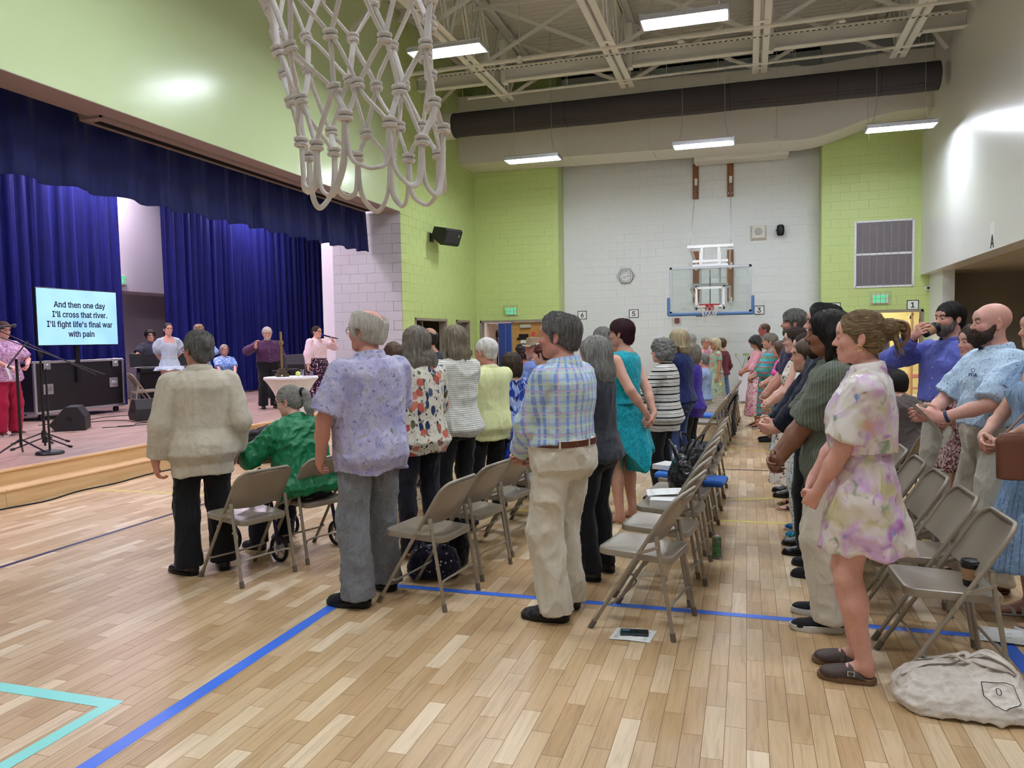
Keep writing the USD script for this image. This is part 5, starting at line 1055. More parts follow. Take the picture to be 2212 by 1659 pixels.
# ---------------------------------------------------------------- cloth
def cloth(name, base, layers=(), rough=0.82, weave=True, sheen=0.12, metal=0, spec=0.25, bump=0.18, bscale=420.0, wrinkle=0.24):
 """layers painted over base: ('noise', scale, colour, lo, hi[, stretch]) ('spots', scale, [colours], radius[, stretch]) ('z'|'u'|'x', period, colour, duty, phase) ('cells', scale, [colours], strength[, stretch])"""
 if name in LOOKS: return LOOKS[name]
 n = {'tc': ('texture_coordinate', {}), 'p': ('principled_bsdf', {'roughness': rough, 'sheen_weight': sheen, 'specular_ior_level': spec, 'metallic': metal, 'base_color': lin(base)}), 'sx': ('separate_xyz', {})}
 l = [('tc.object', 'sx.vector')]; cur = None
 if any(q[0] == 'u' for q in layers):
  n.update({'at': ('math', {'math_type': 'arctan2'}), 'au': ('math', {'math_type': 'multiply', 'value2': 0.17})}); l += [('sx.y', 'at.value1'), ('sx.x', 'at.value2'), ('at.value', 'au.value1')]
 def over(i, fac, colour):
  nonlocal cur
  n[f'm{i}'] = ('mix_color', {'a': lin(base)} if cur is None else {}); l.append((fac, f'm{i}.fac'))
  if cur: l.append((cur, f'm{i}.a'))
  if isinstance(colour, str): l.append((colour, f'm{i}.b'))
  else: n[f'm{i}'][1]['b'] = lin(colour)
  cur = f'm{i}.result'
 for i, q in enumerate(layers):
  st = next((e for e in q[3:] if isinstance(e, tuple)), (1, 1, 1)); n[f'v{i}'] = ('mapping', {'scale': st, 'location': (3.1 * i, 1.7 * i, .9 * i)}); l.append(('tc.object', f'v{i}.vector'))
  if q[0] == 'noise':
   n[f'n{i}'] = ('noise_texture', {'scale': q[1], 'detail': 2.5, 'distortion': .8}); n[f'r{i}'] = ('map_range', {'from_min': q[3], 'from_max': q[4], 'clamp': True}); l += [(f'v{i}.vector', f'n{i}.vector'), (f'n{i}.fac', f'r{i}.value')]; over(i, f'r{i}.result', q[2])
  elif q[0] in ('spots', 'cells'):
   n[f'w{i}'] = ('noise_texture', {'scale': q[1] * 1.4, 'detail': 2.0}); n[f'ws{i}'] = ('vector_math', {'math_type': 'scale', 'scale': (.55 if q[0] == 'spots' else .35) / q[1]}); n[f'wa{i}'] = ('vector_math', {'math_type': 'add'})
   n[f'n{i}'] = ('voronoi_texture', {'scale': q[1]}); l += [(f'v{i}.vector', f'w{i}.vector'), (f'w{i}.color', f'ws{i}.vector1'), (f'ws{i}.vector', f'wa{i}.vector1'), (f'v{i}.vector', f'wa{i}.vector2'), (f'wa{i}.vector', f'n{i}.vector')]
   cols = q[2]; n[f's{i}'] = ('separate_color', {}); n[f'c{i}'] = ('rgb_ramp', {'ramp': [((k + .001) / len(cols), lin(c)) for k, c in enumerate(cols)], 'interpolate': False}); l += [(f'n{i}.color', f's{i}.color'), (f's{i}.r', f'c{i}.fac')]
   if q[0] == 'spots': n[f'r{i}'] = ('map_range', {'from_min': q[3] * 1.05, 'from_max': q[3] * .85, 'clamp': True}); l.append((f'n{i}.distance', f'r{i}.value')); over(i, f'r{i}.result', f'c{i}.color')
   else: n[f'r{i}'] = ('value', {'value': q[3]}); over(i, f'r{i}.value', f'c{i}.color')
  else:
   src = {'z': 'sx.z', 'u': 'au.value', 'x': 'sx.x'}[q[0]]
   n.update({f'd{i}': ('math', {'math_type': 'divide', 'value2': q[1]}), f'o{i}': ('math', {'math_type': 'add', 'value2': q[4] + 50}), f'f{i}': ('math', {'math_type': 'fraction'}), f'r{i}': ('math', {'math_type': 'less_than', 'value2': q[3]}), f'k{i}': ('math', {'math_type': 'multiply', 'value2': q[5] if len(q) > 5 and not isinstance(q[5], tuple) else 1.0})})
   l += [(src, f'd{i}.value1'), (f'd{i}.value', f'o{i}.value1'), (f'o{i}.value', f'f{i}.value1'), (f'f{i}.value', f'r{i}.value1'), (f'r{i}.value', f'k{i}.value1')]; over(i, f'k{i}.value', q[2])
 if cur: l.append((cur, 'p.base_color'))
 n['wk'] = ('noise_texture', {'scale': 5.5, 'detail': 2.0, 'roughness': .45, 'distortion': 1.1}); n['wr'] = ('math', {'math_type': 'absolute'}); n['wo'] = ('math', {'math_type': 'subtract', 'value2': .5}); n['wp'] = ('math', {'math_type': 'power', 'value2': .55}); n['wkb'] = ('bump', {'strength': wrinkle, 'distance': .035, 'invert': True}); n['wm'] = ('mapping', {'scale': (1, 1, .7), 'rotation': (.3, .5, .2)})
 l += [('tc.object', 'wm.vector'), ('wm.vector', 'wk.vector'), ('wk.fac', 'wo.value1'), ('wo.value', 'wr.value1'), ('wr.value', 'wp.value1'), ('wp.value', 'wkb.height'), ('wkb.normal', 'p.normal' if not weave else 'wb.normal')]
 if weave:
  n['wn'] = ('noise_texture', {'scale': bscale, 'detail': 2.0}); n['wb'] = ('bump', {'strength': bump, 'distance': .003}); l += [('tc.object', 'wn.vector'), ('wn.fac', 'wb.height'), ('wb.normal', 'p.normal')]
 return nodes_mat('cloth_' + name, n, l)
K = {}
K['jacket'] = cloth('beige_jacket', (196, 187, 168), [('noise', 30, (186, 176, 156), .4, .7)]); K['black'] = cloth('black', (20, 20, 23)); K['dark'] = cloth('dark_navy', (24, 25, 36)); K['charcoal'] = cloth('charcoal', (52, 54, 62))
K['greenj'] = cloth('green_nylon', (8, 118, 72), rough=.42, weave=False, sheen=0, spec=.5); K['grey'] = cloth('grey_twill', (122, 124, 128), [('noise', 60, (112, 114, 118), .45, .6)]); K['khaki'] = cloth('khaki', (206, 198, 180)); K['khaki2'] = cloth('khaki_grey', (176, 170, 156)); K['white'] = cloth('white', (226, 224, 220))
K['lav'] = cloth('lavender_floral', (178, 174, 204), [('noise', 7, (150, 148, 196), .48, .70), ('noise', 11, (192, 190, 208), .50, .68), ('noise', 42, (112, 112, 148), .60, .70), ('noise', 17, (160, 154, 158), .58, .72), ('noise', 60, (96, 100, 150), .66, .72)])
K['floral'] = cloth('tropical_floral', (216, 210, 192), [('spots', 17, [(98, 96, 62), (74, 96, 128), (42, 58, 92), (104, 102, 72)], .34, (1, 1, .55)), ('spots', 26, [(38, 48, 76), (112, 108, 76), (70, 88, 116)], .22, (1, 1, .5)), ('noise', 46, (34, 40, 60), .60, .66), ('spots', 9, [(196, 100, 84), (176, 82, 72), (206, 128, 106)], .30), ('noise', 60, (222, 160, 140), .66, .74)])
K['thinstripe'] = cloth('thin_stripe', (222, 220, 208), [('z', .0165, (168, 168, 164), .34, 0)]); K['polo'] = cloth('pale_yellow', (220, 222, 164)); K['bluep'] = cloth('blue_leaf', (150, 168, 214), [('noise', 11, (36, 62, 156), .47, .53, (1.5, 1.5, .6)), ('noise', 17, (16, 22, 64), .55, .60, (1.8, 1.8, .5)), ('noise', 24, (206, 214, 232), .60, .66, (1.5, 1.5, .6))])
K['sage'] = cloth('sage', (146, 164, 148)); K['plaid'] = cloth('pastel_plaid', (186, 204, 222), [('u', .052, (110, 146, 218), .28, .1, .75), ('u', .052, (196, 218, 190), .2, .55, .6), ('u', .104, (226, 176, 184), .07, .42, .7), ('z', .060, (128, 160, 222), .22, .2, .45), ('z', .060, (204, 222, 186), .18, .55, .5), ('z', .120, (230, 180, 188), .06, .1, .6)], rough=.75)
K['teal'] = cloth('turquoise_lace', (20, 158, 172), [('noise', 70, (10, 120, 138), .55, .64), ('cells', 60, [(20, 158, 172), (14, 134, 150), (34, 176, 190)], .55)], bump=.7, bscale=95.); K['bw'] = cloth('bold_stripe', (214, 210, 202), [('z', .074, (18, 18, 20), .20, 0), ('z', .074, (18, 18, 20), .06, .45), ('z', .037, (18, 18, 20), .05, .3)]); K['navyk'] = cloth('navy_knit', (24, 36, 84)); K['jeans'] = cloth('denim', (44, 62, 104), [('noise', 18, (66, 88, 134), .5, .75)]); K['ltjeans'] = cloth('light_denim', (92, 116, 156), [('noise', 14, (116, 140, 178), .5, .75)])
K['purple'] = cloth('violet', (62, 44, 148)); K['ltblue'] = cloth('light_blue_shirt', (158, 178, 212), [('u', .012, (140, 162, 204), .4, 0)]); K['blueshirt'] = cloth('blue_shirt', (120, 144, 206)); K['hotpink'] = cloth('hot_pink', (226, 84, 166)); K['softpink'] = cloth('soft_pink', (226, 160, 172)); K['maroon'] = cloth('maroon', (108, 44, 56))
K['silk'] = cloth('silk_floral', (228, 220, 212), [('noise', 6.5, (214, 176, 216), .46, .62), ('noise', 8, (206, 198, 150), .54, .70), ('noise', 11, (186, 128, 190), .58, .72), ('noise', 13, (140, 164, 128), .62, .72), ('noise', 10, (220, 170, 152), .63, .75), ('noise', 15, (120, 150, 196), .68, .76), ('noise', 17, (166, 120, 84), .69, .77)], rough=.3, weave=False, sheen=0, spec=.6)
K['cord'] = cloth('green_grey_cord', (104, 110, 96), [('u', .010, (84, 90, 78), .4, 0)], bump=.3); K['navyb'] = cloth('navy_blazer', (22, 26, 44)); K['floralpants'] = cloth('white_blue_print', (208, 212, 206), [('spots', 55, [(92, 112, 140), (120, 140, 134), (70, 84, 112)], .36), ('u', .055, (196, 204, 206), .3, 0)]); K['creamfloral'] = cloth('cream_floral', (226, 218, 206), [('noise', 30, (96, 72, 76), .60, .65), ('spots', 16, [(150, 60, 88), (110, 50, 60), (90, 96, 88)], .24), ('noise', 45, (120, 110, 104), .62, .68)])
K['plum'] = cloth('plum', (56, 50, 78)); K['velvetplum'] = cloth('plum_velvet', (62, 22, 42), rough=.6, sheen=.5); K['aqua'] = cloth('aqua_stripe', (58, 156, 162), [('z', .11, (70, 178, 190), .5, .1), ('z', .075, (168, 104, 104), .38, .3), ('z', .150, (92, 150, 120), .2, .75), ('noise', 80, (200, 130, 120), .64, .7)], bump=.4); K['pinkfl'] = cloth('pink_print', (224, 178, 182), [('noise', 26, (200, 110, 130), .52, .6), ('noise', 30, (236, 222, 214), .58, .66)])
K['check'] = cloth('blue_violet_check', (76, 82, 164), [('u', .008, (104, 112, 188), .4, 0, .7), ('z', .008, (104, 112, 188), .4, 0, .7)]); K['redfl'] = cloth('red_white_print', (196, 172, 164), [('noise', 46, (116, 44, 52), .47, .53), ('noise', 70, (74, 34, 44), .58, .64), ('noise', 60, (222, 200, 190), .60, .66)]); K['speck'] = cloth('sky_speckle', (190, 212, 232), [('noise', 130, (84, 116, 168), .58, .64)]); K['bluedress'] = cloth('chambray_stripe', (128, 156, 188), [('u', .022, (70, 96, 136), .16, 0, .8), ('noise', 40, (150, 176, 204), .5, .7)], rough=.8); K['brown'] = cloth('brown_grey_tee', (88, 78, 74)); K['navyfl'] = cloth('navy_floral', (22, 28, 58), [('spots', 22, [(190, 196, 190), (120, 140, 120), (160, 150, 80)], .22)])
K['babyblue'] = cloth('powder_blue', (186, 200, 218), [('noise', 22, (176, 190, 176), .55, .65), ('noise', 30, (214, 204, 210), .6, .7)]); K['cardi'] = cloth('sky_cardigan', (140, 168, 216)); K['pastor'] = cloth('purple_shirt', (74, 40, 74), [('u', .01, (86, 50, 84), .4, 0)]); K['blush'] = cloth('blush_knit', (228, 200, 206)); K['skirtfl'] = cloth('plum_flower_skirt', (46, 18, 44), [('spots', 26, [(212, 172, 194), (190, 140, 168), (226, 200, 206)], .34), ('noise', 60, (46, 18, 44), .6, .64)]); K['pinkprint'] = cloth('pink_lilac_print', (206, 168, 200), [('noise', 34, (150, 96, 160), .52, .6), ('noise', 30, (230, 210, 224), .58, .66)]); K['magenta'] = cloth('magenta_red', (168, 26, 62)); K['darkpolo'] = cloth('dark_slate', (52, 56, 70)); K['multi'] = cloth('multi_dress', (150, 186, 160), [('noise', 16, (206, 120, 110), .54, .62), ('noise', 20, (236, 212, 110), .6, .68), ('noise', 24, (110, 84, 150), .6, .68)]); K['bluewhite'] = cloth('blue_white_print', (110, 150, 214), [('noise', 34, (206, 222, 240), .54, .6)]); K['straw'] = cloth('straw', (160, 138, 112), bump=.5, bscale=200.)
HM = dict(grey=hair_mat('grey', (92, 90, 86), (150, 148, 142), 'down', (186, 184, 178)), white=hair_mat('white', (168, 162, 150), (214, 210, 200), 'down', (232, 230, 224)), salt=hair_mat('salt', (62, 60, 60), (118, 116, 112), 'down', (168, 166, 160)), ash=hair_mat('ash_blonde', (92, 82, 66), (150, 138, 116), 'down', (196, 184, 158)), ashgrey=hair_mat('ash_grey', (96, 88, 76), (144, 136, 124), 'down', (190, 184, 172)), blond=hair_mat('blonde', (126, 106, 76), (190, 174, 140), 'down', (222, 210, 182)), dark=hair_mat('dark', (20, 16, 16), (40, 33, 31)), brown=hair_mat('brown', (52, 36, 28), (86, 62, 46)), dkb=hair_mat('brown_back', (34, 25, 22), (66, 48, 40), 'back'), streak=hair_mat('streaked', (70, 54, 38), (140, 116, 80), 'back', (206, 184, 142)), silver=hair_mat('silver_back', (110, 108, 104), (164, 162, 156), 'back', (196, 194, 188)), burg=hair_mat('burgundy', (30, 10, 20), (66, 24, 40), 'down', (98, 40, 56)), auburn=hair_mat('auburn', (56, 20, 16), (104, 44, 34), 'curl'), curlblond=hair_mat('curly_blonde', (110, 88, 62), (170, 146, 110), 'curl', (200, 180, 146)), curldark=hair_mat('curly_dark', (18, 14, 14), (44, 34, 32), 'curl'), brunette=hair_mat('brunette_highlights', (40, 30, 26), (74, 58, 46), 'down', (140, 120, 92)), curlgrey=hair_mat('curly_grey', (84, 84, 84), (136, 134, 130), 'curl', (168, 166, 162)), beard=hair_mat('beard_dark', (38, 28, 24), (72, 54, 44)), beardg=hair_mat('beard_grey', (70, 64, 60), (120, 112, 104)), beardw=hair_mat('beard_white', (170, 166, 158), (216, 212, 206)))
m_sole_w = mat('sole_white', (206, 204, 198), .6); m_sole_t = mat('sole_tan', (166, 136, 102), .7); m_leather_b = mat('leather_black', (20, 18, 18), .32); m_leather_br = mat('leather_brown', (86, 40, 30), .35, bump=(40, .1)); m_clog = mat('clog_leather', (72, 58, 52), .6, bump=(60, .2)); m_tex_black = cloth('shoe_mesh_black', (26, 26, 28), bump=.5); m_tex_grey = cloth('shoe_mesh_grey', (66, 64, 62), [('noise', 40, (40, 40, 42), .5, .56)], bump=.4); m_belt_b = mat('belt_black', (26, 22, 22), .4); m_belt_br = mat('belt_brown', (92, 46, 30), .4)
m_runner = cloth('runner_blue_green', (30, 92, 170), [('noise', 9, (40, 190, 160), .45, .62), ('u', .02, (24, 60, 130), .3, 0)]); m_blueshoe = cloth('shoe_blue', (60, 112, 200))
S = lambda kind, m, sole=m_black, h=.03, **k: dict(kind=kind, mat=m, sole=sole, h=h, **k)
def front(z=.90, y=.24, x=.06, c=.7): return {'L': ((-x, y, z), (-1, -.55, -.1), (.75, .35, -.45), (.25, -1, .1), c), 'R': ((x, y + .025, z + .012), (1, -.55, -.1), (-.75, .35, -.45), (-.25, -1, .1), c)}
def behind(z=.93, y=-.20, x=.06, c=.6): return {'L': ((-x, y, z), (-1, -.35, 0), (.6, -.1, -.7), (0, 1, .2), c), 'R': ((x, y - .03, z - .03), (1, -.35, 0), (-.6, -.1, -.7), (0, 1, .2), c)}
HD = lambda deg: math.radians(deg - 90)
# props held or worn
def front_point(i, x, h):
 g = i['gv'] - i['P0']; S_, F_, U_ = i['ax']; k = np.nonzero((np.abs(g @ S_ - x) < .012) & (np.abs(g @ U_ - h * i['s']) < .012))[0]; return i['gv'][k[np.argmax((g @ F_)[k])]]
def polo_mark(i):
 """small chest lettering under a ball on a tee"""
 v, f = text('PGA', .020, .002, True); X = unit(V3(1, .45, 0)); n = unit(V3(-.45, 1, 0)); c = front_point(i, -.085, .34) + n * .006
 part(i['root'], 'chest_lettering', (c + v[:, :1] * -X + v[:, 1:2] * V3(0, 0, 1) + v[:, 2:3] * n, f), mat('lettering_navy', (44, 54, 84), .7))
 part(i['root'], 'chest_emblem', tube([c + V3(0, 0, .038) + .011 * (X * math.cos(t) + V3(0, 0, 1) * math.sin(t)) + n * .001 for t in np.linspace(0, 2 * pi, 15)[:-1]], .0016, 5, closed=True), mat('lettering_navy', (44, 54, 84), .7))
def ell_tube(c): return tube(smooth_path([np.asarray(c, float) + V3(*q) for q in ((-.03, 0, 0), (-.04, .035, .02), (0, .01, .01), (.03, .035, .015), (.03, -.005, 0), (0, 0, .01), (-.03, 0, 0))], 4), .012, 6, flat=.6)
def hat(i):
 T = lambda m: (np.asarray(m[0]) @ i['HR'].T + i['HC'] + i['HR'] @ V3(0, -.008, .060), m[1])
 pr = [(.148, .004), (.150, .008), (.118, .012), (.101, .018), (.097, .085), (.086, .105), (.050, .108), (.02, .096)]; v, f = lathe([(.1, -.004)] + pr, 32); v = v * [.80, 1, 1]; v[:, 2] += .10 * (np.hypot(v[:, 0], v[:, 1]) > .105) * (v[:, 1] / .15) ** 2 * .3 - .02 * (np.hypot(v[:, 0], v[:, 1]) > .105) * (v[:, 1] > 0)
 h = part(i['root'], 'fedora', T((v, f)), K['straw'], smooth=40); v, f = lathe([(.1025, .020), (.1015, .042)], 32); part(h, 'hat_band', T((v * [.80, 1, 1] * [1.02, 1.02, 1], f)), mat('hat_band', (176, 158, 132), .8))
def ell_mesh(c, r):
 m = trimesh.creation.icosphere(1, r); return np.array(m.vertices) + np.asarray(c, float), np.array(m.faces)
def coffee_cup(parent, c, u, r=.042, h=.118, own=True, lab=None, loc=None):
 t = thing('coffee_cup', lab, 'cup', loc or (0, 0, 0)) if parent is None else parent
 part(t, 'cup_body', lathe([(r * .70, 0), (r * .72, .002), (r * 1.0, h * .86)], 24), mat('cup_dark', (24, 24, 26), .5)); part(t, 'sleeve', lathe([(r * .775, h * .22), (r * .79, h * .22), (r * .955, h * .68), (r * .94, h * .68)], 24), mat('cup_sleeve', (176, 138, 98), .8), smooth=40)
 part(t, 'lid', lathe([(r * 1.0, h * .84), (r * 1.07, h * .85), (r * 1.07, h * .89), (r * 1.0, h * .90), (r * .95, h * .97), (r * .90, h * .975), (r * .88, h * .955), (r * .3, h * .955)], 24), mat('cup_lid', (18, 18, 20), .3), smooth=40); return t
def paper_sheet(lab, corner, u, v, lines=True, name='paper_sheet', cat_='paper'):
 """a sheet from corner along u and v (metres)"""
 c, u, v = (np.asarray(a, float) for a in (corner, u, v)); n = unit(np.cross(u, v)); G = np.array([[c + u * a + v * b + n * .008 * math.sin(a * 3) * math.sin(b * 2.2 + .4) for b in np.linspace(0, 1, 7)] for a in np.linspace(0, 1, 7)]); vv, ff = grid(G); V = np.vstack([vv, vv - n * .0012]); t = thing(name, lab, cat_)
 part(t, 'sheet', (V, np.vstack([ff, ff[:, ::-1] + len(vv)])), mat('paper_white', (226, 226, 222), .7))
 if lines:
  P = []
  for k in range(9):
   if k in (3,): continue
   b = .12 + .09 * k; w = .8 - .25 * (k % 3 == 2); q = [c + u * a + v * bb + n * (.008 * math.sin(a * 3) * math.sin(bb * 2.2 + .4) + .0012) for a, bb in ((.1, b), (.1 + w, b), (.1 + w, b + .022), (.1, b + .022))]; P.append((np.array(q), quads([[0, 1, 2, 3]])))
  part(t, 'print_line', cat(P), mat('print_grey', (120, 120, 122), .7), kind='stuff')
 return t
def world(i, p):
 c, s_ = math.cos(i['rotz']), math.sin(i['rotz']); p = np.asarray(p, float); l = i['loc']; return np.array([l[0] + c * p[0] - s_ * p[1], l[1] + s_ * p[0] + c * p[1], l[2] + p[2]])
BACKW = lambda i: watch(i['root'], i['WR']['L'] * .93 + i['EL']['L'] * .07, i['WR']['L'] - i['EL']['L'], (-1, 0, 0), i['ar'][2] * 1.1, m_black, m_glass_frame)
# ---------------------------------------------------------------- the congregation, left of the aisle
person('grey-haired man seen from behind in beige jacket and black trousers, front row', (-3.64, 4.46, 0), HD(140), 1.68, 'm', 'near', 'ruddy', bw=1.10, dw=1.08, headturn=.35, hair=('wavy_short', (90, 88, 84), HM['salt'], -.006), glasses=True, headscale=1.02,
 top=dict(name='jacket', mat=K['jacket'], off=.034, loose=1.0, wx=.97, hem=-.235, sleeve=1.93, sleeve_r=.016, cuff=1.3, collar=.060, gap=.7, round=True, amp=.011, sk=.008, fst=(1, 1, .35), ch=.502), bottom=dict(mat=K['black'], cuff=.095, knee=.090, off=.02), shoes=S('shoe', m_leather_b), hands={'L': ((-.30, .03, .80), (-.5, -1, 0), (0.05, .1, -1), (1, .2, 0), .6)}, toe=(.5, -.1))
person('seated woman with grey ponytail in bright green jacket, front row', (-3.20, 5.02, 0), HD(158), 1.62, 'f', 'near', 'pale', seat=(.56, -.03), lean=.25, bw=1.22, dw=1.25, fat=.4, headturn=.45, nod=-.22, hair=('pony', (120, 118, 112), HM['silver']), glasses=True,
 top=dict(name='jacket', mat=K['greenj'], off=.042, loose=1.05, wx=1.03, wy=1.0, hem=-.12, sleeve=1.92, sleeve_r=.022, collar=.055, gap=.5, amp=.026, fst=(1, 1, .8), fscale=9), bottom=dict(mat=K['dark'], off=.02), shoes=S('sneaker', m_tex_grey), feet={'L': (-.14, .40), 'R': (.10, .42)},
 hands={'L': ((-.20, .34, .72), (-1, -.4, -.4), (.3, 1, -.3), (.2, 0, -1), .5), 'R': ((.10, .38, .76), (1, -.4, -.4), (-.2, 1, 0), (-.2, 0, -1), .5)},
 extra=lambda i: (part(i['root'], 'reflective_band', tube([i['EL']['L'] * .65 + i['WR']['L'] * .35 + i['ar'][1] * 1.62 * (V3(-.2, 0, 1) * math.cos(t) + V3(-1, -.2, -.2) * math.sin(t)) for t in np.linspace(-.9, .9, 9)], .008, 6, flat=.5), mat('reflective_silver', (220, 224, 226), .3), label='silver reflective sleeve band'), part(i['root'], 'hair_tie', tube([i['HC'] + i['HR'] @ (V3(0, -.128, .042) + .030 * V3(math.cos(t), 0, math.sin(t))) for t in np.linspace(0, 2 * pi, 17)[:-1]], .012, 7, closed=True), K['black'], smooth=True, label='black hair tie')))
person('bald-crowned man in lavender floral shirt and grey trousers, second row', (-2.21, 4.23, 0), HD(150), 1.79, 'm', 'near', 'ruddy', bw=1.12, dw=1.10, belly=.25, headturn=.42, hair=('ring', (200, 198, 190), HM['white'], .008), glasses=m_wire_frame, headscale=1.04,
 top=dict(mat=K['lav'], off=.024, loose=1.05, wx=1.0, hem=-.17, hemx=1.05, sleeve=.86, sleeve_r=.024, collar=.052, gap=.35, amp=.016, fst=(1, 1, .55), fscale=7, wave=.014), bottom=dict(mat=K['grey'], off=.022, knee=.088, cuff=.098, amp=.022), shoes=S('sneaker', m_tex_black, m_black, .035), feet={'L': (-.15, -.05), 'R': (.15, .10)}, toe=(.55, .2),
 hands={'L': ((-.27, .14, .90), (-1, -.7, 0), (.2, .6, -.6), (1, 0, 0), .5), 'R': ((.17, .28, .98), (1, -.5, 0), (-.4, .8, 0), (-1, 0, 0), .5)})
person('woman with long ash-grey wavy hair in tropical floral blouse, second row', (-2.31, 5.18, 0), HD(150), 1.70, 'f', 'near', 'fair', bw=1.10, dw=1.08, bust=.4, hair=('longwavy', (96, 88, 76), HM['ashgrey']), top=dict(name='blouse', mat=K['floral'], off=.026, loose=1.05, wx=1.02, wy=1.0, hem=-.16, hemx=1.05, sleeve=1.55, sleeve_r=.026, round=True, amp=.018, fst=(1, 1, .3)),
 bottom=dict(mat=K['dark'], off=.014, knee=.068, cuff=.068), shoes=S('sandal', m_leather_b, m_sole_t, .014), hands={'L': ((-.12, .22, .93), (-1, -.4, 0), (.8, .3, -.3), (.2, -1, 0), .7), 'R': ((.14, .22, .94), (1, -.4, 0), (-.6, .5, -.2), (-.2, -1, 0), .7)})
person('woman with straight ash-blonde hair in white pinstriped top, second row', (-2.27, 5.85, 0), HD(150), 1.72, 'f', 'mid', 'fair', bw=1.08, dw=1.08, hair=('long', (92, 82, 66), HM['ash']), top=dict(name='top', mat=K['thinstripe'], off=.022, loose=1.02, wx=1.0, hem=-.13, sleeve=1.5, sleeve_r=.022, round=True, amp=.017), bottom=dict(mat=K['black'], off=.014), shoes=S('shoe', m_leather_b), hands=front(1.0, .24))
person('white-haired man in pale yellow polo shirt, second row', (-2.24, 6.56, 0), HD(148), 1.60, 'm', 'mid', 'ruddy', bw=1.15, dw=1.15, belly=.3, headturn=.30, hair=('crop', (200, 196, 190), HM['white'], .004), top=dict(name='polo_shirt', mat=K['polo'], off=.024, loose=1.04, wx=1.0, hem=-.20, sleeve=.9, sleeve_r=.026, collar=.042, gap=.4, round=True, amp=.015, fst=(1, 1, .35)), bottom=dict(mat=K['black'], off=.02), shoes=S('shoe', m_leather_b), hands=front(.85, .25))
person('short woman with brunette bob in blue leaf-print top, second row', (-2.24, 7.30, 0), HD(140), 1.44, 'f', 'mid', 'fair', bw=1.15, dw=1.12, headscale=1.05, hair=('bob', (60, 44, 34), HM['brunette']), top=dict(name='tunic', mat=K['bluep'], off=.03, loose=1.06, wx=1.03, hem=-.22, sleeve=1.5, sleeve_r=.02, neck='backscoop', amp=.014, fst=(1, 1, .4)), bottom=dict(mat=K['black'], off=.014), shoes=S('shoe', m_leather_b), hands=front(.82, .22))
person('woman with braided auburn hair in sage green T-shirt dress', (-2.10, 8.05, 0), HD(172), 1.53, 'f', 'mid', 'pale', bw=1.22, dw=1.25, arm=1.3, fat=.4, bust=.8, hair=('braid', (90, 40, 32), HM['auburn'], .012), top=dict(name='dress_top', mat=K['sage'], off=.028, loose=1.06, wx=1.0, wy=1.0, hem=-.05, sleeve=.55, sleeve_r=.02, round=True, amp=.012), skirt=dict(mat=K['sage'], hem=.45, flare=(.24, .25), off=.03, pleat=(7, .03, 0, 0)), shoes=S('sandal', m_leather_b, m_sole_t, .014), hands={'L': ((-.20, .16, .86), (-.6, -1, 0), (.2, .7, -.5), (1, 0, 0), .6), 'R': ((.02, .30, .95), (1, -.4, 0), (-.6, .8, 0), (0, -1, 0), .7)}, extra=lambda i: (watch(i['root'], i['WR']['L'] * .93 + i['EL']['L'] * .07, i['WR']['L'] - i['EL']['L'], (-1, 0, .3), i['ar'][2] * 1.15, mat('watch_band_pale', (206, 186, 178), .5), m_black), part(i['root'], 'hair_clip', cat([ell_mesh(i['HC'] + i['HR'] @ V3(-.03 + .02 * k, .05 - .01 * k, .115 + .006 * (k % 2)), .009) for k in range(4)]), mat('pearl', (226, 220, 214), .3), label='pearl hair clip')))
person('man in light blue shirt and tan straw fedora', (-2.52, 9.2, 0), HD(168), 1.56, 'm', 'mid', 'ruddy', bw=1.1, hair=None, beard=('stubble', (190, 186, 180)), top=dict(mat=K['blueshirt'], off=.03, hem=-.15, sleeve=1.9, sleeve_r=.02, collar=.042, amp=.014), bottom=dict(mat=K['grey']), shoes=S('shoe', m_leather_b), hands=front(),
 extra=lambda i: hat(i))
person('person in bright pink top with dark curly hair beside the fedora', (-2.95, 10.2, 0), HD(165), 1.52, 'f', 'far', 'tan', hair=('curly', (20, 16, 16), HM['curldark']), top=dict(mat=K['hotpink'], hem=-.1, sleeve=.5), bottom=dict(mat=K['dark']), shoes=S('shoe', m_leather_b))
person('bald dark-haired man behind the floral-blouse woman', (-3.58, 8.40, 0), HD(150), 1.75, 'm', 'far', 'tan', hair=('ring', (40, 34, 32), HM['dark']), top=dict(mat=K['charcoal'], hem=-.12, sleeve=.8), bottom=dict(mat=K['dark']), shoes=S('shoe', m_leather_b))
person('woman with short dark hair glimpsed beside the lavender shirt', (-3.35, 6.95, 0), HD(150), 1.58, 'f', 'far', 'fair', hair=('bob', (60, 52, 48), HM['brown']), top=dict(mat=K['charcoal'], hem=-.1, sleeve=1.5), bottom=dict(mat=K['dark']), shoes=S('shoe', m_leather_b), hands=front())
person('woman with long brown-grey hair between lavender shirt and floral blouse', (-3.45, 7.58, 0), HD(150), 1.62, 'f', 'far', 'fair', hair=('long', (80, 68, 58), HM['ashgrey']), top=dict(mat=K['dark'], hem=-.1, sleeve=1.5), bottom=dict(mat=K['dark']), shoes=S('shoe', m_leather_b), hands=front())
person('young man with black hair in black sweatshirt by the far green pier', (-4.66, 18.55, 0), HD(195), 1.72, 'm', 'far', 'brown', bw=.92, hair=('crew', (16, 14, 14), HM['dark'], .012), top=dict(mat=K['black'], hem=-.12, sleeve=1.95, round=True), bottom=dict(mat=K['black']), shoes=S('sneaker', m_tex_black))
person('dark-haired child seen past the brunette bob', (-2.9, 9.6, 0), HD(240), 1.22, 'f', 'far', 'tan', headscale=.92, hair=('long', (30, 22, 20), HM['dark']), top=dict(mat=K['softpink'], hem=-.1, sleeve=.5), bottom=dict(mat=K['dark']), shoes=S('sneaker', m_tex_grey))
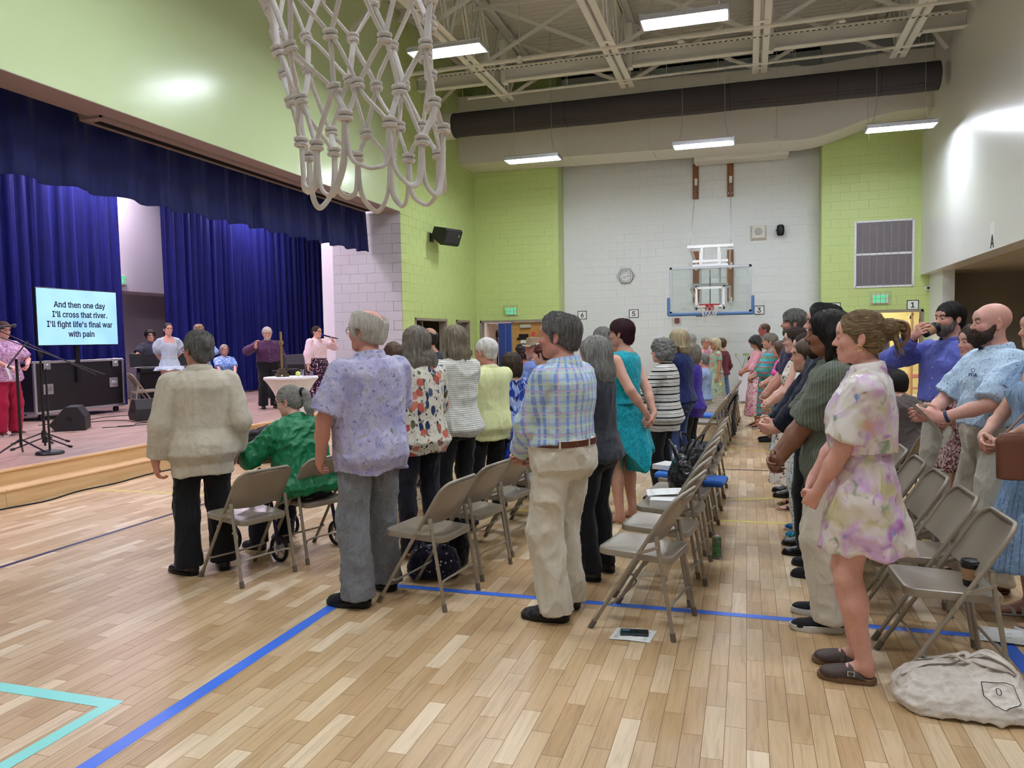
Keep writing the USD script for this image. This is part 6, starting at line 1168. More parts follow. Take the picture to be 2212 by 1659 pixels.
# row beside the aisle
person('balding man in pastel plaid shirt, khaki trousers and brown belt', (-1.00, 4.24, 0), HD(161), 1.735, 'm', 'near', 'ruddy', bw=1.14, dw=1.16, belly=.30, fat=.35, headturn=.22, headscale=1.05, hair=('thin', (70, 62, 56), HM['salt']), brow=(110, 96, 84),
 top=dict(mat=K['plaid'], off=.022, loose=1.04, wx=1.0, hem=.062, sleeve=1.93, sleeve_r=.022, cuff=1.0, collar=.052, gap=.4, amp=.017, fst=(1, 1, .5), fscale=7.5), bottom=dict(mat=K['khaki'], off=.026, knee=.098, cuff=.104, waist=.085, amp=.026, fscale=7), belt=dict(mat=m_belt_br, h=.068), shoes=S('sneaker', m_tex_grey, m_black, .035, lace=m_black), feet={'L': (-.10, .0), 'R': (.13, .06)}, toe=(.30, -.05), hands=front(.93, .27, .06))
person('woman with long grey hair and dark trousers, behind the plaid shirt', (-0.95, 5.02, 0), HD(165), 1.60, 'f', 'mid', 'fair', hair=('long', (110, 108, 100), HM['grey']), top=dict(mat=K['charcoal'], hem=-.1, sleeve=1.6), bottom=dict(mat=K['black'], cuff=.075), shoes=S('shoe', m_leather_b), hands=front())
person('woman with short burgundy hair in sleeveless turquoise lace dress', (-1.02, 6.62, 0), HD(160), 1.755, 'f', 'near', 'fair', bw=1.08, dw=1.1, bust=.6, arm=1.12, headturn=.12, hair=('pixie', (60, 24, 36), HM['burg'], .004), glasses=True, top=dict(name='dress_bodice', mat=K['teal'], off=.014, loose=1.0, hem=.07, sleeve=-1, amp=.008), skirt=dict(name='dress_skirt', mat=K['teal'], hem=.42, flare=(.29, .28), waist=.12, pleat=(6, .09, .05, .4), dip=.20, wave=.02, amp=.012), shoes=dict(kind='bare', h=0), hands=behind(.96, -.235, .05))
person('woman with curly grey bob in black-and-white striped jacket', (-0.78, 7.62, 0), HD(168), 1.57, 'f', 'mid', 'pale', bw=1.08, dw=1.12, hair=('curly', (110, 110, 108), HM['curlgrey'], -.006), top=dict(name='jacket', mat=K['bw'], off=.032, loose=1.06, wx=1.0, hem=-.20, sleeve=1.6, sleeve_r=.026, round=True, amp=.009), bottom=dict(mat=K['black'], off=.014), shoes=S('shoe', m_leather_b), hands=front(1.0, .26))
person('woman with long blonde hair in navy top and blue jeans', (-0.70, 8.55, 0), HD(162), 1.67, 'f', 'mid', 'fair', bw=1.12, dw=1.12, hair=('shoulder', (150, 130, 96), HM['blond'], .008), top=dict(name='top', mat=K['navyk'], off=.022, hem=-.03, sleeve=1.9, round=True, amp=.012), bottom=dict(mat=K['jeans'], off=.010), shoes=S('shoe', m_leather_b), hands=front())
person('grey-haired person with dark headband behind the blonde woman', (-0.72, 10.05, 0), HD(165), 1.64, 'f', 'far', 'fair', hair=('pixie', (140, 138, 134), HM['grey']), top=dict(mat=K['dark'], hem=-.1, sleeve=1.9), bottom=dict(mat=K['dark']), shoes=S('shoe', m_leather_b), extra=lambda i: part(i['root'], 'headband', tube([i['HC'] + i['HR'] @ (V3(0, .01, .03) + V3(.096 * math.cos(t), -.01, .098 * math.sin(t))) for t in np.linspace(0, pi, 15)], .010, 6), m_black, smooth=True))
person('woman in violet cardigan and black trousers by the aisle', (-0.62, 9.15, 0), HD(165), 1.50, 'f', 'mid', 'fair', hair=('bob', (120, 110, 100), HM['ashgrey']), top=dict(name='cardigan', mat=K['purple'], off=.028, hem=-.20, sleeve=1.9), bottom=dict(mat=K['black']), shoes=S('shoe', m_leather_b), hands=front())
person('grey-haired man in lilac-blue shirt behind the plaid shirt', (-1.55, 8.6, 0), HD(165), 1.71, 'm', 'mid', 'ruddy', hair=('short', (140, 136, 130), HM['grey']), top=dict(mat=K['blueshirt'], off=.028, hem=-.12, sleeve=1.9, collar=.044, amp=.014), bottom=dict(mat=K['grey']), shoes=S('shoe', m_leather_b), hands=front())
person('man in white shirt just left of the burgundy-haired woman', (-1.46, 9.4, 0), HD(165), 1.60, 'm', 'far', 'tan', hair=('crop', (50, 44, 42), HM['brown']), top=dict(mat=K['white'], off=.028, hem=-.12, sleeve=1.9, collar=.044), bottom=dict(mat=K['dark']), shoes=S('shoe', m_leather_b), hands=front())
person('seated man with slicked grey hair in light blue shirt', (-0.76, 13.45, 0), HD(172), 1.72, 'm', 'far', 'ruddy', seat=(.52, -.05), hair=('crew', (80, 76, 74), HM['salt']), top=dict(mat=K['ltblue'], off=.026, hem=.0, sleeve=1.0, collar=.044), bottom=dict(mat=K['khaki2']), belt=dict(mat=m_belt_b), shoes=S('shoe', m_leather_b), feet={'L': (-.12, .42), 'R': (.12, .42)}, hands={'L': ((-.14, .34, .66), (-1, -.3, 0), None, None, .5), 'R': ((.14, .34, .66), (1, -.3, 0), None, None, .5)})
person('blonde woman in multicoloured print dress near the far wall', (-0.60, 16.0, 0), HD(205), 1.54, 'f', 'far', 'tan', hair=('shoulder', (150, 128, 92), HM['blond']), glasses=True, top=dict(name='dress_top', mat=K['multi'], hem=.0, sleeve=.5), skirt=dict(mat=K['multi'], hem=.30, flare=(.26, .25)), shoes=S('sandal', m_leather_b, m_sole_t, .014))
person('woman in pink top talking near the far wall', (-0.84, 16.6, 0), HD(300), 1.56, 'f', 'far', 'ruddy', hair=('short', (110, 96, 84), HM['ashgrey']), glasses=True, top=dict(mat=K['softpink'], hem=-.1, sleeve=.8), bottom=dict(mat=K['white']), shoes=S('shoe', m_leather_b))
person('person in maroon shirt and blue jeans near the coffee table', (-0.50, 16.5, 0), HD(150), 1.53, 'm', 'far', 'fair', hair=('short', (90, 80, 70), HM['brown']), top=dict(mat=K['maroon'], hem=-.06, sleeve=1.9), bottom=dict(mat=K['ltjeans']), shoes=S('sneaker', m_tex_black), feet={'L': (-.12, .0), 'R': (.16, -.12)})
def waist_band(i, h, o):
 wx, wy, yo = (np.interp(h * i['s'], [b[0] for b in i['st']], [b[k] for b in i['st']]) for k in (1, 2, 3)); S_, F_, U_ = i['ax']
 return band([i['P0'] + U_ * h * i['s'] + S_ * math.cos(t) * (wx + o) + F_ * (math.sin(t) * (wy + o) + yo) for t in np.linspace(0, 2 * pi, 33)[:-1]], .05, .004)
# ---------------------------------------------------------------- right of the aisle
person('young woman with streaked updo in pastel floral silk dress and clogs', (0.51, 3.82, 0), HD(172), 1.70, 'f', 'near', 'pink', bw=1.04, dw=1.02, bust=.7, arm=1.10, legw=1.06, headscale=1.03, hair=('updo', (110, 90, 64), HM['streak'], .004),
 top=dict(name='dress_bodice', mat=K['silk'], off=.022, loose=1.03, wx=1.02, wy=1.06, hem=.135, sleeve=.86, sleeve_r=.026, collar=.056, gap=.6, amp=.018, fst=(1, 1, .45), fscale=7), skirt=dict(name='dress_skirt', mat=K['silk'], hem=.615, flare=(.195, .215), y=-.02, waist=.17, off=.012, pleat=(6, .045, .0, 1.0), amp=.016, wave=.010), shoes=S('clog', m_clog, mat('cork', (120, 92, 66), .8), .03), feet={'L': (-.075, .0), 'R': (.085, .035)}, toe=.06,
 hands={'L': ((-.12, .22, .80), (-.8, -.8, 0), (.35, .45, -.8), (1, -.2, 0), .95), 'R': ((.06, .26, .82), (1, -.5, 0), (-.5, .3, -.7), (0, -1, 0), .9)},
 extra=lambda i: (part(i['root'], 'hoop_earring', tube([i['HC'] + i['HR'] @ (V3(-.084, -.002, -.046) + .013 * V3(0, math.cos(t), math.sin(t))) for t in np.linspace(0, 2 * pi, 17)[:-1]], .0022, 6, closed=True), mat('gold', (226, 186, 110), .25, metal=1.0), smooth=True), part(i['root'], 'claw_clip', tube(smooth_path([i['HC'] + i['HR'] @ V3(*q) for q in ((0, -.15, .075), (-.015, -.195, .06), (-.02, -.20, .0), (-.01, -.17, -.045))], 5), .012, 7, flat=.6), mat('tortoise', (120, 76, 44), .25, coat=.4), smooth=True), part(i['root'], 'waist_inset', waist_band(i, .155, .020), K['silk'], smooth=True)))
person('young man with shoulder-length black hair and moustache in grey-green shirt', (0.44, 4.48, 0), HD(176), 1.72, 'm', 'near', 'brown', hair=('shoulder', (18, 15, 15), HM['dark']), beard=('goatee', HM['beard']), top=dict(mat=K['cord'], off=.024, loose=1.03, hem=-.19, sleeve=.95, sleeve_r=.03, collar=.046, amp=.018), bottom=dict(mat=K['khaki'], off=.026, knee=.092, cuff=.098), shoes=S('slip', m_tex_black, m_sole_w, .034), hands=front(.90, .27, .05))
person('tall balding man in navy blazer holding a grey sheet', (0.50, 5.45, 0), HD(176), 1.80, 'm', 'near', 'pink', bw=1.08, hair=('thin', (50, 44, 44), HM['dark']), top=dict(name='blazer', mat=K['navyb'], off=.028, loose=1.02, hem=-.22, sleeve=1.9, sleeve_r=.024, collar=.05, gap=.7, open=True, amp=.014), bottom=dict(mat=K['charcoal'], off=.02), shoes=S('shoe', m_tex_black), hands={'L': ((-.16, .30, .98), (-1, -.5, 0), (.4, .8, -.1), (1, 0, .2), .7), 'R': ((.10, .33, .98), (1, -.5, 0), (-.5, .8, -.1), (-1, 0, .2), .7)})
person('dark-haired woman in printed wide trousers and blue-green running shoes', (0.46, 6.45, 0), HD(178), 1.60, 'f', 'mid', 'pale', hair=('back', (30, 24, 22), HM['dkb']), top=dict(mat=K['white'], hem=-.12, sleeve=.8), bottom=dict(mat=K['floralpants'], off=.03, knee=.105, cuff=.125, hem=.045), shoes=S('sneaker', m_runner, m_sole_w, .03), hands=front())
person('person in black trousers half hidden behind the grey-green shirt', (0.44, 5.98, 0), HD(178), 1.55, 'm', 'far', 'fair', hair=('short', (50, 40, 36), HM['brown']), top=dict(mat=K['charcoal'], hem=-.12, sleeve=.8), bottom=dict(mat=K['black'], cuff=.11), shoes=S('shoe', m_leather_b), hands=front())
person('woman with tied-back dark hair in cream floral dress and plum bow straps', (0.44, 7.45, 0), HD(176), 1.66, 'f', 'near', 'pale', hair=('back', (34, 25, 22), HM['dkb']), glasses=True, bust=.5, top=dict(name='dress_bodice', mat=K['creamfloral'], off=.014, hem=.06, sleeve=-1, neck='wide', amp=.008, top=.475), skirt=dict(name='dress_skirt', mat=K['creamfloral'], hem=.24, flare=(.25, .25), pleat=(7, .04, 0, 0)), shoes=S('sandal', m_leather_b, m_sole_t, .014), hands=front(.95, .25),
 extra=lambda i: part(i['root'], 'strap_bow', cat([tube(smooth_path([i['SH']['L'] + V3(*q) for q in ((.05, .07, .0), (.06, .02, .055), (.05, -.05, .05), (.03, -.10, -.04))], 6), .014, 6, flat=.5), ell_tube(i['SH']['L'] + V3(.06, .01, .065)), tube([i['SH']['L'] + V3(.05, .06, .03), i['SH']['L'] + V3(.045, .10, -.12), i['SH']['L'] + V3(.05, .12, -.30)], [.01, .018, .03], 6, flat=.3)]), K['velvetplum'], smooth=True, label='plum velvet shoulder bow'))
person('bearded man with wavy grey hair in dark plum shirt', (0.46, 8.05, 0), HD(180), 1.84, 'm', 'near', 'ruddy', hair=('crew', (96, 92, 88), HM['salt'], .008), beard=('short', HM['beardg']), top=dict(mat=K['plum'], off=.03, hem=-.13, sleeve=.9, amp=.014), bottom=dict(mat=K['khaki2']), shoes=S('shoe', m_leather_b), hands=front(.98, .27))
person('woman with swept grey hair in aqua and coral striped dress', (0.34, 12.1, 0), HD(182), 1.61, 'f', 'mid', 'fair', bw=1.15, dw=1.2, fat=.4, bust=.6, hair=('pixie', (110, 100, 90), HM['ashgrey']), glasses=m_wire_frame, top=dict(name='dress_top', mat=K['aqua'], off=.03, loose=1.06, hem=-.05, sleeve=1.25, sleeve_r=.035, round=True), skirt=dict(mat=K['aqua'], hem=.42, flare=(.22, .23), off=.03), shoes=S('slip', m_tex_black, m_black, .03), hands=front(.95, .27), extra=lambda i: watch(i['root'], i['WR']['L'] * .93 + i['EL']['L'] * .07, i['WR']['L'] - i['EL']['L'], (-1, 0, .5), i['ar'][2] * 1.15, m_black, m_black))
person('person in hot pink top behind the striped aqua dress', (0.46, 11.3, 0), HD(178), 1.50, 'f', 'far', 'fair', hair=('bob', (60, 50, 44), HM['brown']), top=dict(mat=K['hotpink'], hem=-.1, sleeve=.8), bottom=dict(mat=K['charcoal']), shoes=S('sneaker', m_blueshoe, m_sole_w), hands=front())
person('woman with long black hair bowing in pink print dress', (0.16, 13.9, 0), HD(185), 1.58, 'f', 'far', 'tan', nod=-.6, hair=('long', (16, 14, 14), HM['dark']), top=dict(name='dress_top', mat=K['softpink'], hem=.0, sleeve=1.2), skirt=dict(mat=K['pinkfl'], hem=.22, flare=(.24, .24)), shoes=S('sandal', m_leather_b, m_sole_w, .014), hands=front(.95))
person('red-faced man with glasses and shaved hair in white shirt, far row', (0.34, 15.7, 0), HD(190), 1.82, 'm', 'far', (176, 96, 96), hair=('crop', (90, 60, 54), HM['brown']), glasses=True, top=dict(mat=K['white'], hem=-.1, sleeve=.9), bottom=dict(mat=K['black']), shoes=S('boot', m_leather_b), hands=front())
person('bearded man in blue-violet check shirt drinking from a coffee cup', (1.53, 6.75, 0), HD(212), 1.83, 'm', 'near', 'pink', bw=1.12, dw=1.12, belly=.35, headturn=-.1, hair=('crew', (34, 28, 26), HM['dark']), beard=('full', HM['beardg']), top=dict(mat=K['check'], off=.022, loose=1.03, hem=.07, sleeve=1.92, sleeve_r=.024, collar=.048, amp=.017, buttons=[.40, .32, .24, .16, .10], button_mat=m_sole_w), bottom=dict(mat=K['khaki2'], off=.024, knee=.095, cuff=.1), belt=dict(mat=m_belt_b), shoes=S('loafer', m_leather_br),
 hands={'R': ((.13, .235, 1.565), (.9, .2, -.8), (-.75, .15, .45), (-.2, -1, .1), .75), 'L': None}, extra=lambda i: watch(i['root'], i['WR']['R'] * .9 + i['EL']['R'] * .1, i['WR']['R'] - i['EL']['R'], (.5, 1, 0), i['ar'][2] * 1.2, m_black, m_black))
person('woman with wavy brown hair in red and white print dress and black boots', (1.53, 6.05, 0), HD(195), 1.64, 'f', 'near', 'pink', bust=.5, hair=('longwavy', (70, 54, 46), HM['brunette']), top=dict(name='dress_top', mat=K['redfl'], off=.020, loose=1.02, hem=.02, sleeve=1.5, sleeve_r=.03, neck='v', amp=.014), skirt=dict(name='dress_skirt', mat=K['redfl'], hem=.66, flare=(.26, .25), pleat=(7, .05, 0, 0)), shoes=S('boot', m_leather_b), hands=front(.98, .22))
person('bald man with dark beard in sky-blue speckled polo holding a programme', (1.46, 5.40, 0), HD(192), 1.775, 'm', 'near', 'pink', bw=1.10, dw=1.08, belly=.15, headturn=-.10, hair=None, brow=(70, 50, 42), beard=('full', HM['beard']), top=dict(name='polo_shirt', mat=K['speck'], off=.020, loose=1.03, wx=1.0, hem=.06, sleeve=.95, sleeve_r=.026, collar=.048, amp=.018, gap=.4), bottom=dict(mat=K['khaki'], off=.024, knee=.09, cuff=.095), belt=dict(mat=m_belt_b), shoes=S('loafer', m_leather_br, m_leather_br), feet={'L': (-.12, .02), 'R': (.13, .08)},
 hands={'L': ((-.13, .36, 1.08), (-1, -.5, -.3), (.25, 1, .15), (1, 0, .2), .6), 'R': ((.10, .36, 1.06), (1, -.5, -.2), (-.3, 1, .1), (-1, 0, .3), .6)}, extra=lambda i: (watch(i['root'], i['WR']['L'] * .90 + i['EL']['L'] * .10, i['WR']['L'] - i['EL']['L'], (-1, 0, .3), i['ar'][2] * 1.15, mat('watch_band_navy', (36, 46, 84), .5), m_black), polo_mark(i)))
person('woman with long black hair in striped chambray dress and white sandals, picture edge', (1.53, 4.78, 0), HD(188), 1.73, 'f', 'near', 'fair', hair=('longer', (18, 15, 15), HM['dark'], -.004), bust=.6, top=dict(name='dress_top', mat=K['bluedress'], off=.018, loose=1.02, hem=.06, sleeve=.5, sleeve_r=.026, neck='v', amp=.014), skirt=dict(name='dress_skirt', mat=K['bluedress'], hem=.30, flare=(.27, .27), pleat=(9, .045, .1, 0), waist=.14), shoes=S('sandal', m_sole_w, m_sole_w, .014), hands=front(1.0, .25))
person('seated man with tousled dark hair in brown-grey T-shirt', (1.42, 7.50, 0), HD(125), 1.72, 'm', 'mid', 'fair', seat=(.53, -.05), lean=.42, hair=('crew', (34, 28, 26), HM['dark'], .01), top=dict(name='t_shirt', mat=K['brown'], off=.026, hem=-.05, sleeve=.85, sleeve_r=.024, round=True), bottom=dict(mat=K['charcoal']), shoes=S('sneaker', m_tex_grey, m_sole_w), feet={'L': (-.14, .42), 'R': (.14, .40)}, hands={'L': ((-.12, .50, .66), (-1, -.3, 0), None, None, .6), 'R': ((.10, .52, .66), (1, -.3, 0), None, None, .6)}, nod=-.25)
person('grey-haired woman in navy floral cold-shoulder top by the right door', (1.26, 8.5, 0), HD(150), 1.57, 'f', 'mid', 'fair', hair=('shoulder', (130, 128, 124), HM['grey']), top=dict(name='top', mat=K['navyfl'], hem=-.12, sleeve=-1, neck='wide', top=.48), bottom=dict(mat=K['dark']), shoes=S('shoe', m_leather_b), hands=front())
# ---------------------------------------------------------------- on the stage
Z0 = .32
person('woman in pink lilac print blouse and magenta trousers behind the music stand', (-10.25, 8.45, Z0), HD(-5), 1.64, 'f', 'mid', 'pink', bw=1.15, dw=1.2, hair=('short', (96, 70, 52), HM['brown'], .006), glasses=True, mouth=.6, top=dict(name='blouse', mat=K['pinkprint'], off=.03, loose=1.06, hem=-.13, sleeve=.9, sleeve_r=.02, round=True), bottom=dict(mat=K['magenta'], off=.024, cuff=.10, knee=.095), shoes=S('sneaker', m_leather_br, m_sole_w), hands={'R': ((.14, .30, 1.0), (1, -.5, 0), (-.2, .9, -.3), (-.6, 0, -1), .6), 'L': ((-.14, .28, 1.0), (-1, -.5, 0), None, None, .6)})
person('young man with black side-swept hair and glasses in dark slate shirt', (-11.95, 13.18, Z0), HD(-38), 1.58, 'm', 'mid', 'fair', hair=('crew', (18, 16, 18), HM['dark'], .012), glasses=True, top=dict(name='polo_shirt', mat=K['darkpolo'], off=.026, hem=-.13, sleeve=.7, collar=.044, sleeve_r=.02), bottom=dict(mat=K['black']), shoes=S('shoe', m_leather_b), hands={'R': ((.22, .30, .92), (1, -.6, 0), None, (0, 0, -1), .5), 'L': ((-.20, .32, .92), (-1, -.6, 0), None, (0, 0, -1), .5)})
person('girl with dark ponytail in pale blue puff-sleeved mini dress', (-10.5, 12.05, Z0), HD(-38), 1.69, 'f', 'mid', 'pink', bw=.94, headturn=.12, hair=('pony', (30, 22, 20), HM['dkb']), top=dict(name='dress_bodice', mat=K['babyblue'], off=.012, hem=.09, sleeve=.92, sleeve_r=.02, puff=.060, neck='square', amp=.010), skirt=dict(name='dress_skirt', mat=K['babyblue'], hem=.82, flare=(.29, .27), pleat=(9, .07, .1, 0), waist=.14), shoes=S('sandal', m_sole_t, m_sole_t, .014), hands=behind(.95, -.18))
person('curly blonde woman with glasses in sky-blue cardigan singing into a microphone', (-10.7, 13.15, Z0), HD(-30), 1.68, 'f', 'mid', 'fair', mouth=.5, hair=('curly', (150, 126, 92), HM['curlblond'], .012), glasses=m_wire_frame, top=dict(name='cardigan', mat=K['cardi'], off=.024, hem=-.2, sleeve=1.9, round=True), skirt=dict(mat=K['cardi'], hem=.4, flare=(.24, .23)), shoes=S('shoe', m_leather_b), hands={'R': ((.08, .24, 1.40), (1, -.2, -.6), (-.3, .1, .9), (-.6, -.6, 0), .9), 'L': ((-.10, .22, 1.05), (-1, -.4, 0), (.8, .3, 0), (0, -1, 0), .6)})
person('seated woman with glasses in blue and white print top, singing', (-10.9, 14.2, Z0), HD(-42), 1.64, 'f', 'far', 'pink', seat=(.52, -.05), mouth=.7, fat=.5, bw=1.15, hair=('bob', (110, 96, 84), HM['ashgrey'], -.004), glasses=True, top=dict(name='top', mat=K['bluewhite'], off=.026, hem=.0, sleeve=.9), bottom=dict(mat=K['dark']), shoes=S('shoe', m_leather_b), feet={'L': (-.12, .42), 'R': (.12, .42)}, hands={'L': ((-.14, .34, .62), (-1, -.3, 0), None, None, .5), 'R': ((.14, .34, .62), (1, -.3, 0), None, None, .5)})
person('white-bearded man in purple shirt and black trousers beside the brass cross', (-8.95, 12.95, Z0), HD(-46), 1.57, 'm', 'mid', 'pink', bw=1.25, dw=1.2, belly=.4, fat=.3, mouth=.7, headscale=1.0, hair=('short', (210, 206, 200), HM['white'], .004), beard=('goatee', HM['beardw']), glasses=m_wire_frame, top=dict(mat=K['pastor'], off=.03, hem=.07, sleeve=1.9, sleeve_r=.024, collar=.046, buttons=[.40, .33, .26, .19, .12], button_mat=m_sole_w), bottom=dict(mat=K['black'], off=.03, knee=.1, cuff=.11), belt=dict(mat=m_belt_b), shoes=S('shoe', m_leather_b), hands={'R': ((.26, .28, 1.22), (1, -.4, -.6), (-.1, .25, 1), (-.7, .5, 0), .6), 'L': ((-.30, .08, .72), (-1, -.7, 0), None, (1, .2, 0), .5)})
person('full-figured woman in blush sweater and flowered plum skirt holding a blue-capped microphone', (-8.35, 13.75, Z0), HD(-8), 1.60, 'f', 'mid', 'pink', bw=1.5, dw=1.45, fat=.8, bust=1.0, arm=1.5, mouth=.6, hair=('back', (40, 28, 26), HM['dkb'], .006), glasses=True, top=dict(name='sweater', mat=K['blush'], off=.02, hem=.08, sleeve=1.92, sleeve_r=.016, neck='v', amp=.010), skirt=dict(mat=K['skirtfl'], hem=.06, flare=(.22, .24), off=.02, pleat=(7, .03, 0, 0)), shoes=S('shoe', m_leather_b), hands={'L': ((-.16, .30, 1.30), (-1, -.1, -.7), (.3, -.1, .9), (.4, -.8, 0), .9), 'R': ((.36, .06, .78), (1, -.8, 0), None, (-1, .2, 0), .5)})
# ---------------------------------------------------------------- doors and what shows through them
m_doorwood = mat('door_wood', (196, 150, 86), .4, .4, var=(2.0, (178, 130, 70), .35, .7, (8, 8, .8))); m_corr_y = mat('corridor_yellow', (228, 216, 158), .5, .4); m_cblue = mat('corridor_blue_door', (34, 62, 128), .3, .5); m_pinkwall = mat('pink_stripe', (214, 120, 150), .5)
m_corr_w = mat('corridor_white', (224, 218, 210), .5)
def frame_x(t, x0, x1, zt, y, d=.2, w=.055):                         # door frame in a wall facing -y
 part(t, 'frame', cat([cbox(w, d, zt, .004, (x0 + w / 2, y + d / 2 - .025, zt / 2)), cbox(w, d, zt, .004, (x1 - w / 2, y + d / 2 - .025, zt / 2)), cbox(x1 - x0, d, w, .004, ((x0 + x1) / 2, y + d / 2 - .025, zt - w / 2))]), m_frame)
def frame_y(t, y0, y1, zt, x, d=.2, w=.055):
 part(t, 'frame', cat([cbox(d, w, zt, .004, (x - d / 2 + .025, y0 + w / 2, zt / 2)), cbox(d, w, zt, .004, (x - d / 2 + .025, y1 - w / 2, zt / 2)), cbox(d, y1 - y0, w, .004, (x - d / 2 + .025, (y0 + y1) / 2, zt - w / 2))]), m_frame)
d = thing('door_1', 'dark open doorway in the green left wall, the wider of two', kind='structure'); frame_y(d, D1[0], D1[1], D1[2], XL)
part(d, 'door_leaf', cbox(.045, .80, 2.0, .004, (XL - .55, 15.75, 1.0)), m_doorwood); part(d, 'recess', cat([box(XL - 1.6, XL - 1.5, 15.3, 17.8, 0, 2.4), box(XL - 1.5, XL - .2, 15.25, 15.3, 0, 2.4), box(XL - 1.5, XL - .2, 17.75, 17.8, 0, 2.4), box(XL - 1.6, XL - .2, 15.3, 17.8, 2.3, 2.4)]), mat('recess_brown', (92, 84, 78), .6)); part(d, 'mullion', cbox(.05, .06, 2.05, .004, (XL - .3, 16.62, 1.03)), m_frame)
d = thing('door_2', 'narrow dark doorway in the green left wall near the corner', kind='structure'); frame_y(d, D2[0], D2[1], D2[2], XL); part(d, 'door_leaf', cbox(.045, .86, 2.03, .004, (XL - .12, (D2[0] + D2[1]) / 2, 1.02)), mat('door_grey_brown', (104, 96, 88), .5))
d = thing('door_3', 'double wooden door in the far left green pier, one leaf open on a blue corridor', kind='structure'); frame_x(d, D3[0], D3[1], D3[2], YG)
lf = part(d, 'door_leaf', cbox(.84, .045, 2.03, .004, (-5.57, YG + .10, 1.02)), m_doorwood, label='closed wooden leaf with red papers')
part(lf, 'door_closer', cbox(.30, .07, .09, .006, (-5.62, YG + .04, 1.93)), mat('closer_grey', (186, 182, 172), .4)); part(lf, 'panic_bar', cbox(.7, .06, .07, .01, (-5.6, YG + .05, 1.02)), m_alu); part(lf, 'black_holder', cat([cbox(.26, .03, .13, .01, (-5.68, YG + .055, 1.66)), cbox(.34, .03, .05, .01, (-5.70, YG + .05, 1.60))]), m_black); part(lf, 'white_notice', cbox(.18, .008, .42, .001, (-5.68, YG + .07, 1.38)), mat('paper_white', (226, 226, 222), .7))
part(lf, 'red_notice', cbox(.30, .006, .22, .001, (-5.34, YG + .074, 1.52)), mat('red_paper', (214, 70, 82), .7)); part(lf, 'red_notice', mv(cbox(.10, .006, .12, .001), (-5.42, YG + .074, 1.72), 0, 0, .3), mat('red_paper', (214, 70, 82), .7))
v, f = text('2nd', .07, .002, True); part(lf, 'notice_lettering', (np.c_[v[:, 0] - 5.34, YG + .070 - v[:, 2], v[:, 1] + 1.50], f), mat('dark_red_ink', (130, 30, 50), .7))
lf = part(d, 'door_leaf', cbox(.045, .84, 2.03, .004, (-6.72, YG + .60, 1.02)), mat('door_leaf_pink_beige', (214, 186, 168), .45), label='pale leaf standing open'); part(lf, 'panic_rod', cat([cbox(.03, .05, 1.5, .006, (-6.68, YG + .85, 1.1)), cbox(.05, .14, .14, .01, (-6.67, YG + .85, 1.72))]), m_black); part(d, 'mullion', cbox(.06, .08, 2.05, .004, (-6.0, YG + .12, 1.03)), m_frame)
part(d, 'corridor', cat([box(-8.3, -8.2, YG + .2, 24, 0, 2.6), box(-4.9, -4.8, YW + .2, 24, 0, 2.6), box(-8.3, -4.8, YG + .25, 24, 2.5, 2.6), box(-8.3, -4.8, YG, 24, -.06, -.002)]), m_corr_w); part(d, 'corridor_end', cat([box(-8.3, -7.78, 23, 23.1, 0, 2.6), box(-6.72, -4.8, 23, 23.1, 0, 2.6), box(-7.78, -6.72, 23, 23.1, 2.1, 2.6)]), m_corr_w)
part(d, 'corridor_door', cat([cbox(.51, .05, 2.08, .004, (-7.515, 23.05, 1.05)), cbox(.51, .05, 2.08, .004, (-6.985, 23.05, 1.05))]), m_cblue, kind='stuff', label='deep blue double door at the end of the corridor'); part(d, 'corridor_light', cbox(.5, 1.0, .03, .004, (-6.9, 21.6, 2.49)), mat('corridor_lamp', (255, 255, 255), emit=((255, 244, 250), 9)))
d = thing('door_4', 'open doorway on the right showing a pale yellow corridor', kind='structure'); frame_x(d, D4[0], D4[1], D4[2], YG)
lf = part(d, 'door_leaf', mv(cbox(.045, .86, 2.04, .004), (3.70, YG + .50, 1.03), -.12), mat('door_wood_pale', (206, 166, 120), .4, var=(2.0, (190, 146, 100), .35, .7, (8, 8, .8))), label='pale wooden leaf standing open')
part(lf, 'panic_rod', cat([mv(cbox(.03, .04, 1.25, .006), (3.655, YG + .22, 1.42)), mv(cbox(.06, .10, .08, .01), (3.65, YG + .22, 1.95))]), m_black); part(lf, 'panic_bar', cat([mv(cbox(.07, .16, .10, .02), (3.63, YG + .22, 1.00)), mv(cbox(.05, .60, .06, .012), (3.64, YG + .5, .98))]), m_chrome); part(lf, 'hinge', cat([cbox(.03, .03, .12, .004, (3.80, YG + .09, z)) for z in (.35, 1.1, 1.85)]), m_chrome, kind='stuff'); part(lf, 'door_closer', cbox(.08, .25, .08, .008, (3.66, YG + .35, 1.95)), m_alu)
yb = block_wall('wall_corridor', (1.98, 22.2, 0), (1, 0, 0), (0, -1, 0), 3.22, 0, 2.7, m_corr_y, label='pale yellow block wall of the corridor through the right door', seen=lambda p: 2.4 < p[0] < 4)
part(d, 'corridor', cat([box(1.88, 1.98, YG + .7, 22.3, 0, 2.7), box(5.2, 5.3, YG + .2, 22.3, 0, 2.7), box(1.9, 5.3, YG + .3, 22.3, 2.6, 2.7), box(1.9, 5.3, YG, 22.3, -.06, -.002)]), m_corr_w); part(d, 'corridor_light', cbox(1.2, .5, .03, .004, (3.0, 21.0, 2.59)), mat('corridor_lamp_warm', (255, 255, 255), emit=((255, 246, 226), 13)))
part(d, 'pink_band', cat([box(1.0, 5.2, 22.185, 22.19, .42, .50), box(1.0, 5.2, 22.185, 22.19, .12, .16)]), m_pinkwall, kind='stuff'); part(d, 'corridor_corner', box(2.0, 3.05, 21.7, 22.2, 0, 2.65), m_corr_y)
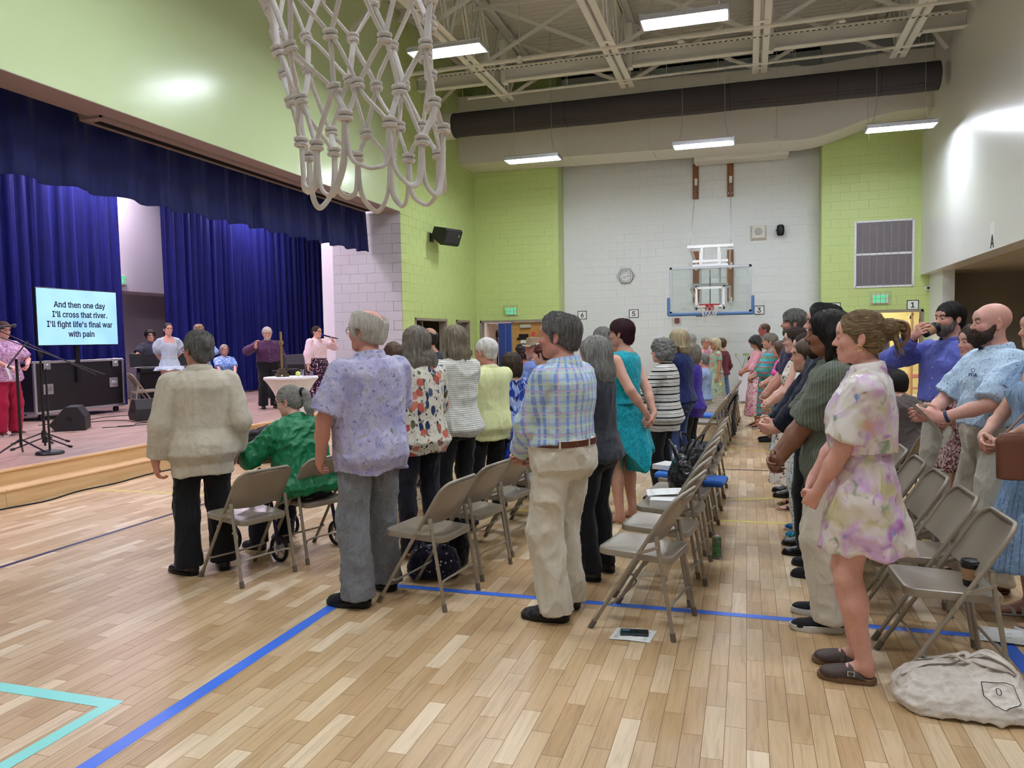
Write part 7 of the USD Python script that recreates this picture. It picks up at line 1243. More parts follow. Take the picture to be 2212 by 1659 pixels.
sg = thing('restroom_sign', 'small grey restroom sign with white figures through the right door', 'sign', (3.42, 22.18, 1.47)); part(sg, 'plate', cbox(.18, .012, .22, .003), mat('sign_grey', (92, 88, 92), .5))
part(sg, 'woman_figure', cat([cbox(.028, .006, .028, .002, (-.04, -.008, .065)), hull([(-.04 + a, -.011, z) for a, z in ((-.014, .045), (.014, .045), (.034, -.02), (-.034, -.02))] + [(-.04 + a, -.006, z) for a, z in ((-.014, .045), (.014, .045), (.034, -.02), (-.034, -.02))]), cbox(.02, .006, .04, .001, (-.04, -.008, -.04))]), m_sole_w); part(sg, 'wheelchair_figure', cat([tube([(.045 + .024 * math.cos(t), -.009, -.02 + .024 * math.sin(t)) for t in np.linspace(2.4, 6.4, 12)], .005, 5), tube([(.035, -.009, .05), (.038, -.009, .0), (.062, -.009, 0), (.07, -.009, -.045)], .006, 5), cbox(.02, .006, .02, .002, (.034, -.008, .07))]), m_sole_w)
# exit signs in wire cages
def exit_sign(x, y, z, w=.30, h=.20, cage=True, label='', face=(0, -1)):
 t = thing('exit_sign', label, 'exit sign', (x, y, z), 0 if face == (0, -1) else pi / 2); part(t, 'body', cbox(w, .05, h, .006, (0, -.03, 0)), mat('exit_body', (206, 220, 208), .5))
 v, f = text('EXIT', h * .62, .004, True); v[:, 0] *= w * .84 / (v[:, 0].max() - v[:, 0].min()); part(t, 'lettering', (np.c_[v[:, 0], -.056 - v[:, 2], v[:, 1] - h * .31], f), mat('exit_green', (20, 168, 96), .5, emit=((20, 190, 110), .7)))
 if cage: part(t, 'wire_cage', cat([tube([(s * w * .62, -.1, -h * .68), (s * w * .62, -.1, h * .72)], .004, 5) for s in (-1, -.5, 0, .5, 1)] + [tube([(-w * .64, -.1, zz), (w * .64, -.1, zz)], .004, 5) for zz in (-h * .68, 0, h * .72)] + [tube([(s * w * .62, -.1, zz), (s * w * .62, 0, zz)], .004, 5) for s in (-1, 1) for zz in (-h * .68, h * .72)]), mat('cage_wire', (150, 152, 150), .35, metal=.6))
exit_sign(-5.99, YG - .005, 2.335, label='green EXIT sign in a wire cage over the far left door'); exit_sign(2.95, YG - .005, 2.385, w=.34, h=.22, label='green EXIT sign in a wire cage over the right door')
exit_sign(-13.59, 14.15, 3.08, w=.30, h=.22, cage=False, label='small green exit sign on the bulkhead behind the stage', face=(1, 0))
# ---------------------------------------------------------------- things on the walls
g = thing('air_grille', 'large grey louvred grille on the right green pier', 'grille', (3.02, YG - .01, 3.42)); GW, GH = 1.22, 1.50
part(g, 'grille_frame', cat([cbox(GW, .03, .05, .004, (0, 0, z)) for z in (-GH / 2, 0.0, GH / 2)] + [cbox(.05, .03, GH + .05, .004, (s * GW / 2, 0, 0)) for s in (-1, 1)]), mat('grille_white', (222, 222, 224), .4)); part(g, 'back_plate', box(-GW / 2, GW / 2, .002, .006, -GH / 2, GH / 2), mat('grille_back', (120, 112, 118), .7))
for k in range(46):
 z = -GH / 2 + .04 + k * (GH - .06) / 45
 if abs(z) > .03: part(g, 'louvre', bar((-GW / 2 + .03, -.006, z), (GW / 2 - .03, -.006, z), .014, .012), mat('louvre_grey', (150, 144, 150), .5))
part(g, 'mullion', cat([cbox(.012, .02, GH, .002, (-GW / 2 + GW * k / 8, -.006, 0)) for k in range(1, 8)]), mat('louvre_grey', (150, 144, 150), .5), kind='stuff')
c = thing('wall_clock', 'round wall clock in a six-sided wire guard', 'clock', (-3.02, YW - .01, 3.18)); R6 = .22
def disc(r0, r1, y0, y1, n=40): return swap(lathe([(r0, 0), (r1, 0), (r1, y1 - y0), (r0, y1 - y0)], n), [0, 2, 1], (1, -1, 1))
v, f = swap(lathe([(.185, 0), (.19, .03), (.175, .04)], 40), [0, 2, 1], (1, -1, 1)); part(c, 'case', (v, f), mat('clock_case', (150, 152, 154), .35, metal=.5)); v, f = swap(lathe([(.168, .0405), (.168, .043)], 40), [0, 2, 1], (1, -1, 1)); part(c, 'dial', (v, f), mat('dial_white', (232, 234, 234), .4))
for k in range(12):
 a = k * pi / 6; v, f = text(str(12 if k == 0 else k), .030, .001, True); part(c, 'numeral', (np.c_[v[:, 0] + .132 * math.sin(a), -.0435 - v[:, 2], v[:, 1] - .015 + .132 * math.cos(a)], f), m_black)
for L, w, a in ((.085, .011, -2.05), (.12, .008, 1.5)): part(c, 'clock_hand', bar((0, -.047, 0), (L * math.sin(a), -.047, L * math.cos(a)), .003, w, up=(math.cos(a), 0, -math.sin(a))), m_black)
hx = [(R6 * 1.08 * math.cos(a), -.085, R6 * 1.08 * math.sin(a)) for a in np.arange(6) * pi / 3]
part(c, 'wire_guard', cat([tube(hx, .005, 6, closed=True)] + [tube([(x, y, z), (x, 0, z)], .004, 5) for x, y, z in hx] + [tube([hx[i], hx[(i + 2) % 6]], .003, 5) for i in range(6)] + [tube([(r * math.cos(a), -.085, r * math.sin(a)) for a in np.linspace(0, 2 * pi, 25)[:-1]], .003, 5, closed=True) for r in (.07, .14)]), mat('cage_wire', (150, 152, 150), .35, metal=.6))
s = thing('wall_speaker', 'black loudspeaker on a bracket high on the green left wall', 'loudspeaker', (XL, 16.55, 3.98))
part(s, 'bracket', cat([cbox(.05, .16, .20, .01, (.025, 0, -.02)), bar((.03, 0, 0), (.22, .02, .02), .06, .06)]), m_black)
prf = [(-.17, -.12), (.17, -.20), (.22, -.16), (.22, .16), (.17, .20), (-.17, .12)]; v, f = extrude([(x, y) for x, y in prf], .56); b = (v[:, [0, 1, 2]] - (0, 0, .28)); b = np.c_[b[:, 0], b[:, 2], b[:, 1]]; f2 = _orient(b, f); b, f2 = mv((b, f2), (.36, .06, .03), -.35, 0, .42); cab = part(s, 'cabinet', (b, f2), mat('speaker_cabinet', (18, 18, 20), .6, bump=(90, .25)))
gr = mv(cbox(.012, .48, .26, .004), (.225, 0, 0)); part(cab, 'grille', mv(gr, (.36, .06, .03), -.35, 0, .42), mat('speaker_grille', (32, 32, 36), .5, bump=(400, .5))); part(cab, 'badge', mv(mv(cbox(.006, .03, .03, .001), (.232, .18, .06)), (.36, .06, .03), -.35, 0, .42), m_sole_w)
s = thing('intercom_speaker', 'square white intercom speaker box on the white far wall', 'speaker', (.27, YW - .06, 4.12)); part(s, 'box', hull([(x, .06, z) for x in (-.19, .19) for z in (-.19, .19)] + [(x, -.06, z) for x in (-.15, .15) for z in (-.13, .17)]), mat('intercom_white', (218, 214, 204), .5)); v, f = swap(lathe([(.09, 0), (.09, .006), (.08, .010)], 28), [0, 2, 1], (1, -1, 1)); part(s, 'grille', (v + (0, -.058, .02), f), mat('intercom_grille', (178, 176, 170), .6, bump=(500, .5)))
s = thing('pill_speaker', 'black capsule-shaped loudspeaker on the white far wall', 'loudspeaker', (.78, YW - .16, 4.14)); part(s, 'cabinet', cat([tube([(0, 0, z) for z in (-.13, -.09, 0, .09, .13)], [.06, .085, .09, .085, .06], 20)]), m_black, smooth=40); part(s, 'bracket', cat([bar((0, .05, 0), (0, .155, 0), .04, .03), bar((-.11, .0, .0), (-.05, 0, .0), .03, .03)]), m_black)
s = thing('dome_camera', 'small white security camera below the right-hand beam', 'camera', (3.93, YG - .05, 2.60)); part(s, 'housing', tube([(0, .05, 0), (0, .0, 0), (0, -.05, 0)], [.055, .055, .045], 18), mat('camera_white', (222, 222, 222), .4), smooth=40); part(s, 'lens', ell_mesh((0, -.045, -.004), .028), m_black, smooth=True)
s = thing('light_switch', 'small grey switch plate on the green left wall by the corner', 'switch', (XL + .006, 19.15, 1.25)); part(s, 'plate', cbox(.008, .10, .16, .002), mat('switch_grey', (150, 146, 140), .5)); part(s, 'toggle', cat([cbox(.014, .02, .03, .003, (.008, 0, z)) for z in (-.03, .03)]), m_black, kind='stuff')
s = thing('fire_alarm', 'small red fire alarm in a wire cage on the white far wall', 'alarm', (-1.72, YW - .04, 2.0)); part(s, 'alarm_body', cbox(.12, .06, .12, .006), mat('alarm_red', (128, 60, 60), .5)); part(s, 'wire_cage', cat([tube([(x, -.07, -.14), (x, -.07, .12)], .003, 5) for x in (-.11, 0, .11)] + [tube([(-.11, -.07, z), (.11, -.07, z)], .003, 5) for z in (-.14, 0, .12)]), mat('cage_wire', (150, 152, 150), .35, metal=.6))
# ---------------------------------------------------------------- basketball backboard on the far wall
m_bbframe = mat('backboard_frame', (186, 188, 192), .35, metal=.3); m_plank = mat('wall_plank', (146, 98, 58), .5, .35, var=(3, (118, 74, 42), .35, .7, (12, 12, 1))); m_bpad = mat('pad_blue', (74, 112, 160), .5); m_bwhite = mat('bracket_white', (228, 228, 228), .4)
m_pane = nodes_mat('pane_glass', {'t': ('transparent_bsdf', {'color': (.93, .96, .95)}), 'g': ('glossy_bsdf', {'roughness': .03, 'color': (.95, .98, .97)}), 'fr': ('fresnel', {'IOR': 1.45}), 'm': ('mix_closure', {})}, [('t.BSDF', 'm.closure1'), ('g.BSDF', 'm.closure2'), ('fr.fac', 'm.fac')], surface='m.closure')
YB = 18.35
bb = thing('basketball_backboard', 'glass basketball backboard with blue edge padding on the far wall', 'basketball hoop', (-.815, YB, 0)); x0, x1, z0, z1 = -.915, .915, 2.12, 3.20
part(bb, 'glass', box(x0 + .03, x1 - .03, -.006, .006, z0 + .03, z1 - .03), m_pane); part(bb, 'rim_frame', cat([cbox(x1 - x0, .05, .06, .006, (0, 0, z)) for z in (z0 + .03, z1 - .03)] + [cbox(.06, .05, z1 - z0, .006, (s * (x1 - .03), 0, (z0 + z1) / 2)) for s in (-1, 1)]), m_bbframe)
part(bb, 'target_square', cat([cbox(.61, .004, .05, .001, (0, -.009, z)) for z in (z0 + .16, z0 + .58)] + [cbox(.05, .004, .45, .001, (s * .305, -.009, z0 + .37)) for s in (-1, 1)]), m_bwhite); part(bb, 'edge_padding', cat([rbox(x1 - x0 + .10, .09, .075, .03, (0, 0, z0 - .02))] + [rbox(.07, .09, .42, .03, (s * (x1 + .025), 0, z0 + .17)) for s in (-1, 1)]), m_bpad, smooth=40)
part(bb, 'support_frame', cat([cbox(.05, .06, 1.3, .005, (s * .22, .08, z0 + .75)) for s in (-1, 1)] + [cbox(.80, .05, .06, .005, (0, .08, z)) for z in (z0 + .66, z1 + .02, z1 + .12)] + [cbox(.025, .03, .66, .003, (0, .05, z0 + .5))]), m_bwhite); part(bb, 'dark_arm', cat([cbox(.04, .06, .55, .004, (s * .31, .06, z0 + .36)) for s in (-1, 1)] + [cbox(.014, .02, .95, .002, (0, .03, z0 + .52))]), m_black)
part(bb, 'top_bar', cbox(1.03, .06, .07, .006, (0, .10, 3.66)), m_bwhite); part(bb, 'upright', cat([cbox(.06, .05, .52, .006, (s * .19, .10, 3.40)) for s in (-1, 1)]), m_bwhite)
for s in (-1, 1):
 part(bb, 'wall_arm', cat([bar((s * .44, .12, 3.60), (s * .40, YW - YB - .06, 3.36), .05), bar((s * .44, .12, 2.70), (s * .40, YW - YB - .06, 2.50), .05), bar((s * .44, .10, 2.72), (s * .2, .10, 2.72), .05)]), m_bwhite); part(bb, 'wall_plank', cbox(.15, .05, 1.28, .005, (s * .42 - .005, YW - YB - .035, 3.10)), m_plank)
 up = part(bb, 'wall_plank', cbox(.15, .05, .86, .005, (s * .42 - .005, YW - YB - .035, 5.48)), m_plank); part(up, 'anchor_plate', cat([cbox(.07, .02, .17, .003, (s * .42, YW - YB - .07, 5.47))]), m_bwhite); part(up, 'bolt', cat([cbox(.02, .02, .02, .004, (s * .42 + a, YW - YB - .066, 5.48 + b)) for a in (-.045, .04) for b in (-.34, -.22, .34)]), m_chrome, kind='stuff')
 part(bb, 'wall_plate', cat([cbox(.08, .02, .17, .003, (s * .42, YW - YB - .07, z)) for z in (3.34, 2.47)]), m_bwhite, kind='stuff')
 A, B_ = np.array([s * .42, YW - YB - .09, 5.40]), np.array([s * .46, .12, 3.68]); n = 46; part(bb, 'chain', cat([tube([A + (B_ - A) * (k + .5) / n + q for q in ((V3(1, 0, 0) if k % 2 else V3(0, 1, 0)) * .012 * math.cos(t) + unit(B_ - A) * .026 * math.sin(t) for t in np.linspace(0, 2 * pi, 9)[:-1])], .0042, 4, closed=True) for k in range(n)]), m_chrome, kind='stuff')
def net_mesh(n, levels, phase=0.0, r=.004, knot=None, loops=None, sway=(0, 0), jit=0.0, seed=1):
 """net cords: levels = [(radius, z)]; every cord runs to the next level half a cell over; loops hang from the last one"""
 rg = np.random.default_rng(seed); J = {}; cords, knots = [], []
 def P(l, k):
  k = k % n
  if (l, k) not in J:
   R, z = levels[l]; a = (k + .5 * (l % 2)) / n * 2 * pi + phase; t = l / (len(levels) - 1); J[(l, k)] = V3(R * math.cos(a) + sway[0] * t, R * math.sin(a) + sway[1] * t, z) + (rg.normal(0, jit, 3) if l else 0)
  return J[(l, k)]
 for l in range(len(levels) - 1):
  for k in range(n):
   for dk in ((0, -1) if l % 2 == 0 else (0, 1)):
    a, b = P(l, k), P(l + 1, k + dk); m = (a + b) / 2 + rg.normal(0, jit * .35, 3); cords.append(tube(smooth_path([a, m * .5 + a * .5 + rg.normal(0, jit * .2, 3), m * .5 + b * .5, b], 3), r, 7, flat=.62))
   if l and knot: knots.append((P(l, k), unit(P(l + 1, k) - P(l - 1, k))))
 if loops:
  L = len(levels) - 1
  for k in range(n):
   a, b = P(L, k), P(L, k + 1); c = (a + b) / 2 - (0, 0, loops * rg.uniform(.8, 1.2)); out = unit((a + b) / 2 * [1, 1, 0]) * .004; cords.append(tube(smooth_path([a, a * .82 + c * .18 - (0, 0, loops * .40), c * .75 + a * .25 - (0, 0, loops * .02) + out, c * .75 + b * .25 - (0, 0, loops * .02) + out, b * .82 + c * .18 - (0, 0, loops * .40), b], 4), r, 7, flat=.62)); knots.append((a, V3(0, 0, -1)))
 return cords, knots, P
RZ = 2.30; m_rim = mat('rim_red', (196, 52, 62), .4); m_cord = mat('net_cord', (226, 220, 214), .8, bump=(600, .35))
hp = thing('basketball_goal', 'red basketball ring with white net on the far backboard', 'basketball goal', (-.815, YB - .38, 0)); part(hp, 'ring', tube([(.2286 * math.cos(t), .2286 * math.sin(t), RZ) for t in np.linspace(0, 2 * pi, 41)[:-1]], .010, 8, closed=True), m_rim, smooth=True); part(hp, 'bracket', cat([hull([(-.10, .37, RZ), (.10, .37, RZ), (-.09, .20, RZ + .01), (.09, .20, RZ + .01), (-.08, .37, RZ - .12), (.08, .37, RZ - .12)])]), m_rim)
cs, kn, _ = net_mesh(12, [(.222, RZ - .01), (.20, RZ - .10), (.165, RZ - .18), (.13, RZ - .26), (.11, RZ - .34)], r=.005, loops=.07, jit=.008, seed=4); part(hp, 'net', cat(cs), m_cord, kind='stuff', smooth=True)
# ---------------------------------------------------------------- the near hoop overhead: only its net hangs into the picture
NR = 2.44; NX, NY = -0.685, 1.22
hn = thing('basketball_net', 'white basketball net hanging close overhead at the top of the picture', 'basketball net', (NX, NY, 0)); part(hn, 'ring', tube([(.2286 * math.cos(t), .2286 * math.sin(t), NR) for t in np.linspace(0, 2 * pi, 49)[:-1]], .009, 10, closed=True), mat('rim_orange', (206, 84, 44), .4), smooth=True)
lv = [(.222, NR - .012), (.200, NR - .10), (.172, NR - .19), (.147, NR - .28), (.128, NR - .365), (.118, NR - .445), (.116, NR - .505)]
cs, kn, PK = net_mesh(12, lv, phase=.2, r=.0055, knot=True, loops=.105, sway=(.075, -.02), jit=.008, seed=11)
for c_ in cs: part(hn, 'cord', c_, m_cord, smooth=True)
for p_, t_ in kn:
 q_ = unit(np.cross(t_, (0, 0, 1)) if abs(t_[2]) < .9 else np.cross(t_, (1, 0, 0))); part(hn, 'knot', cat([tube([p_ + t_ * o + .0085 * (q_ * math.cos(a) + np.cross(t_, q_) * math.sin(a)) for a in np.linspace(0, 2 * pi, 11)[:-1]], .0040, 6, closed=True) for o in (-.005, .004)]), m_cord, smooth=True)
# ---------------------------------------------------------------- on the stage
CX, CY0, CY1, CT = -11.60, 10.10, 12.04, 1.33
fc = thing('road_case', 'large black road case with silver edges at the back of the stage', 'flight case', (CX, 0, 0)); m_case = mat('case_black', (20, 19, 24), .45, bump=(200, .15)); m_edge = mat('case_edge', (190, 190, 194), .3, metal=.85)
part(fc, 'case_body', box(-.70, 0, CY0, CY1, .46, CT), m_case);
for q in ([cbox(.045, CY1 - CY0, .045, .006, (0, (CY0 + CY1) / 2, z)) for z in (.46, CT)] + [cbox(.045, .045, CT - .46, .006, (0, y, (CT + .46) / 2)) for y in (CY0, CY1)] + [cbox(.70, .045, .045, .006, (-.35, CY0, z)) for z in (.46, CT)] + [cbox(.045, .045, CT - .46, .006, (-.70, CY0, (CT + .46) / 2))]): part(fc, 'edge_trim', q, m_edge)
for y, z in ((CY0 + .26, .86), (CY1 - .24, .90)):
 la = part(fc, 'latch', cat([cbox(.012, .20, .18, .012, (.008, y, z))]), m_edge); part(la, 'latch_handle', cbox(.03, .12, .06, .01, (.018, y, z)), m_chrome)
for y in (CY0 + .24, CY1 - .20): part(fc, 'corner_latch', cat([cbox(.016, .14, .16, .02, (.026, y, CT - .05)), ell_mesh((.03, y, CT - .06), .03)]), m_edge)
for y in (CY0 + .15, CY1 - .15, (CY0 + CY1) / 2): part(fc, 'caster', (swap(lathe([(.055, -.02), (.06, 0), (.055, .02)], 16), [2, 0, 1])[0] + (-.06, y, .385), swap(lathe([(.055, -.02), (.06, 0), (.055, .02)], 16), [2, 0, 1])[1]), m_black)
def serif_text(w, h):
 """bold lettering with slab serifs at the feet and heads of its stems"""
 v, f = text(w, h, .003, True); ms_ = [(v, f)]; th = h * .10; ups = set('bdhklIft'); from PIL import ImageFont
 import glob
 ft = ImageFont.truetype(glob.glob('/opt/blender-*/*/datafiles/fonts/Inter.woff2')[0], 96); sc_ = h / 70.0; W_ = ft.getlength(w) * sc_
 for n_, ch in enumerate(w):
  x0 = ft.getlength(w[:n_]) * sc_ - W_ / 2; cw = ft.getlength(ch) * sc_; feet = {'h': (.2, .8), 'n': (.2, .8), 'm': (.14, .5, .86), 'A': (.12, .88), 'i': (.5,), 'l': (.5,), 'I': (.5,), 'r': (.3,), 'f': (.45,), 'd': (.82,), 'a': (.84,), 'p': (), 'u': (.84,)}.get(ch, ())
  ms_ += [box(x0 + cw * q - h * .13, x0 + cw * q + h * .13, 0, th, 0, .003) for q in feet]
  heads = {'h': (.2,), 'l': (.5,), 'I': (.5,), 'd': (.8,), 'n': (.2,), 'i': (.45,), 'r': (.28,), 'p': (.2,), 'w': (.12, .5, .88), 'v': (.15, .85), 'y': (.15, .85), 'u': (.2, .8), 'm': (.14,)}.get(ch, ()); hh = h if ch in 'hlId' else h * .76
  ms_ += [box(x0 + cw * q - h * .13, x0 + cw * q + h * .10, hh - th, hh, 0, .003) for q in heads]
  if ch == 'p': ms_.append(box(x0 + cw * .2 - h * .13, x0 + cw * .2 + h * .13, -h * .28, -h * .28 + th, 0, .003))
 return cat(ms_)
tv = thing('television', 'large flat screen showing song words in dark blue on pale blue', 'television', (-11.52, 0, 0)); TY0, TY1, TZ0, TZ1 = 10.12, 11.84, 1.625, 2.60
part(tv, 'bezel', cbox(.06, TY1 - TY0 + .03, TZ1 - TZ0 + .03, .008, (0, (TY0 + TY1) / 2, (TZ0 + TZ1) / 2)), m_black)
m_screen = nodes_mat('screen_blue', {'tc': ('texture_coordinate', {}), 'n': ('noise_texture', {'scale': 1.4, 'detail': 1.0}), 'r': ('rgb_ramp', {'ramp': [(.3, lin((150, 198, 236))), (.7, lin((176, 224, 246)))]}), 'e': ('emission', {'strength': .62})}, [('tc.object', 'n.vector'), ('n.fac', 'r.fac'), ('r.color', 'e.color')], surface='e.emission')
sc = part(tv, 'screen', cbox(.006, TY1 - TY0, TZ1 - TZ0, .001, (.031, (TY0 + TY1) / 2, (TZ0 + TZ1) / 2)), m_screen); m_words = mat('screen_words', (20, 26, 66), .6)
for k, (w, h) in enumerate((('And then one day', .105), ("I'll cross that river.", .105), ("I'll fight life's final war", .105), ('with pain', .105))):
 v, f = serif_text(w, .098); part(sc, 'line_of_words', (np.c_[.036 + v[:, 2] * .5, v[:, 0] + (TY0 + TY1) / 2 + .03, v[:, 1] + 2.285 - k * .172], f), m_words, kind='stuff')
part(tv, 'post', cat([cbox(.05, .08, .9, .004, (-.06, (TY0 + TY1) / 2, 1.4))]), m_black)
m_spk = mat('wedge_black', (24, 24, 27), .55, bump=(120, .2))
def wedge(x, y, deg, label):
 t = thing('floor_monitor', label, 'loudspeaker', (x, y, Z0), math.radians(deg)); prf = [(-.24, 0), (.16, 0), (.24, .10), (.02, .36), (-.14, .36), (-.24, .20)]; v, f = extrude(prf, .52); v = np.c_[v[:, 2] - .26, v[:, 0], v[:, 1]]; part(t, 'cabinet', (v, _orient(v - v.mean(0), f)), m_spk)
 a = math.atan2(.26, -.22); part(t, 'grille', mv(cbox(.47, .30, .012, .004), (0, .133, .232), 0, -(pi - a)), mat('wedge_grille', (40, 40, 44), .5, bump=(500, .5))); v, f = swap(lathe([(.045, 0), (.045, .006), (.03, .002)], 20), [2, 0, 1]); part(t, 'handle_port', (v * [-1, 1, 1] + (-.26, -.02, .18), f[:, ::-1]), m_black); part(t, 'side_port', cbox(.01, .10, .05, .004, (.262, -.05, .2)), m_black)
wedge(-9.95, 9.25, 128, 'black floor monitor speaker on the stage, left of two, below the road case'); wedge(-9.85, 10.75, 60, 'black floor monitor speaker on the stage, right of two, in front of the road case')
m_std = mat('stand_black', (20, 20, 22), .4)
ms = thing('music_stand', 'black music stand at the stage edge on the left', 'music stand', (-8.18, 6.90, Z0)); part(ms, 'shaft', tube([(0, 0, .10), (0, 0, 1.14)], .016, 10), m_std); part(ms, 'tripod_leg', cat([tube([(0, 0, .20), (.34 * math.cos(a), .34 * math.sin(a), .01)], .011, 7) for a in (.3, 2.4, 4.5)]), m_std, kind='stuff'); part(ms, 'desk', mv(cat([cbox(.56, .006, .36, .002), cbox(.56, .05, .006, .002, (0, .025, -.18))]), (0, .02, 1.20), math.radians(-42), -.62), mat('desk_dark', (58, 52, 54), .45)); part(ms, 'desk_bracket', tube([(.07 * math.cos(t) * 1.3 * .74, .07 * math.cos(t) * -.67, 1.13 - .05 * math.sin(t)) for t in np.linspace(0, pi, 11)], .008, 6), m_std)
def mic_stand(x, y, name, label, base, h, tip, tail, mic=True):
 t = thing('microphone_stand', label, 'microphone stand', (x, y, Z0)); part(t, 'shaft', tube([(0, 0, .02), (0, 0, h * .55), (0, 0, h)], [.013, .012, .009], 9), m_std)
 if base == 'round': part(t, 'round_base', lathe([(.15, 0), (.155, .015), (.14, .035), (.05, .05), (.02, .055)], 32), m_std, smooth=40)
 else: part(t, 'tripod', cat([tube([(0, 0, .13), (.36 * math.cos(a), .36 * math.sin(a), .015)], .010, 7) for a in (.1, 2.2, 4.3)] + [tube([(.34 * math.cos(a), .34 * math.sin(a), .022), (.39 * math.cos(a), .39 * math.sin(a), .012)], .016, 7) for a in (.1, 2.2, 4.3)] + [lathe([(.035, .06), (.03, .14), (.018, .16)], 12)]), m_std)
 if tip is not None:
  part(t, 'boom', tube([tail, tip], .007, 8), m_std); tip = np.asarray(tip, float); part(t, 'clutch', cbox(.04, .05, .05, .01, (0, 0, h)), m_std)
  if mic: part(t, 'microphone', cat([tube([tip, tip + V3(.04, .05, .02), tip + V3(.13, .16, .035)], [.012, .014, .018], 10), ell_mesh(tip + V3(.14, .17, .036), .026)]), mat('mic_grey', (70, 70, 74), .4))
 return t
mic_stand(-7.95, 7.08, 'a', 'black straight stand with round weighted base at the stage edge', 'round', 1.02, None, None, False)
mic_stand(-8.55, 7.55, 'b', 'black boom microphone stand on tripod at the stage edge, nearer one', 'tri', 1.18, (-.42, -.52, 1.52), (.45, .55, .90)); mic_stand(-9.05, 7.98, 'c', 'black boom microphone stand on tripod behind the nearer one', 'tri', 1.20, (-.40, -.30, 1.53), (.50, .42, .88))
m_cable = mat('cable_black', (18, 18, 20), .6)
def cable(label, pts, r=.006, z=None): single('cable', tube(smooth_path([(x, y, (Z0 if z is None else z) + r) for x, y in pts], 7), r, 6), m_cable, label, 'cable', smooth=True)
cable('black cable lying on the gym floor along the foot of the stage steps', [(-6.98, 4.9), (-7.02, 5.6), (-6.93, 6.1), (-7.03, 6.6), (-6.99, 7.1), (-7.06, 7.7), (-7.0, 8.4), (-7.08, 9.3), (-7.0, 10.4)], .008, 0.0)
cable('black cable looping on the stage between the floor monitors', [(-9.6, 9.5), (-9.3, 9.8), (-9.5, 10.1), (-9.35, 10.4), (-9.7, 10.3), (-10.2, 10.5), (-10.6, 10.0), (-10.3, 9.7), (-10.6, 9.4)]); cable('black cable on the stage in front of the right floor monitor', [(-9.5, 9.7), (-9.15, 10.2), (-9.3, 10.9), (-9.1, 11.4), (-9.6, 11.6)]); cable('black cable coil by the music stand foot', [(-8.5 + .16 * math.cos(t) * (1 + .2 * math.sin(3 * t)), 6.6 + .18 * math.sin(t), ) for t in np.linspace(0, 12, 26)])
cable('black cable along the back of the stage by the road case', [(-11.0, 9.6), (-10.8, 10.2), (-10.95, 10.9), (-10.7, 11.5), (-10.9, 12.2)])
# piano keyboard with music desk, speaker covers in the gap
kb = thing('digital_piano', 'black digital piano in front of the dark-haired young man', 'piano', (-11.05, 12.72, Z0), math.radians(52)); part(kb, 'piano_case', cbox(1.2, .40, .10, .012, (0, 0, .78)), m_black); part(kb, 'black_drape', cbox(1.22, .36, .74, .01, (0, 0, .37)), K['black']); part(kb, 'music_desk', mv(cbox(.5, .012, .26, .003), (.25, -.08, .98), 0, -.25), m_black); part(kb, 'music_desk', mv(cbox(.62, .012, .26, .003), (-.45, -.08, .98), 0, -.25), m_black); part(kb, 'white_keys', cat([cbox(.022, .13, .016, .002, (-.62 + k * .0237, .17, .835)) for k in range(52)]), m_sole_w, kind='stuff'); part(kb, 'sheet_music', mv(cbox(.20, .004, .15, .001), (-.05, .05, .86), 0, -.6), mat('paper_white', (226, 226, 222), .7))
put_chair('s0', -10.72, 11.62, -35, 'taupe folding chair on the stage behind the girl in the pale blue dress', z=Z0); put_chair('s1', -11.2, 14.5, -42, 'taupe folding chair on the stage under the seated woman in blue and white', z=Z0)
pd = thing('hand_drum', 'white drum on a stand beside the curly blonde woman', 'drum', (-11.5, 13.7, Z0)); v, f = lathe([(.24, -.10), (.25, -.08), (.25, .08), (.24, .10)], 32); v, f = mv((v, f), (0, 0, .92), -.5, .9); part(pd, 'drum_shell', (v, f), mat('drum_white', (226, 226, 226), .35), smooth=40); v, f = mv(tube([(.252 * math.cos(t), .252 * math.sin(t), .03) for t in np.linspace(0, 2 * pi, 33)[:-1]], .006, 6, closed=True), (0, 0, .92), -.5, .9); part(pd, 'drum_hoop', (v, f), m_black, smooth=True); part(pd, 'drum_stand', cat([tube([(0, 0, .15), (0, 0, .80)], .014, 8)] + [tube([(0, 0, .35), (.3 * math.cos(a), .3 * math.sin(a), .01)], .01, 7) for a in (0, 2.1, 4.2)]), m_std)
bk = thing('sheet_stack', 'stack of open white books on the stage floor behind the girl', 'books', (-10.05, 11.75, Z0)); part(bk, 'book', mv(cbox(.30, .22, .03, .004, (0, 0, .015)), rz=.5), mat('paper_white', (226, 226, 222), .7)); part(bk, 'book', mv(cbox(.24, .20, .02, .004, (.12, .2, .010)), rz=-.2), mat('book_cream', (210, 200, 186), .7))
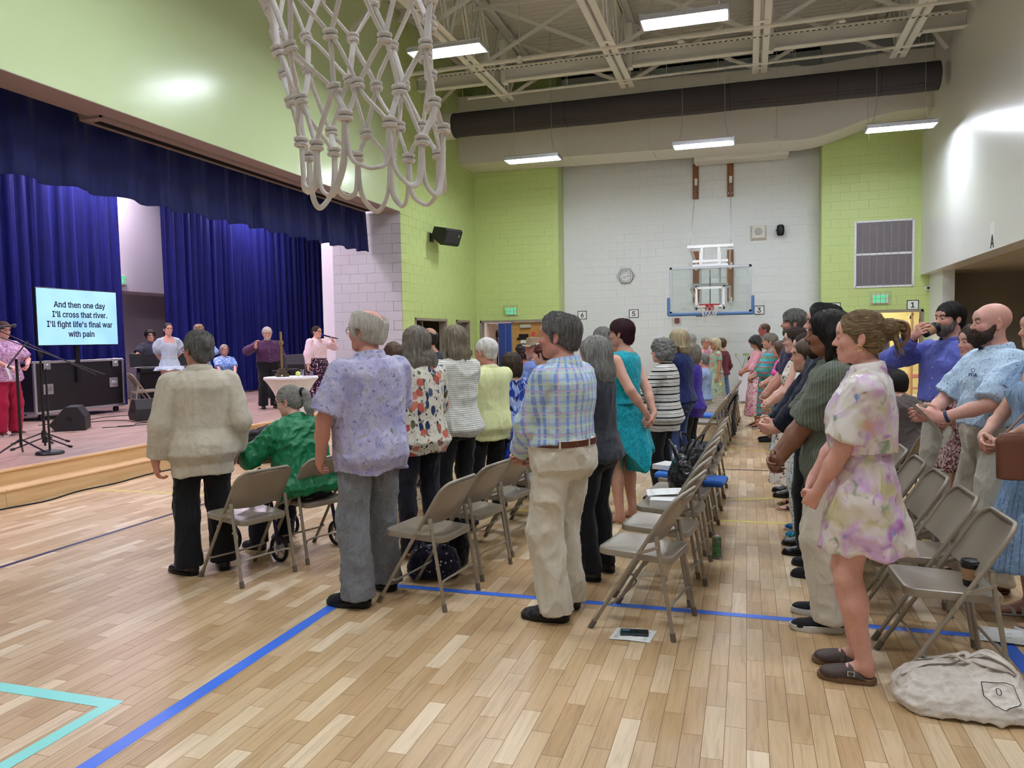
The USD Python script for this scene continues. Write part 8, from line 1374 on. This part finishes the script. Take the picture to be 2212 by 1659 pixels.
# ---------------------------------------------------------------- cocktail table with cross
TX, TY = -6.62, 10.15
ct = thing('cocktail_table', 'high cocktail table under a fitted white stretch cover', 'table', (TX, TY, 0)); prof = [(.27, 0), (.255, .03)] + [(.17 + .10 * abs((z - .42) / .42) ** 2.2 if z < .42 else .17 + .225 * ((z - .42) / .63) ** 2.3, z) for z in np.linspace(.06, 1.03, 22)] + [(.402, 1.05), (.405, 1.065), (.395, 1.078), (.36, 1.082)]
v, f = lathe(prof, 56); a = np.arctan2(v[:, 1], v[:, 0]); zz = v[:, 2]; k = 1 + .10 * np.cos(4 * a) * np.clip((.25 - zz) / .25, 0, 1) + .014 * np.cos(4 * a) * np.clip((zz - .1) / .5, 0, 1) * np.clip((1.0 - zz) / .4, 0, 1); v[:, 0] *= k; v[:, 1] *= k
part(ct, 'stretch_cover', (v, f), mat('stretch_white', (232, 228, 232), .7, sheen=.2), smooth=45); part(ct, 'top_cover', lathe([(.40, 1.078), (.396, 1.084), (.2, 1.085)], 48, ), mat('stretch_white', (232, 228, 232), .7, sheen=.2), smooth=40); part(ct, 'foot', cat([lathe([(.035, 0), (.03, .03)], 12, (.24 * math.cos(q), .24 * math.sin(q), -.0)) for q in (0, pi / 2, pi, 1.5 * pi)]), m_black, kind='stuff')
m_brass = mat('brass', (176, 150, 92), .35, metal=.9, bump=(30, .25)); CR = (TX - .14, TY - .02)
cr = thing('altar_cross', 'brass cross on a stepped brown base on the white cocktail table', 'cross', (*CR, 1.085), math.radians(-48)); part(cr, 'stepped_base', cat([cbox(.22, .18, .045, .005, (0, 0, .0225)), cbox(.16, .13, .045, .005, (0, 0, .0675)), cbox(.11, .09, .03, .005, (0, 0, .105))]), mat('base_bronze', (86, 72, 48), .45, metal=.4)); part(cr, 'upright', cbox(.055, .03, .56, .006, (0, 0, .40)), m_brass); part(cr, 'crossbar', cbox(.30, .03, .055, .006, (0, 0, .515)), m_brass); v, f = swap(lathe([(.04, -.004), (.045, 0), (.035, .006)], 20), [0, 2, 1], (1, -1, 1)); part(cr, 'medallion', (v + (0, -.017, .515), f), mat('gold', (226, 186, 110), .25, metal=1.0))
b = thing('yellow_ball', 'pale yellow ball on the white cocktail table', 'ball', (TX + .06, TY + .10, 1.085 + .038)); part(b, 'ball', (np.array(trimesh.creation.icosphere(2, .038).vertices), np.array(trimesh.creation.icosphere(2, .038).faces)), mat('ball_yellow', (226, 232, 120), .7), smooth=True)
b = thing('white_egg', 'small white ball at the foot of the brass cross', 'ball', (CR[0] + .05, CR[1] - .085, 1.085 + .020)); part(b, 'shell', ell_mesh((0, 0, 0), .020), m_sole_w, smooth=True)
b = thing('clear_holder', 'clear acrylic holder on the white cocktail table', 'holder', (TX + .18, TY + .16, 1.086), math.radians(-48)); m_acr = nodes_mat('acrylic', {'p': ('principled_bsdf', {'base_color': (.85, .9, 1.0), 'roughness': .08, 'transmission_weight': .85, 'ior': 1.3})}, []); part(b, 'tray', cat([cbox(.20, .14, .006, .001, (0, 0, .003)), cbox(.20, .006, .07, .001, (0, -.07, .035)), cbox(.20, .006, .07, .001, (0, .07, .035))]), m_acr); part(b, 'upright', cat([cbox(.012, .012, .10, .002, (s * .10, -.07, .05)) for s in (-1, 1)]), m_acr, kind='stuff')
lt = thing('laptop', 'grey laptop lid seen from behind beside the cocktail table on the stage', 'laptop', (-8.2, 12.35, Z0)); part(lt, 'lid', mv(cbox(.40, .012, .27, .006), (0, 0, .92), math.radians(-48), .15), mat('laptop_grey', (70, 76, 92), .35, metal=.4)); part(lt, 'laptop_base', mv(cbox(.40, .26, .016, .005), (.09, .10, .78), math.radians(-48)), m_black); part(lt, 'stand', cat([cbox(.5, .4, .02, .004, (.06, .08, .76)), tube([(.06, .08, 0), (.06, .08, .76)], .03, 10)]), m_black)
gp = thing('covered_piano', 'black covered instrument behind the blush-sweater singer', 'piano', (-10.1, 15.9, Z0)); part(gp, 'cover', hull([(x, y, z) for x in (-.7, .7) for y in (-.6, .6) for z in (0, .78)] + [(-.6, 0, .98), (.6, .5, 1.05), (.6, -.2, .95)]), K['black']);
bp = thing('black_bundle', 'low black covered case in front of the cocktail table', 'case', (-6.25, 8.9, 0), math.radians(20)); pv, pf = solid([loft((0, 0, .22), (V3(1, 0, 0), V3(0, 1, 0), V3(0, 0, 1)), [(-.16, .36, .26, 0), (.0, .38, .27, 0), (.10, .34, .24, 0), (.20, .20, .20, .02)], .05, 3.2), ell((.12, 0, .40), (.22, .2, .10), .06)], .016); part(bp, 'cover', (folds(pv, pf, .02, 5), pf), K['black'], smooth=True); part(bp, 'caster', cat([lathe([(.03, 0), (.035, .03), (.03, .07)], 12, (x, y, 0)) for x in (-.28, .28) for y in (-.2, .2)]), m_black, kind='stuff')
# ---------------------------------------------------------------- held things, and things left on chairs and floor
def leather_bag(name, label, cat_, loc, rz, w, d, h, material, handles=True, seed=3, amp=.014):
 t = thing(name, label, cat_, loc, rz); v, f = solid([loft((0, 0, 0), (V3(1, 0, 0), V3(0, 1, 0), V3(0, 0, 1)), [(.012, w * .46, d * .46, 0), (h * .4, w * .5, d * .5, 0), (h * .8, w * .42, d * .34, 0), (h, w * .30, d * .14, 0)], .02, 2.6)], .009); v[:, 2] = np.maximum(v[:, 2], 0); part(t, 'bag_body', (folds(v, f, amp, seed, (1, 1, 1), 14), f), material, smooth=True)
 if handles:
  for s in (-1, 1): part(t, 'handle', tube(smooth_path([(-w * .25, s * d * .14, h * .78), (-w * .24, s * d * .3, h * 1.25), (0, s * d * .45, h * 1.45), (w * .24, s * d * .3, h * 1.25), (w * .25, s * d * .14, h * .78)], 6), .009, 7), material, smooth=True)
 part(t, 'zip', cbox(w * .5, .012, .012, .003, (0, 0, h * .985)), m_chrome); return t
m_patent = mat('patent_black', (18, 18, 22), .15, .6, bump=(30, .8), var=(26, (96, 96, 104), .62, .72)); m_bagblack = mat('bag_leather_black', (24, 23, 25), .4, bump=(60, .3))
SZ = .425
def on_chair(k, dx, dy):                                             # a point on the seat of aisle chair k, turned with it
 a = math.radians(80 + k if k else 79); x, y = -0.53 + .012 * k, 4.26 + .545 * k; return (x + dx * math.cos(a) - dy * math.sin(a), y + dx * math.sin(a) + dy * math.cos(a), SZ + .004 + (dy + .2) * .05), a
p_, a_ = on_chair(3, 0, -.02); leather_bag('handbag', 'shiny black patterned handbag with tall handles on an aisle chair', 'handbag', p_, a_ + .3, .36, .20, .26, m_patent)
p_, a_ = on_chair(5, .03, .0); leather_bag('handbag', 'slouchy round black leather handbag on an aisle chair beside a water bottle', 'handbag', p_, a_ - .2, .34, .24, .20, m_bagblack, amp=.02)
def book(label, loc, rz, w, d, h, cover, name='book', title=None):
 t = thing(name, label, 'book', loc, rz); part(t, 'cover', cat([cbox(w, d, .004, .001, (0, 0, .002)), cbox(w, d, .004, .001, (0, 0, h - .002)), cbox(.004, d, h, .001, (-w / 2 + .002, 0, h / 2))]), cover); part(t, 'page_block', cbox(w - .008, d - .008, h - .008, .001, (0, 0, h / 2)), mat('page_cream', (226, 220, 206), .8)); return t
p_, a_ = on_chair(2, -.02, .03); book('thick white-covered book with a strap on the second aisle chair', p_, a_ + .15, .26, .19, .05, mat('book_white', (224, 222, 218), .5)); paper_sheet('folded white papers on top of the white book', (p_[0] - .12, p_[1] - .02, p_[2] + .056), (.24, .05, .012), (-.03, .17, .01))
p_, a_ = on_chair(4, .02, .05); cu = thing('seat_cushion', 'blue seat cushion on an aisle chair under books', 'cushion', p_, a_); part(cu, 'pad', rbox(.38, .36, .045, .018, (0, 0, .022)), cloth('cushion_blue', (52, 106, 190)), smooth=40)
p2 = (p_[0], p_[1], p_[2] + .046); book('dark red and white patterned book on the blue cushion', p2, a_ + .4, .24, .17, .028, mat('book_maroon', (112, 50, 52), .5, var=(20, (216, 208, 196), .5, .55))); p3, a3 = on_chair(4, .05, .17); book('thick white paperback at the edge of the blue cushion', (p3[0], p3[1], p3[2] + .046), a_ - .3, .22, .15, .04, mat('book_white', (224, 222, 218), .5))
p_, a_ = on_chair(3, .0, -.19); cu = thing('seat_cushion', 'blue seat cushion at the back edge of the fourth aisle chair', 'cushion', (p_[0] + .07, p_[1] + .30, p_[2] + .004), a_); part(cu, 'pad', rbox(.30, .16, .05, .022, (0, 0, .025)), cloth('cushion_blue', (52, 106, 190)), smooth=40)
p_, a_ = on_chair(7, .0, -.04); cu = thing('seat_cushion', 'round dark cushion on the eighth aisle chair', 'cushion', p_, a_); part(cu, 'pad', rbox(.36, .32, .06, .028, (0, 0, .03)), cloth('cushion_dark', (32, 34, 48)), smooth=40)
p_, a_ = on_chair(6, -.02, .04); paper_sheet('white bulletin sheets on the seventh aisle chair', (p_[0] - .12, p_[1] - .12, p_[2] + .004), (.26, .05, 0), (-.05, .24, 0))
a_ = math.radians(88); cu = thing('seat_cushion', 'blue seat cushion on the far chair group', 'cushion', (-.50 - .02, 11.25, SZ + .014), a_); part(cu, 'pad', rbox(.38, .36, .045, .018, (0, 0, .022)), cloth('cushion_blue', (52, 106, 190)), smooth=40)
co = thing('coat', 'black coat hung over the back of a far aisle chair', 'coat', (-.48 + .02, 11.77, 0), math.radians(88)); P = []
for t_ in np.linspace(0, 1, 16):
 s_ = -.24 + .0 * t_; z_ = .50 + (t_ * 3) * .10 if t_ < .25 else .78 - (t_ - .25) / .75 * .62; y_ = -.20 if t_ < .25 else -.30 - .02 * math.sin(t_ * 6); P.append([(x_, y_ + .02 * math.sin(x_ * 26 + t_ * 3) * t_, z_ + .015 * math.sin(x_ * 9)) for x_ in np.linspace(-.25, .25, 24)])
v, f = grid(np.array(P)); n_ = normals(v, f); part(co, 'cloth', (np.vstack([v, v - n_ * .012]), np.vstack([f, f[:, ::-1] + len(v)])), K['black'], smooth=True)
wb = thing('water_bottle', 'clear plastic water bottle with white cap by the black handbag', 'bottle', on_chair(5, -.12, .13)[0]); part(wb, 'bottle', lathe([(.030, 0), (.032, .01), (.032, .11), (.028, .13), (.013, .165), (.013, .18)], 20), m_acr, smooth=40); part(wb, 'bottle_cap', lathe([(.0155, .172), (.0155, .19)], 16), m_sole_w)
cn = thing('drink_can', 'tall green and purple drink can on the floor by the aisle chairs', 'can', (-.205, 5.62, 0)); part(cn, 'can_body', lathe([(.027, 0), (.033, .008), (.033, .145), (.028, .158)], 24), nodes_mat('can_print', {'tc': ('texture_coordinate', {}), 'n': ('noise_texture', {'scale': 26.0, 'detail': 2.0}), 'r': ('rgb_ramp', {'ramp': [(.36, lin((52, 104, 72))), (.5, lin((92, 140, 96))), (.58, lin((96, 52, 96))), (.7, lin((170, 200, 190)))]}), 'p': ('principled_bsdf', {'roughness': .25, 'metallic': .5})}, [('tc.object', 'n.vector'), ('n.fac', 'r.fac'), ('r.color', 'p.base_color')]), smooth=40); part(cn, 'can_lid', lathe([(.028, .158), (.029, .161), (.026, .160)], 24), m_chrome)
paper_sheet('white leaflet lying on the floor under a mobile phone', (-.70, 3.955, .0025), (.215, .0, 0), (.02, .17, 0));
ph = thing('mobile_phone', 'black mobile phone lying on the white leaflet', 'phone', (-.575, 4.045, .012), .12); part(ph, 'phone_body', rbox(.150, .074, .009, .004, (0, 0, .0045)), mat('phone_navy', (24, 30, 52), .3), smooth=40); part(ph, 'phone_screen', cbox(.138, .064, .0012, .0004, (0, 0, .0094)), mat('phone_screen', (10, 10, 13), .06, .7)); part(ph, 'lit_bar', cbox(.040, .014, .0004, .0001, (-.045, .012, .0102)), mat('phone_bar', (120, 126, 140), .3))
cc = coffee_cup(None, None, None, lab='black-lidded paper coffee cup with brown sleeve on the chair above the tote bag', loc=(.985, 3.93, SZ + .012))
# tote bag slumped under the right-hand chair
m_canvas = cloth('canvas', (218, 208, 196), [('noise', 26, (206, 196, 182), .45, .65)], bump=.4, bscale=260.)
tb = thing('tote_bag', 'cream canvas tote bag with knotted handles slumped on the floor under a chair', 'bag', (.885, 3.60, 0), math.radians(-2))
v, f = solid([loft((0, 0, 0), (V3(1, 0, 0), V3(0, 1, 0), V3(0, 0, 1)), [(.008, .262, .165, .0), (.04, .268, .172, .01), (.085, .25, .150, .03), (.130, .19, .105, .07, .02), (.155, .12, .05, .10, .03)], .03, 3.0), ell((.08, .10, .10), (.14, .09, .080), .05), ell((-.14, .05, .065), (.11, .10, .055), .05)], .0085); v[:, 2] = np.maximum(v[:, 2], .001); v = folds(v, f, .020, 41, (1, 1, 1.2), 9); v[:, 2] = np.maximum(v[:, 2], .001); part(tb, 'bag_body', (v, f), m_canvas, smooth=True)
from scipy.spatial import cKDTree
_tt = cKDTree(v[:, :2] * 1.0); _top = v
def on_bag(x, y, up=.003):
 i_ = np.nonzero(np.hypot(_top[:, 0] - x, _top[:, 1] - y) < .014)[0]; return V3(x, y, (_top[i_, 2].max() if len(i_) else .06) + up)
for q in ([(-.24, .02), (-.14, .05), (-.05, .06), (.0, .10)], [(-.16, .13), (-.08, .16), (.0, .13), (.02, .09)]): part(tb, 'handle', tube(smooth_path([on_bag(*a, .006) for a in q], 6), .013, 6, up=(0, 0, 1), flat=.25), m_canvas, smooth=True)
part(tb, 'handle_knot', cat([tube(smooth_path([on_bag(.0, .08) + V3(.035 * math.cos(t), .03 * math.sin(t), .020 + .012 * math.sin(2 * t)) for t in np.linspace(0, 2 * pi, 9)], 4), .014, 6, flat=.4)] + [tube(smooth_path([on_bag(.02, .08, .015), on_bag(.08 + .01 * k, .07 + .012 * k, .035), on_bag(.16, .05 + .014 * k, .020), on_bag(.20, .04 + .01 * k, .008), on_bag(.12, .055 - .01 * k, .012), on_bag(.03, .075, .012)], 5), .011, 6, flat=.35) for k in (0, 1, 2)]), m_canvas, smooth=True)
sh_ = [(.055, -.035), (.175, -.02), (.185, -.095), (.155, -.125), (.120, -.150), (.085, -.135), (.05, -.105)]
part(tb, 'shield_print', tube([on_bag(*a, .002) for a in sum([[tuple(np.array(sh_[i]) * (1 - t) + np.array(sh_[(i + 1) % 7]) * t) for t in (0, .25, .5, .75)] for i in range(7)], [])], .0017, 4, closed=True), mat('print_black', (46, 44, 50), .7)); part(tb, 'loop_print', tube([on_bag(.112 + .009 * math.cos(t), -.068 + .016 * math.sin(t), .002) for t in np.linspace(0, 2 * pi, 15)[:-1]], .0016, 4, closed=True), mat('print_black', (46, 44, 50), .7)); part(tb, 'round_print', cat([tube([on_bag(.205 + .012 * math.cos(t), -.135 + .013 * math.sin(t), .002) for t in np.linspace(0, 2 * pi, 15)[:-1]], .0014, 4, closed=True), tube([on_bag(.200, -.138, .002), on_bag(.200, -.131, .002), on_bag(.205, -.135, .002), on_bag(.210, -.131, .002), on_bag(.210, -.138, .002)], .0013, 4)]), mat('print_black', (46, 44, 50), .7))
paper_sheet('white leaflet on the floor behind the right-hand chair', (1.12, 4.42, .003), (.26, -.05, .01), (.06, .20, .004)); paper_sheet('programme held by the bald man in the speckled polo', (.95, 5.16, 1.19), (.13, -.16, -.16), (.06, .16, -.08), name='programme', cat_='paper')
paper_sheet('song sheet on the lap of the seated green-jacket woman', (-3.62, 5.02, .80), (.16, .14, .05), (-.10, .14, -.06)); paper_sheet('white sheet on the seat left of the green-jacket woman', (-3.42, 4.52, .50), (.20, .05, .0), (-.05, .18, .02)); paper_sheet('grey sheet held low by the man in the navy blazer', (.19, 5.42, .96), (-.02, .12, -.02), (-.03, -.05, -.24), name='programme'); paper_sheet('song sheet held by the woman in magenta trousers', (-9.99, 8.30, 1.36), (.06, -.10, -.02), (.04, .02, -.20), name='song_sheet')
# bags under the second row
leather_bag('backpack', 'black backpack on the floor under the second-row chairs', 'backpack', (-2.05, 5.0, 0), .4, .34, .26, .34, K['black']); m_flbag = cloth('quilted_dark_floral', (28, 26, 40), [('spots', 30, [(150, 90, 120), (90, 110, 140), (190, 180, 190)], .22)]); leather_bag('tote_bag', 'dark flowered fabric bag on the floor under the nearest second-row chair', 'bag', (-2.02, 4.72, 0), .3, .36, .22, .22, m_flbag)
leather_bag('handbag', 'bright blue bag on a chair beside the plaid-shirt man', 'handbag', (-1.98, 6.75, .43), .2, .34, .22, .24, cloth('bag_blue', (34, 76, 190)))
# rollator in front of the seated woman
rl_ = thing('rollator', 'wheeled walker with dark purple frame in front of the seated green-jacket woman', 'walker', (-3.40, 5.12, 0), math.radians(70)); m_walk = mat('walker_purple', (42, 34, 66), .35, metal=.3)
for s in (-1, 1): part(rl_, 'side_frame', tube(smooth_path([(s * .27, -.24, .10), (s * .27, -.15, .45), (s * .26, -.02, .66), (s * .27, .20, .40), (s * .27, .34, .12)], 5), .014, 8), m_walk, smooth=True)
part(rl_, 'cross_bar', cat([tube([(-.27, -.02, .50), (.27, -.02, .50)], .012, 8), tube([(-.27, .2, .38), (.27, .2, .38)], .012, 8)]), m_walk, kind='stuff')
for x, y in ((-.27, -.24), (.27, -.24), (-.27, .34), (.27, .34)):
 w = part(rl_, 'wheel', tube([(x, y + .088 * math.cos(t), .10 + .088 * math.sin(t)) for t in np.linspace(0, 2 * pi, 25)[:-1]], .014, 8, closed=True), m_black, smooth=True); part(w, 'wheel_hub', cat([(swap(lathe([(.028, -.016), (.03, .016)], 14), [2, 0, 1])[0] + (x, y, .10), swap(lathe([(.028, -.016), (.03, .016)], 14), [2, 0, 1])[1])] + [bar((x, y, .10), (x, y + .085 * math.cos(t), .10 + .085 * math.sin(t)), .012, .010, up=(1, 0, 0)) for t in np.arange(5) * 2 * pi / 5]), m_alu)
# ---------------------------------------------------------------- coffee table at the far wall
tt = thing('coffee_table', 'long table under a white plastic cloth at the far wall', 'table', (.75, 19.1, 0)); part(tt, 'tabletop', cbox(1.83, .76, .03, .004, (0, 0, .735)), mat('table_top', (190, 186, 180), .5)); part(tt, 'table_leg', cat([tube([(x, y, 0), (x, y, .72)], .014, 8) for x in (-.8, .8) for y in (-.3, .3)]), m_alu, kind='stuff')
P = []
for t_ in np.linspace(0, 1, 14): P.append([(x_, -.385 - .03 * t_ + .016 * math.sin(x_ * 11 + 2) * t_, .756 - t_ * (.70 if x_ < -.55 else .60 - .10 * math.cos((x_ + .2) * 3.0))) for x_ in np.linspace(-.93, .93, 50)])
top_ = [[(x_, y_, .757) for x_ in np.linspace(-.93, .93, 50)] for y_ in np.linspace(.385, -.38, 4)]; v, f = grid(np.array(top_ + P)); side = [[(-.93 - .02 * t_, y_ + .012 * math.sin(y_ * 14) * t_, .757 - .68 * t_) for y_ in np.linspace(-.385, .385, 20)] for t_ in np.linspace(0, 1, 8)]; v2, f2 = grid(np.array(side)); tc_ = single('tablecloth', cat([(v, f), (v2, f2)]), mat('plastic_cloth', (216, 210, 216), .22, .6, bump=(14, .5)), 'shiny white plastic cloth draped over the coffee table', 'tablecloth', loc=(.75, 19.1, 0), smooth=True)
def urn(x, y, label, r=.085, h=.36, body=None, lid=None):
 t = thing('coffee_urn', label, 'coffee urn', (x, y, .760)); part(t, 'urn_body', lathe([(r * .96, 0), (r, .012), (r, h * .72)], 28), body or mat('urn_steel', (160, 158, 156), .25, metal=.9), smooth=40); part(t, 'urn_lid', lathe([(r * 1.02, h * .71), (r * .98, h * .80), (r * .62, h * .93), (r * .2, h * .96), (r * .2, h * 1.02)], 28), lid or m_black, smooth=40); part(t, 'spout', bar((0, -r * .8, h * .80), (0, -r * 1.4, h * .76), .03, .025), m_black); part(t, 'urn_handle', tube(smooth_path([(r, 0, h * .65), (r * 1.5, 0, h * .6), (r * 1.5, 0, h * .25), (r, 0, h * .2)], 5), .010, 6), m_black)
urn(.10, 18.95, 'steel coffee urn with black lid on the white table'); urn(.62, 19.0, 'black and white coffee box beside the steel urn', r=.085, h=.33, body=mat('urn_dark_white', (60, 58, 66), .4, var=(9, (210, 208, 206), .5, .56)))
cp_ = thing('cup_stack', 'stack of pink-red paper cups on the white table', 'cups', (.24, 18.86, .760)); part(cp_, 'cups', lathe([(.030, 0), (.042, .10), (.042, .104), (.043, .116), (.043, .120), (.044, .132), (.044, .16)], 18), mat('cup_pink', (216, 100, 104), .6), smooth=40)
vs = thing('plant_sprig', 'green sprig leaning behind the coffee urn', 'plant', (-.10, 19.2, .760)); part(vs, 'pot', lathe([(.03, 0), (.045, .08)], 14), m_sole_w); part(vs, 'stem', cat([tube(smooth_path([(0, 0, .05), (a * .4, 0, .2), (a, b, .34)], 4), .004, 5) for a, b in ((-.16, 0), (.08, .05), (.12, -.02))]), mat('stem_green', (110, 140, 70), .6)); part(vs, 'leaf', cat([hull([(a, b, .34), (a + .03, b, .37), (a + .02, b + .01, .41), (a - .02, b, .38)]) for a, b in ((-.16, 0), (.08, .05), (.12, -.02), (.05, 0), (.02, .03))]), mat('leaf_green', (150, 178, 96), .6), kind='stuff')
fl = thing('flower_bunch', 'small bunch of purple flowers on the coffee table', 'flowers', (.72, 19.2, .760)); part(fl, 'vase', lathe([(.04, 0), (.045, .12), (.03, .16)], 14), m_sole_w); part(fl, 'blossom', cat([ell_mesh((.06 * math.cos(k * 2.4), .05 * math.sin(k * 2.4), .26 + .03 * (k % 4)), .026) for k in range(12)]), mat('flower_purple', (96, 54, 150), .7), kind='stuff'); part(fl, 'stem', cat([tube([(0, 0, .1), (.06 * math.cos(k * 2.4), .05 * math.sin(k * 2.4), .26)], .003, 4) for k in range(6)]), mat('stem_green', (110, 140, 70), .6), kind='stuff')
sb = thing('paper_pile', 'papers and a dark flyer on the chair by the right door', 'papers', (1.62, 9.6, .45), .3); part(sb, 'sheet', cbox(.24, .30, .012, .002, (0, 0, .008)), mat('paper_white', (226, 226, 222), .7)); part(sb, 'flyer', mv(cbox(.20, .14, .006, .001), (.08, .10, .035), .5, .25), m_black)
i = find('drinking'); hd_ = i['hd']['R'][0]; c_ = world(i, i['WR']['R'] + hd_ * .10 + V3(.0, .03, -.035)); m_ = world(i, i['HC'] + i['HR'] @ V3(.0, .10, -.055)); ax_ = unit(m_ - c_ + V3(0, 0, .03))
ct_ = coffee_cup(None, None, None, lab='black-lidded coffee cup with brown sleeve raised to the bearded drinker\'s mouth', loc=tuple(m_ - ax_ * .125)); UsdGeom.Xformable(stage.GetPrimAtPath(ct_)).AddTransformOp(opSuffix='tip').Set(Gf.Matrix4d(*[float(q) for r_ in [list(unit(np.cross((0, 1, .1), ax_))) + [0], list(np.cross(ax_, unit(np.cross((0, 1, .1), ax_)))) + [0], list(ax_) + [0], [0, 0, 0, 1]] for q in r_]))
def hand_mic(i, k, lab, foam=None):
 a = world(i, i['WR'][k] + i['hd'][k][0] * .07 + i['HR'] @ V3(0, .02, 0)); b = world(i, i['HC'] + i['HR'] @ V3(0, .145, -.065)); d = unit(b - a); t = thing('microphone', lab, 'microphone'); part(t, 'mic_handle', tube([a - d * .10, a, b - d * .02], [.010, .012, .016], 10), m_black, smooth=40); part(t, 'mic_head', ell_mesh(b, .030 if foam else .024), foam or mat('mic_grey', (70, 70, 74), .4), smooth=True)
hand_mic(find('full-figured'), 'L', 'handheld microphone with blue foam cap held by the blush-sweater singer', mat('foam_blue', (20, 30, 130), .9)); hand_mic(find('curly blonde'), 'R', 'black handheld microphone held by the curly blonde singer')
i = find('chambray'); hb_ = thing('crossbody_bag', 'brown leather crossbody bag of the woman in the chambray dress', 'handbag', i['loc'], i['rotz']); c_ = i['P0'] + V3(-.20, .20, .0); v, f = solid([loft(c_ - V3(0, 0, .12), (V3(0, 1, 0), V3(1, 0, 0), V3(0, 0, 1)), [(0, .11, .045, 0), (.20, .12, .04, 0), (.24, .10, .025, 0)], .02, 3)], .009); part(hb_, 'bag_body', (v, f), mat('leather_tan', (112, 66, 46), .45, bump=(50, .2)), smooth=True); part(hb_, 'strap', tube(smooth_path([c_ + V3(0, .09, .1), i['SH']['L'] + V3(.02, .10, -.12), i['SH']['L'] + V3(.09, .0, .075), i['SH']['L'] + V3(.05, -.11, -.08), c_ + V3(-.02, -.09, .1)], 6), .010, 6, flat=.35), mat('leather_tan', (112, 66, 46), .45, bump=(50, .2)), smooth=True)
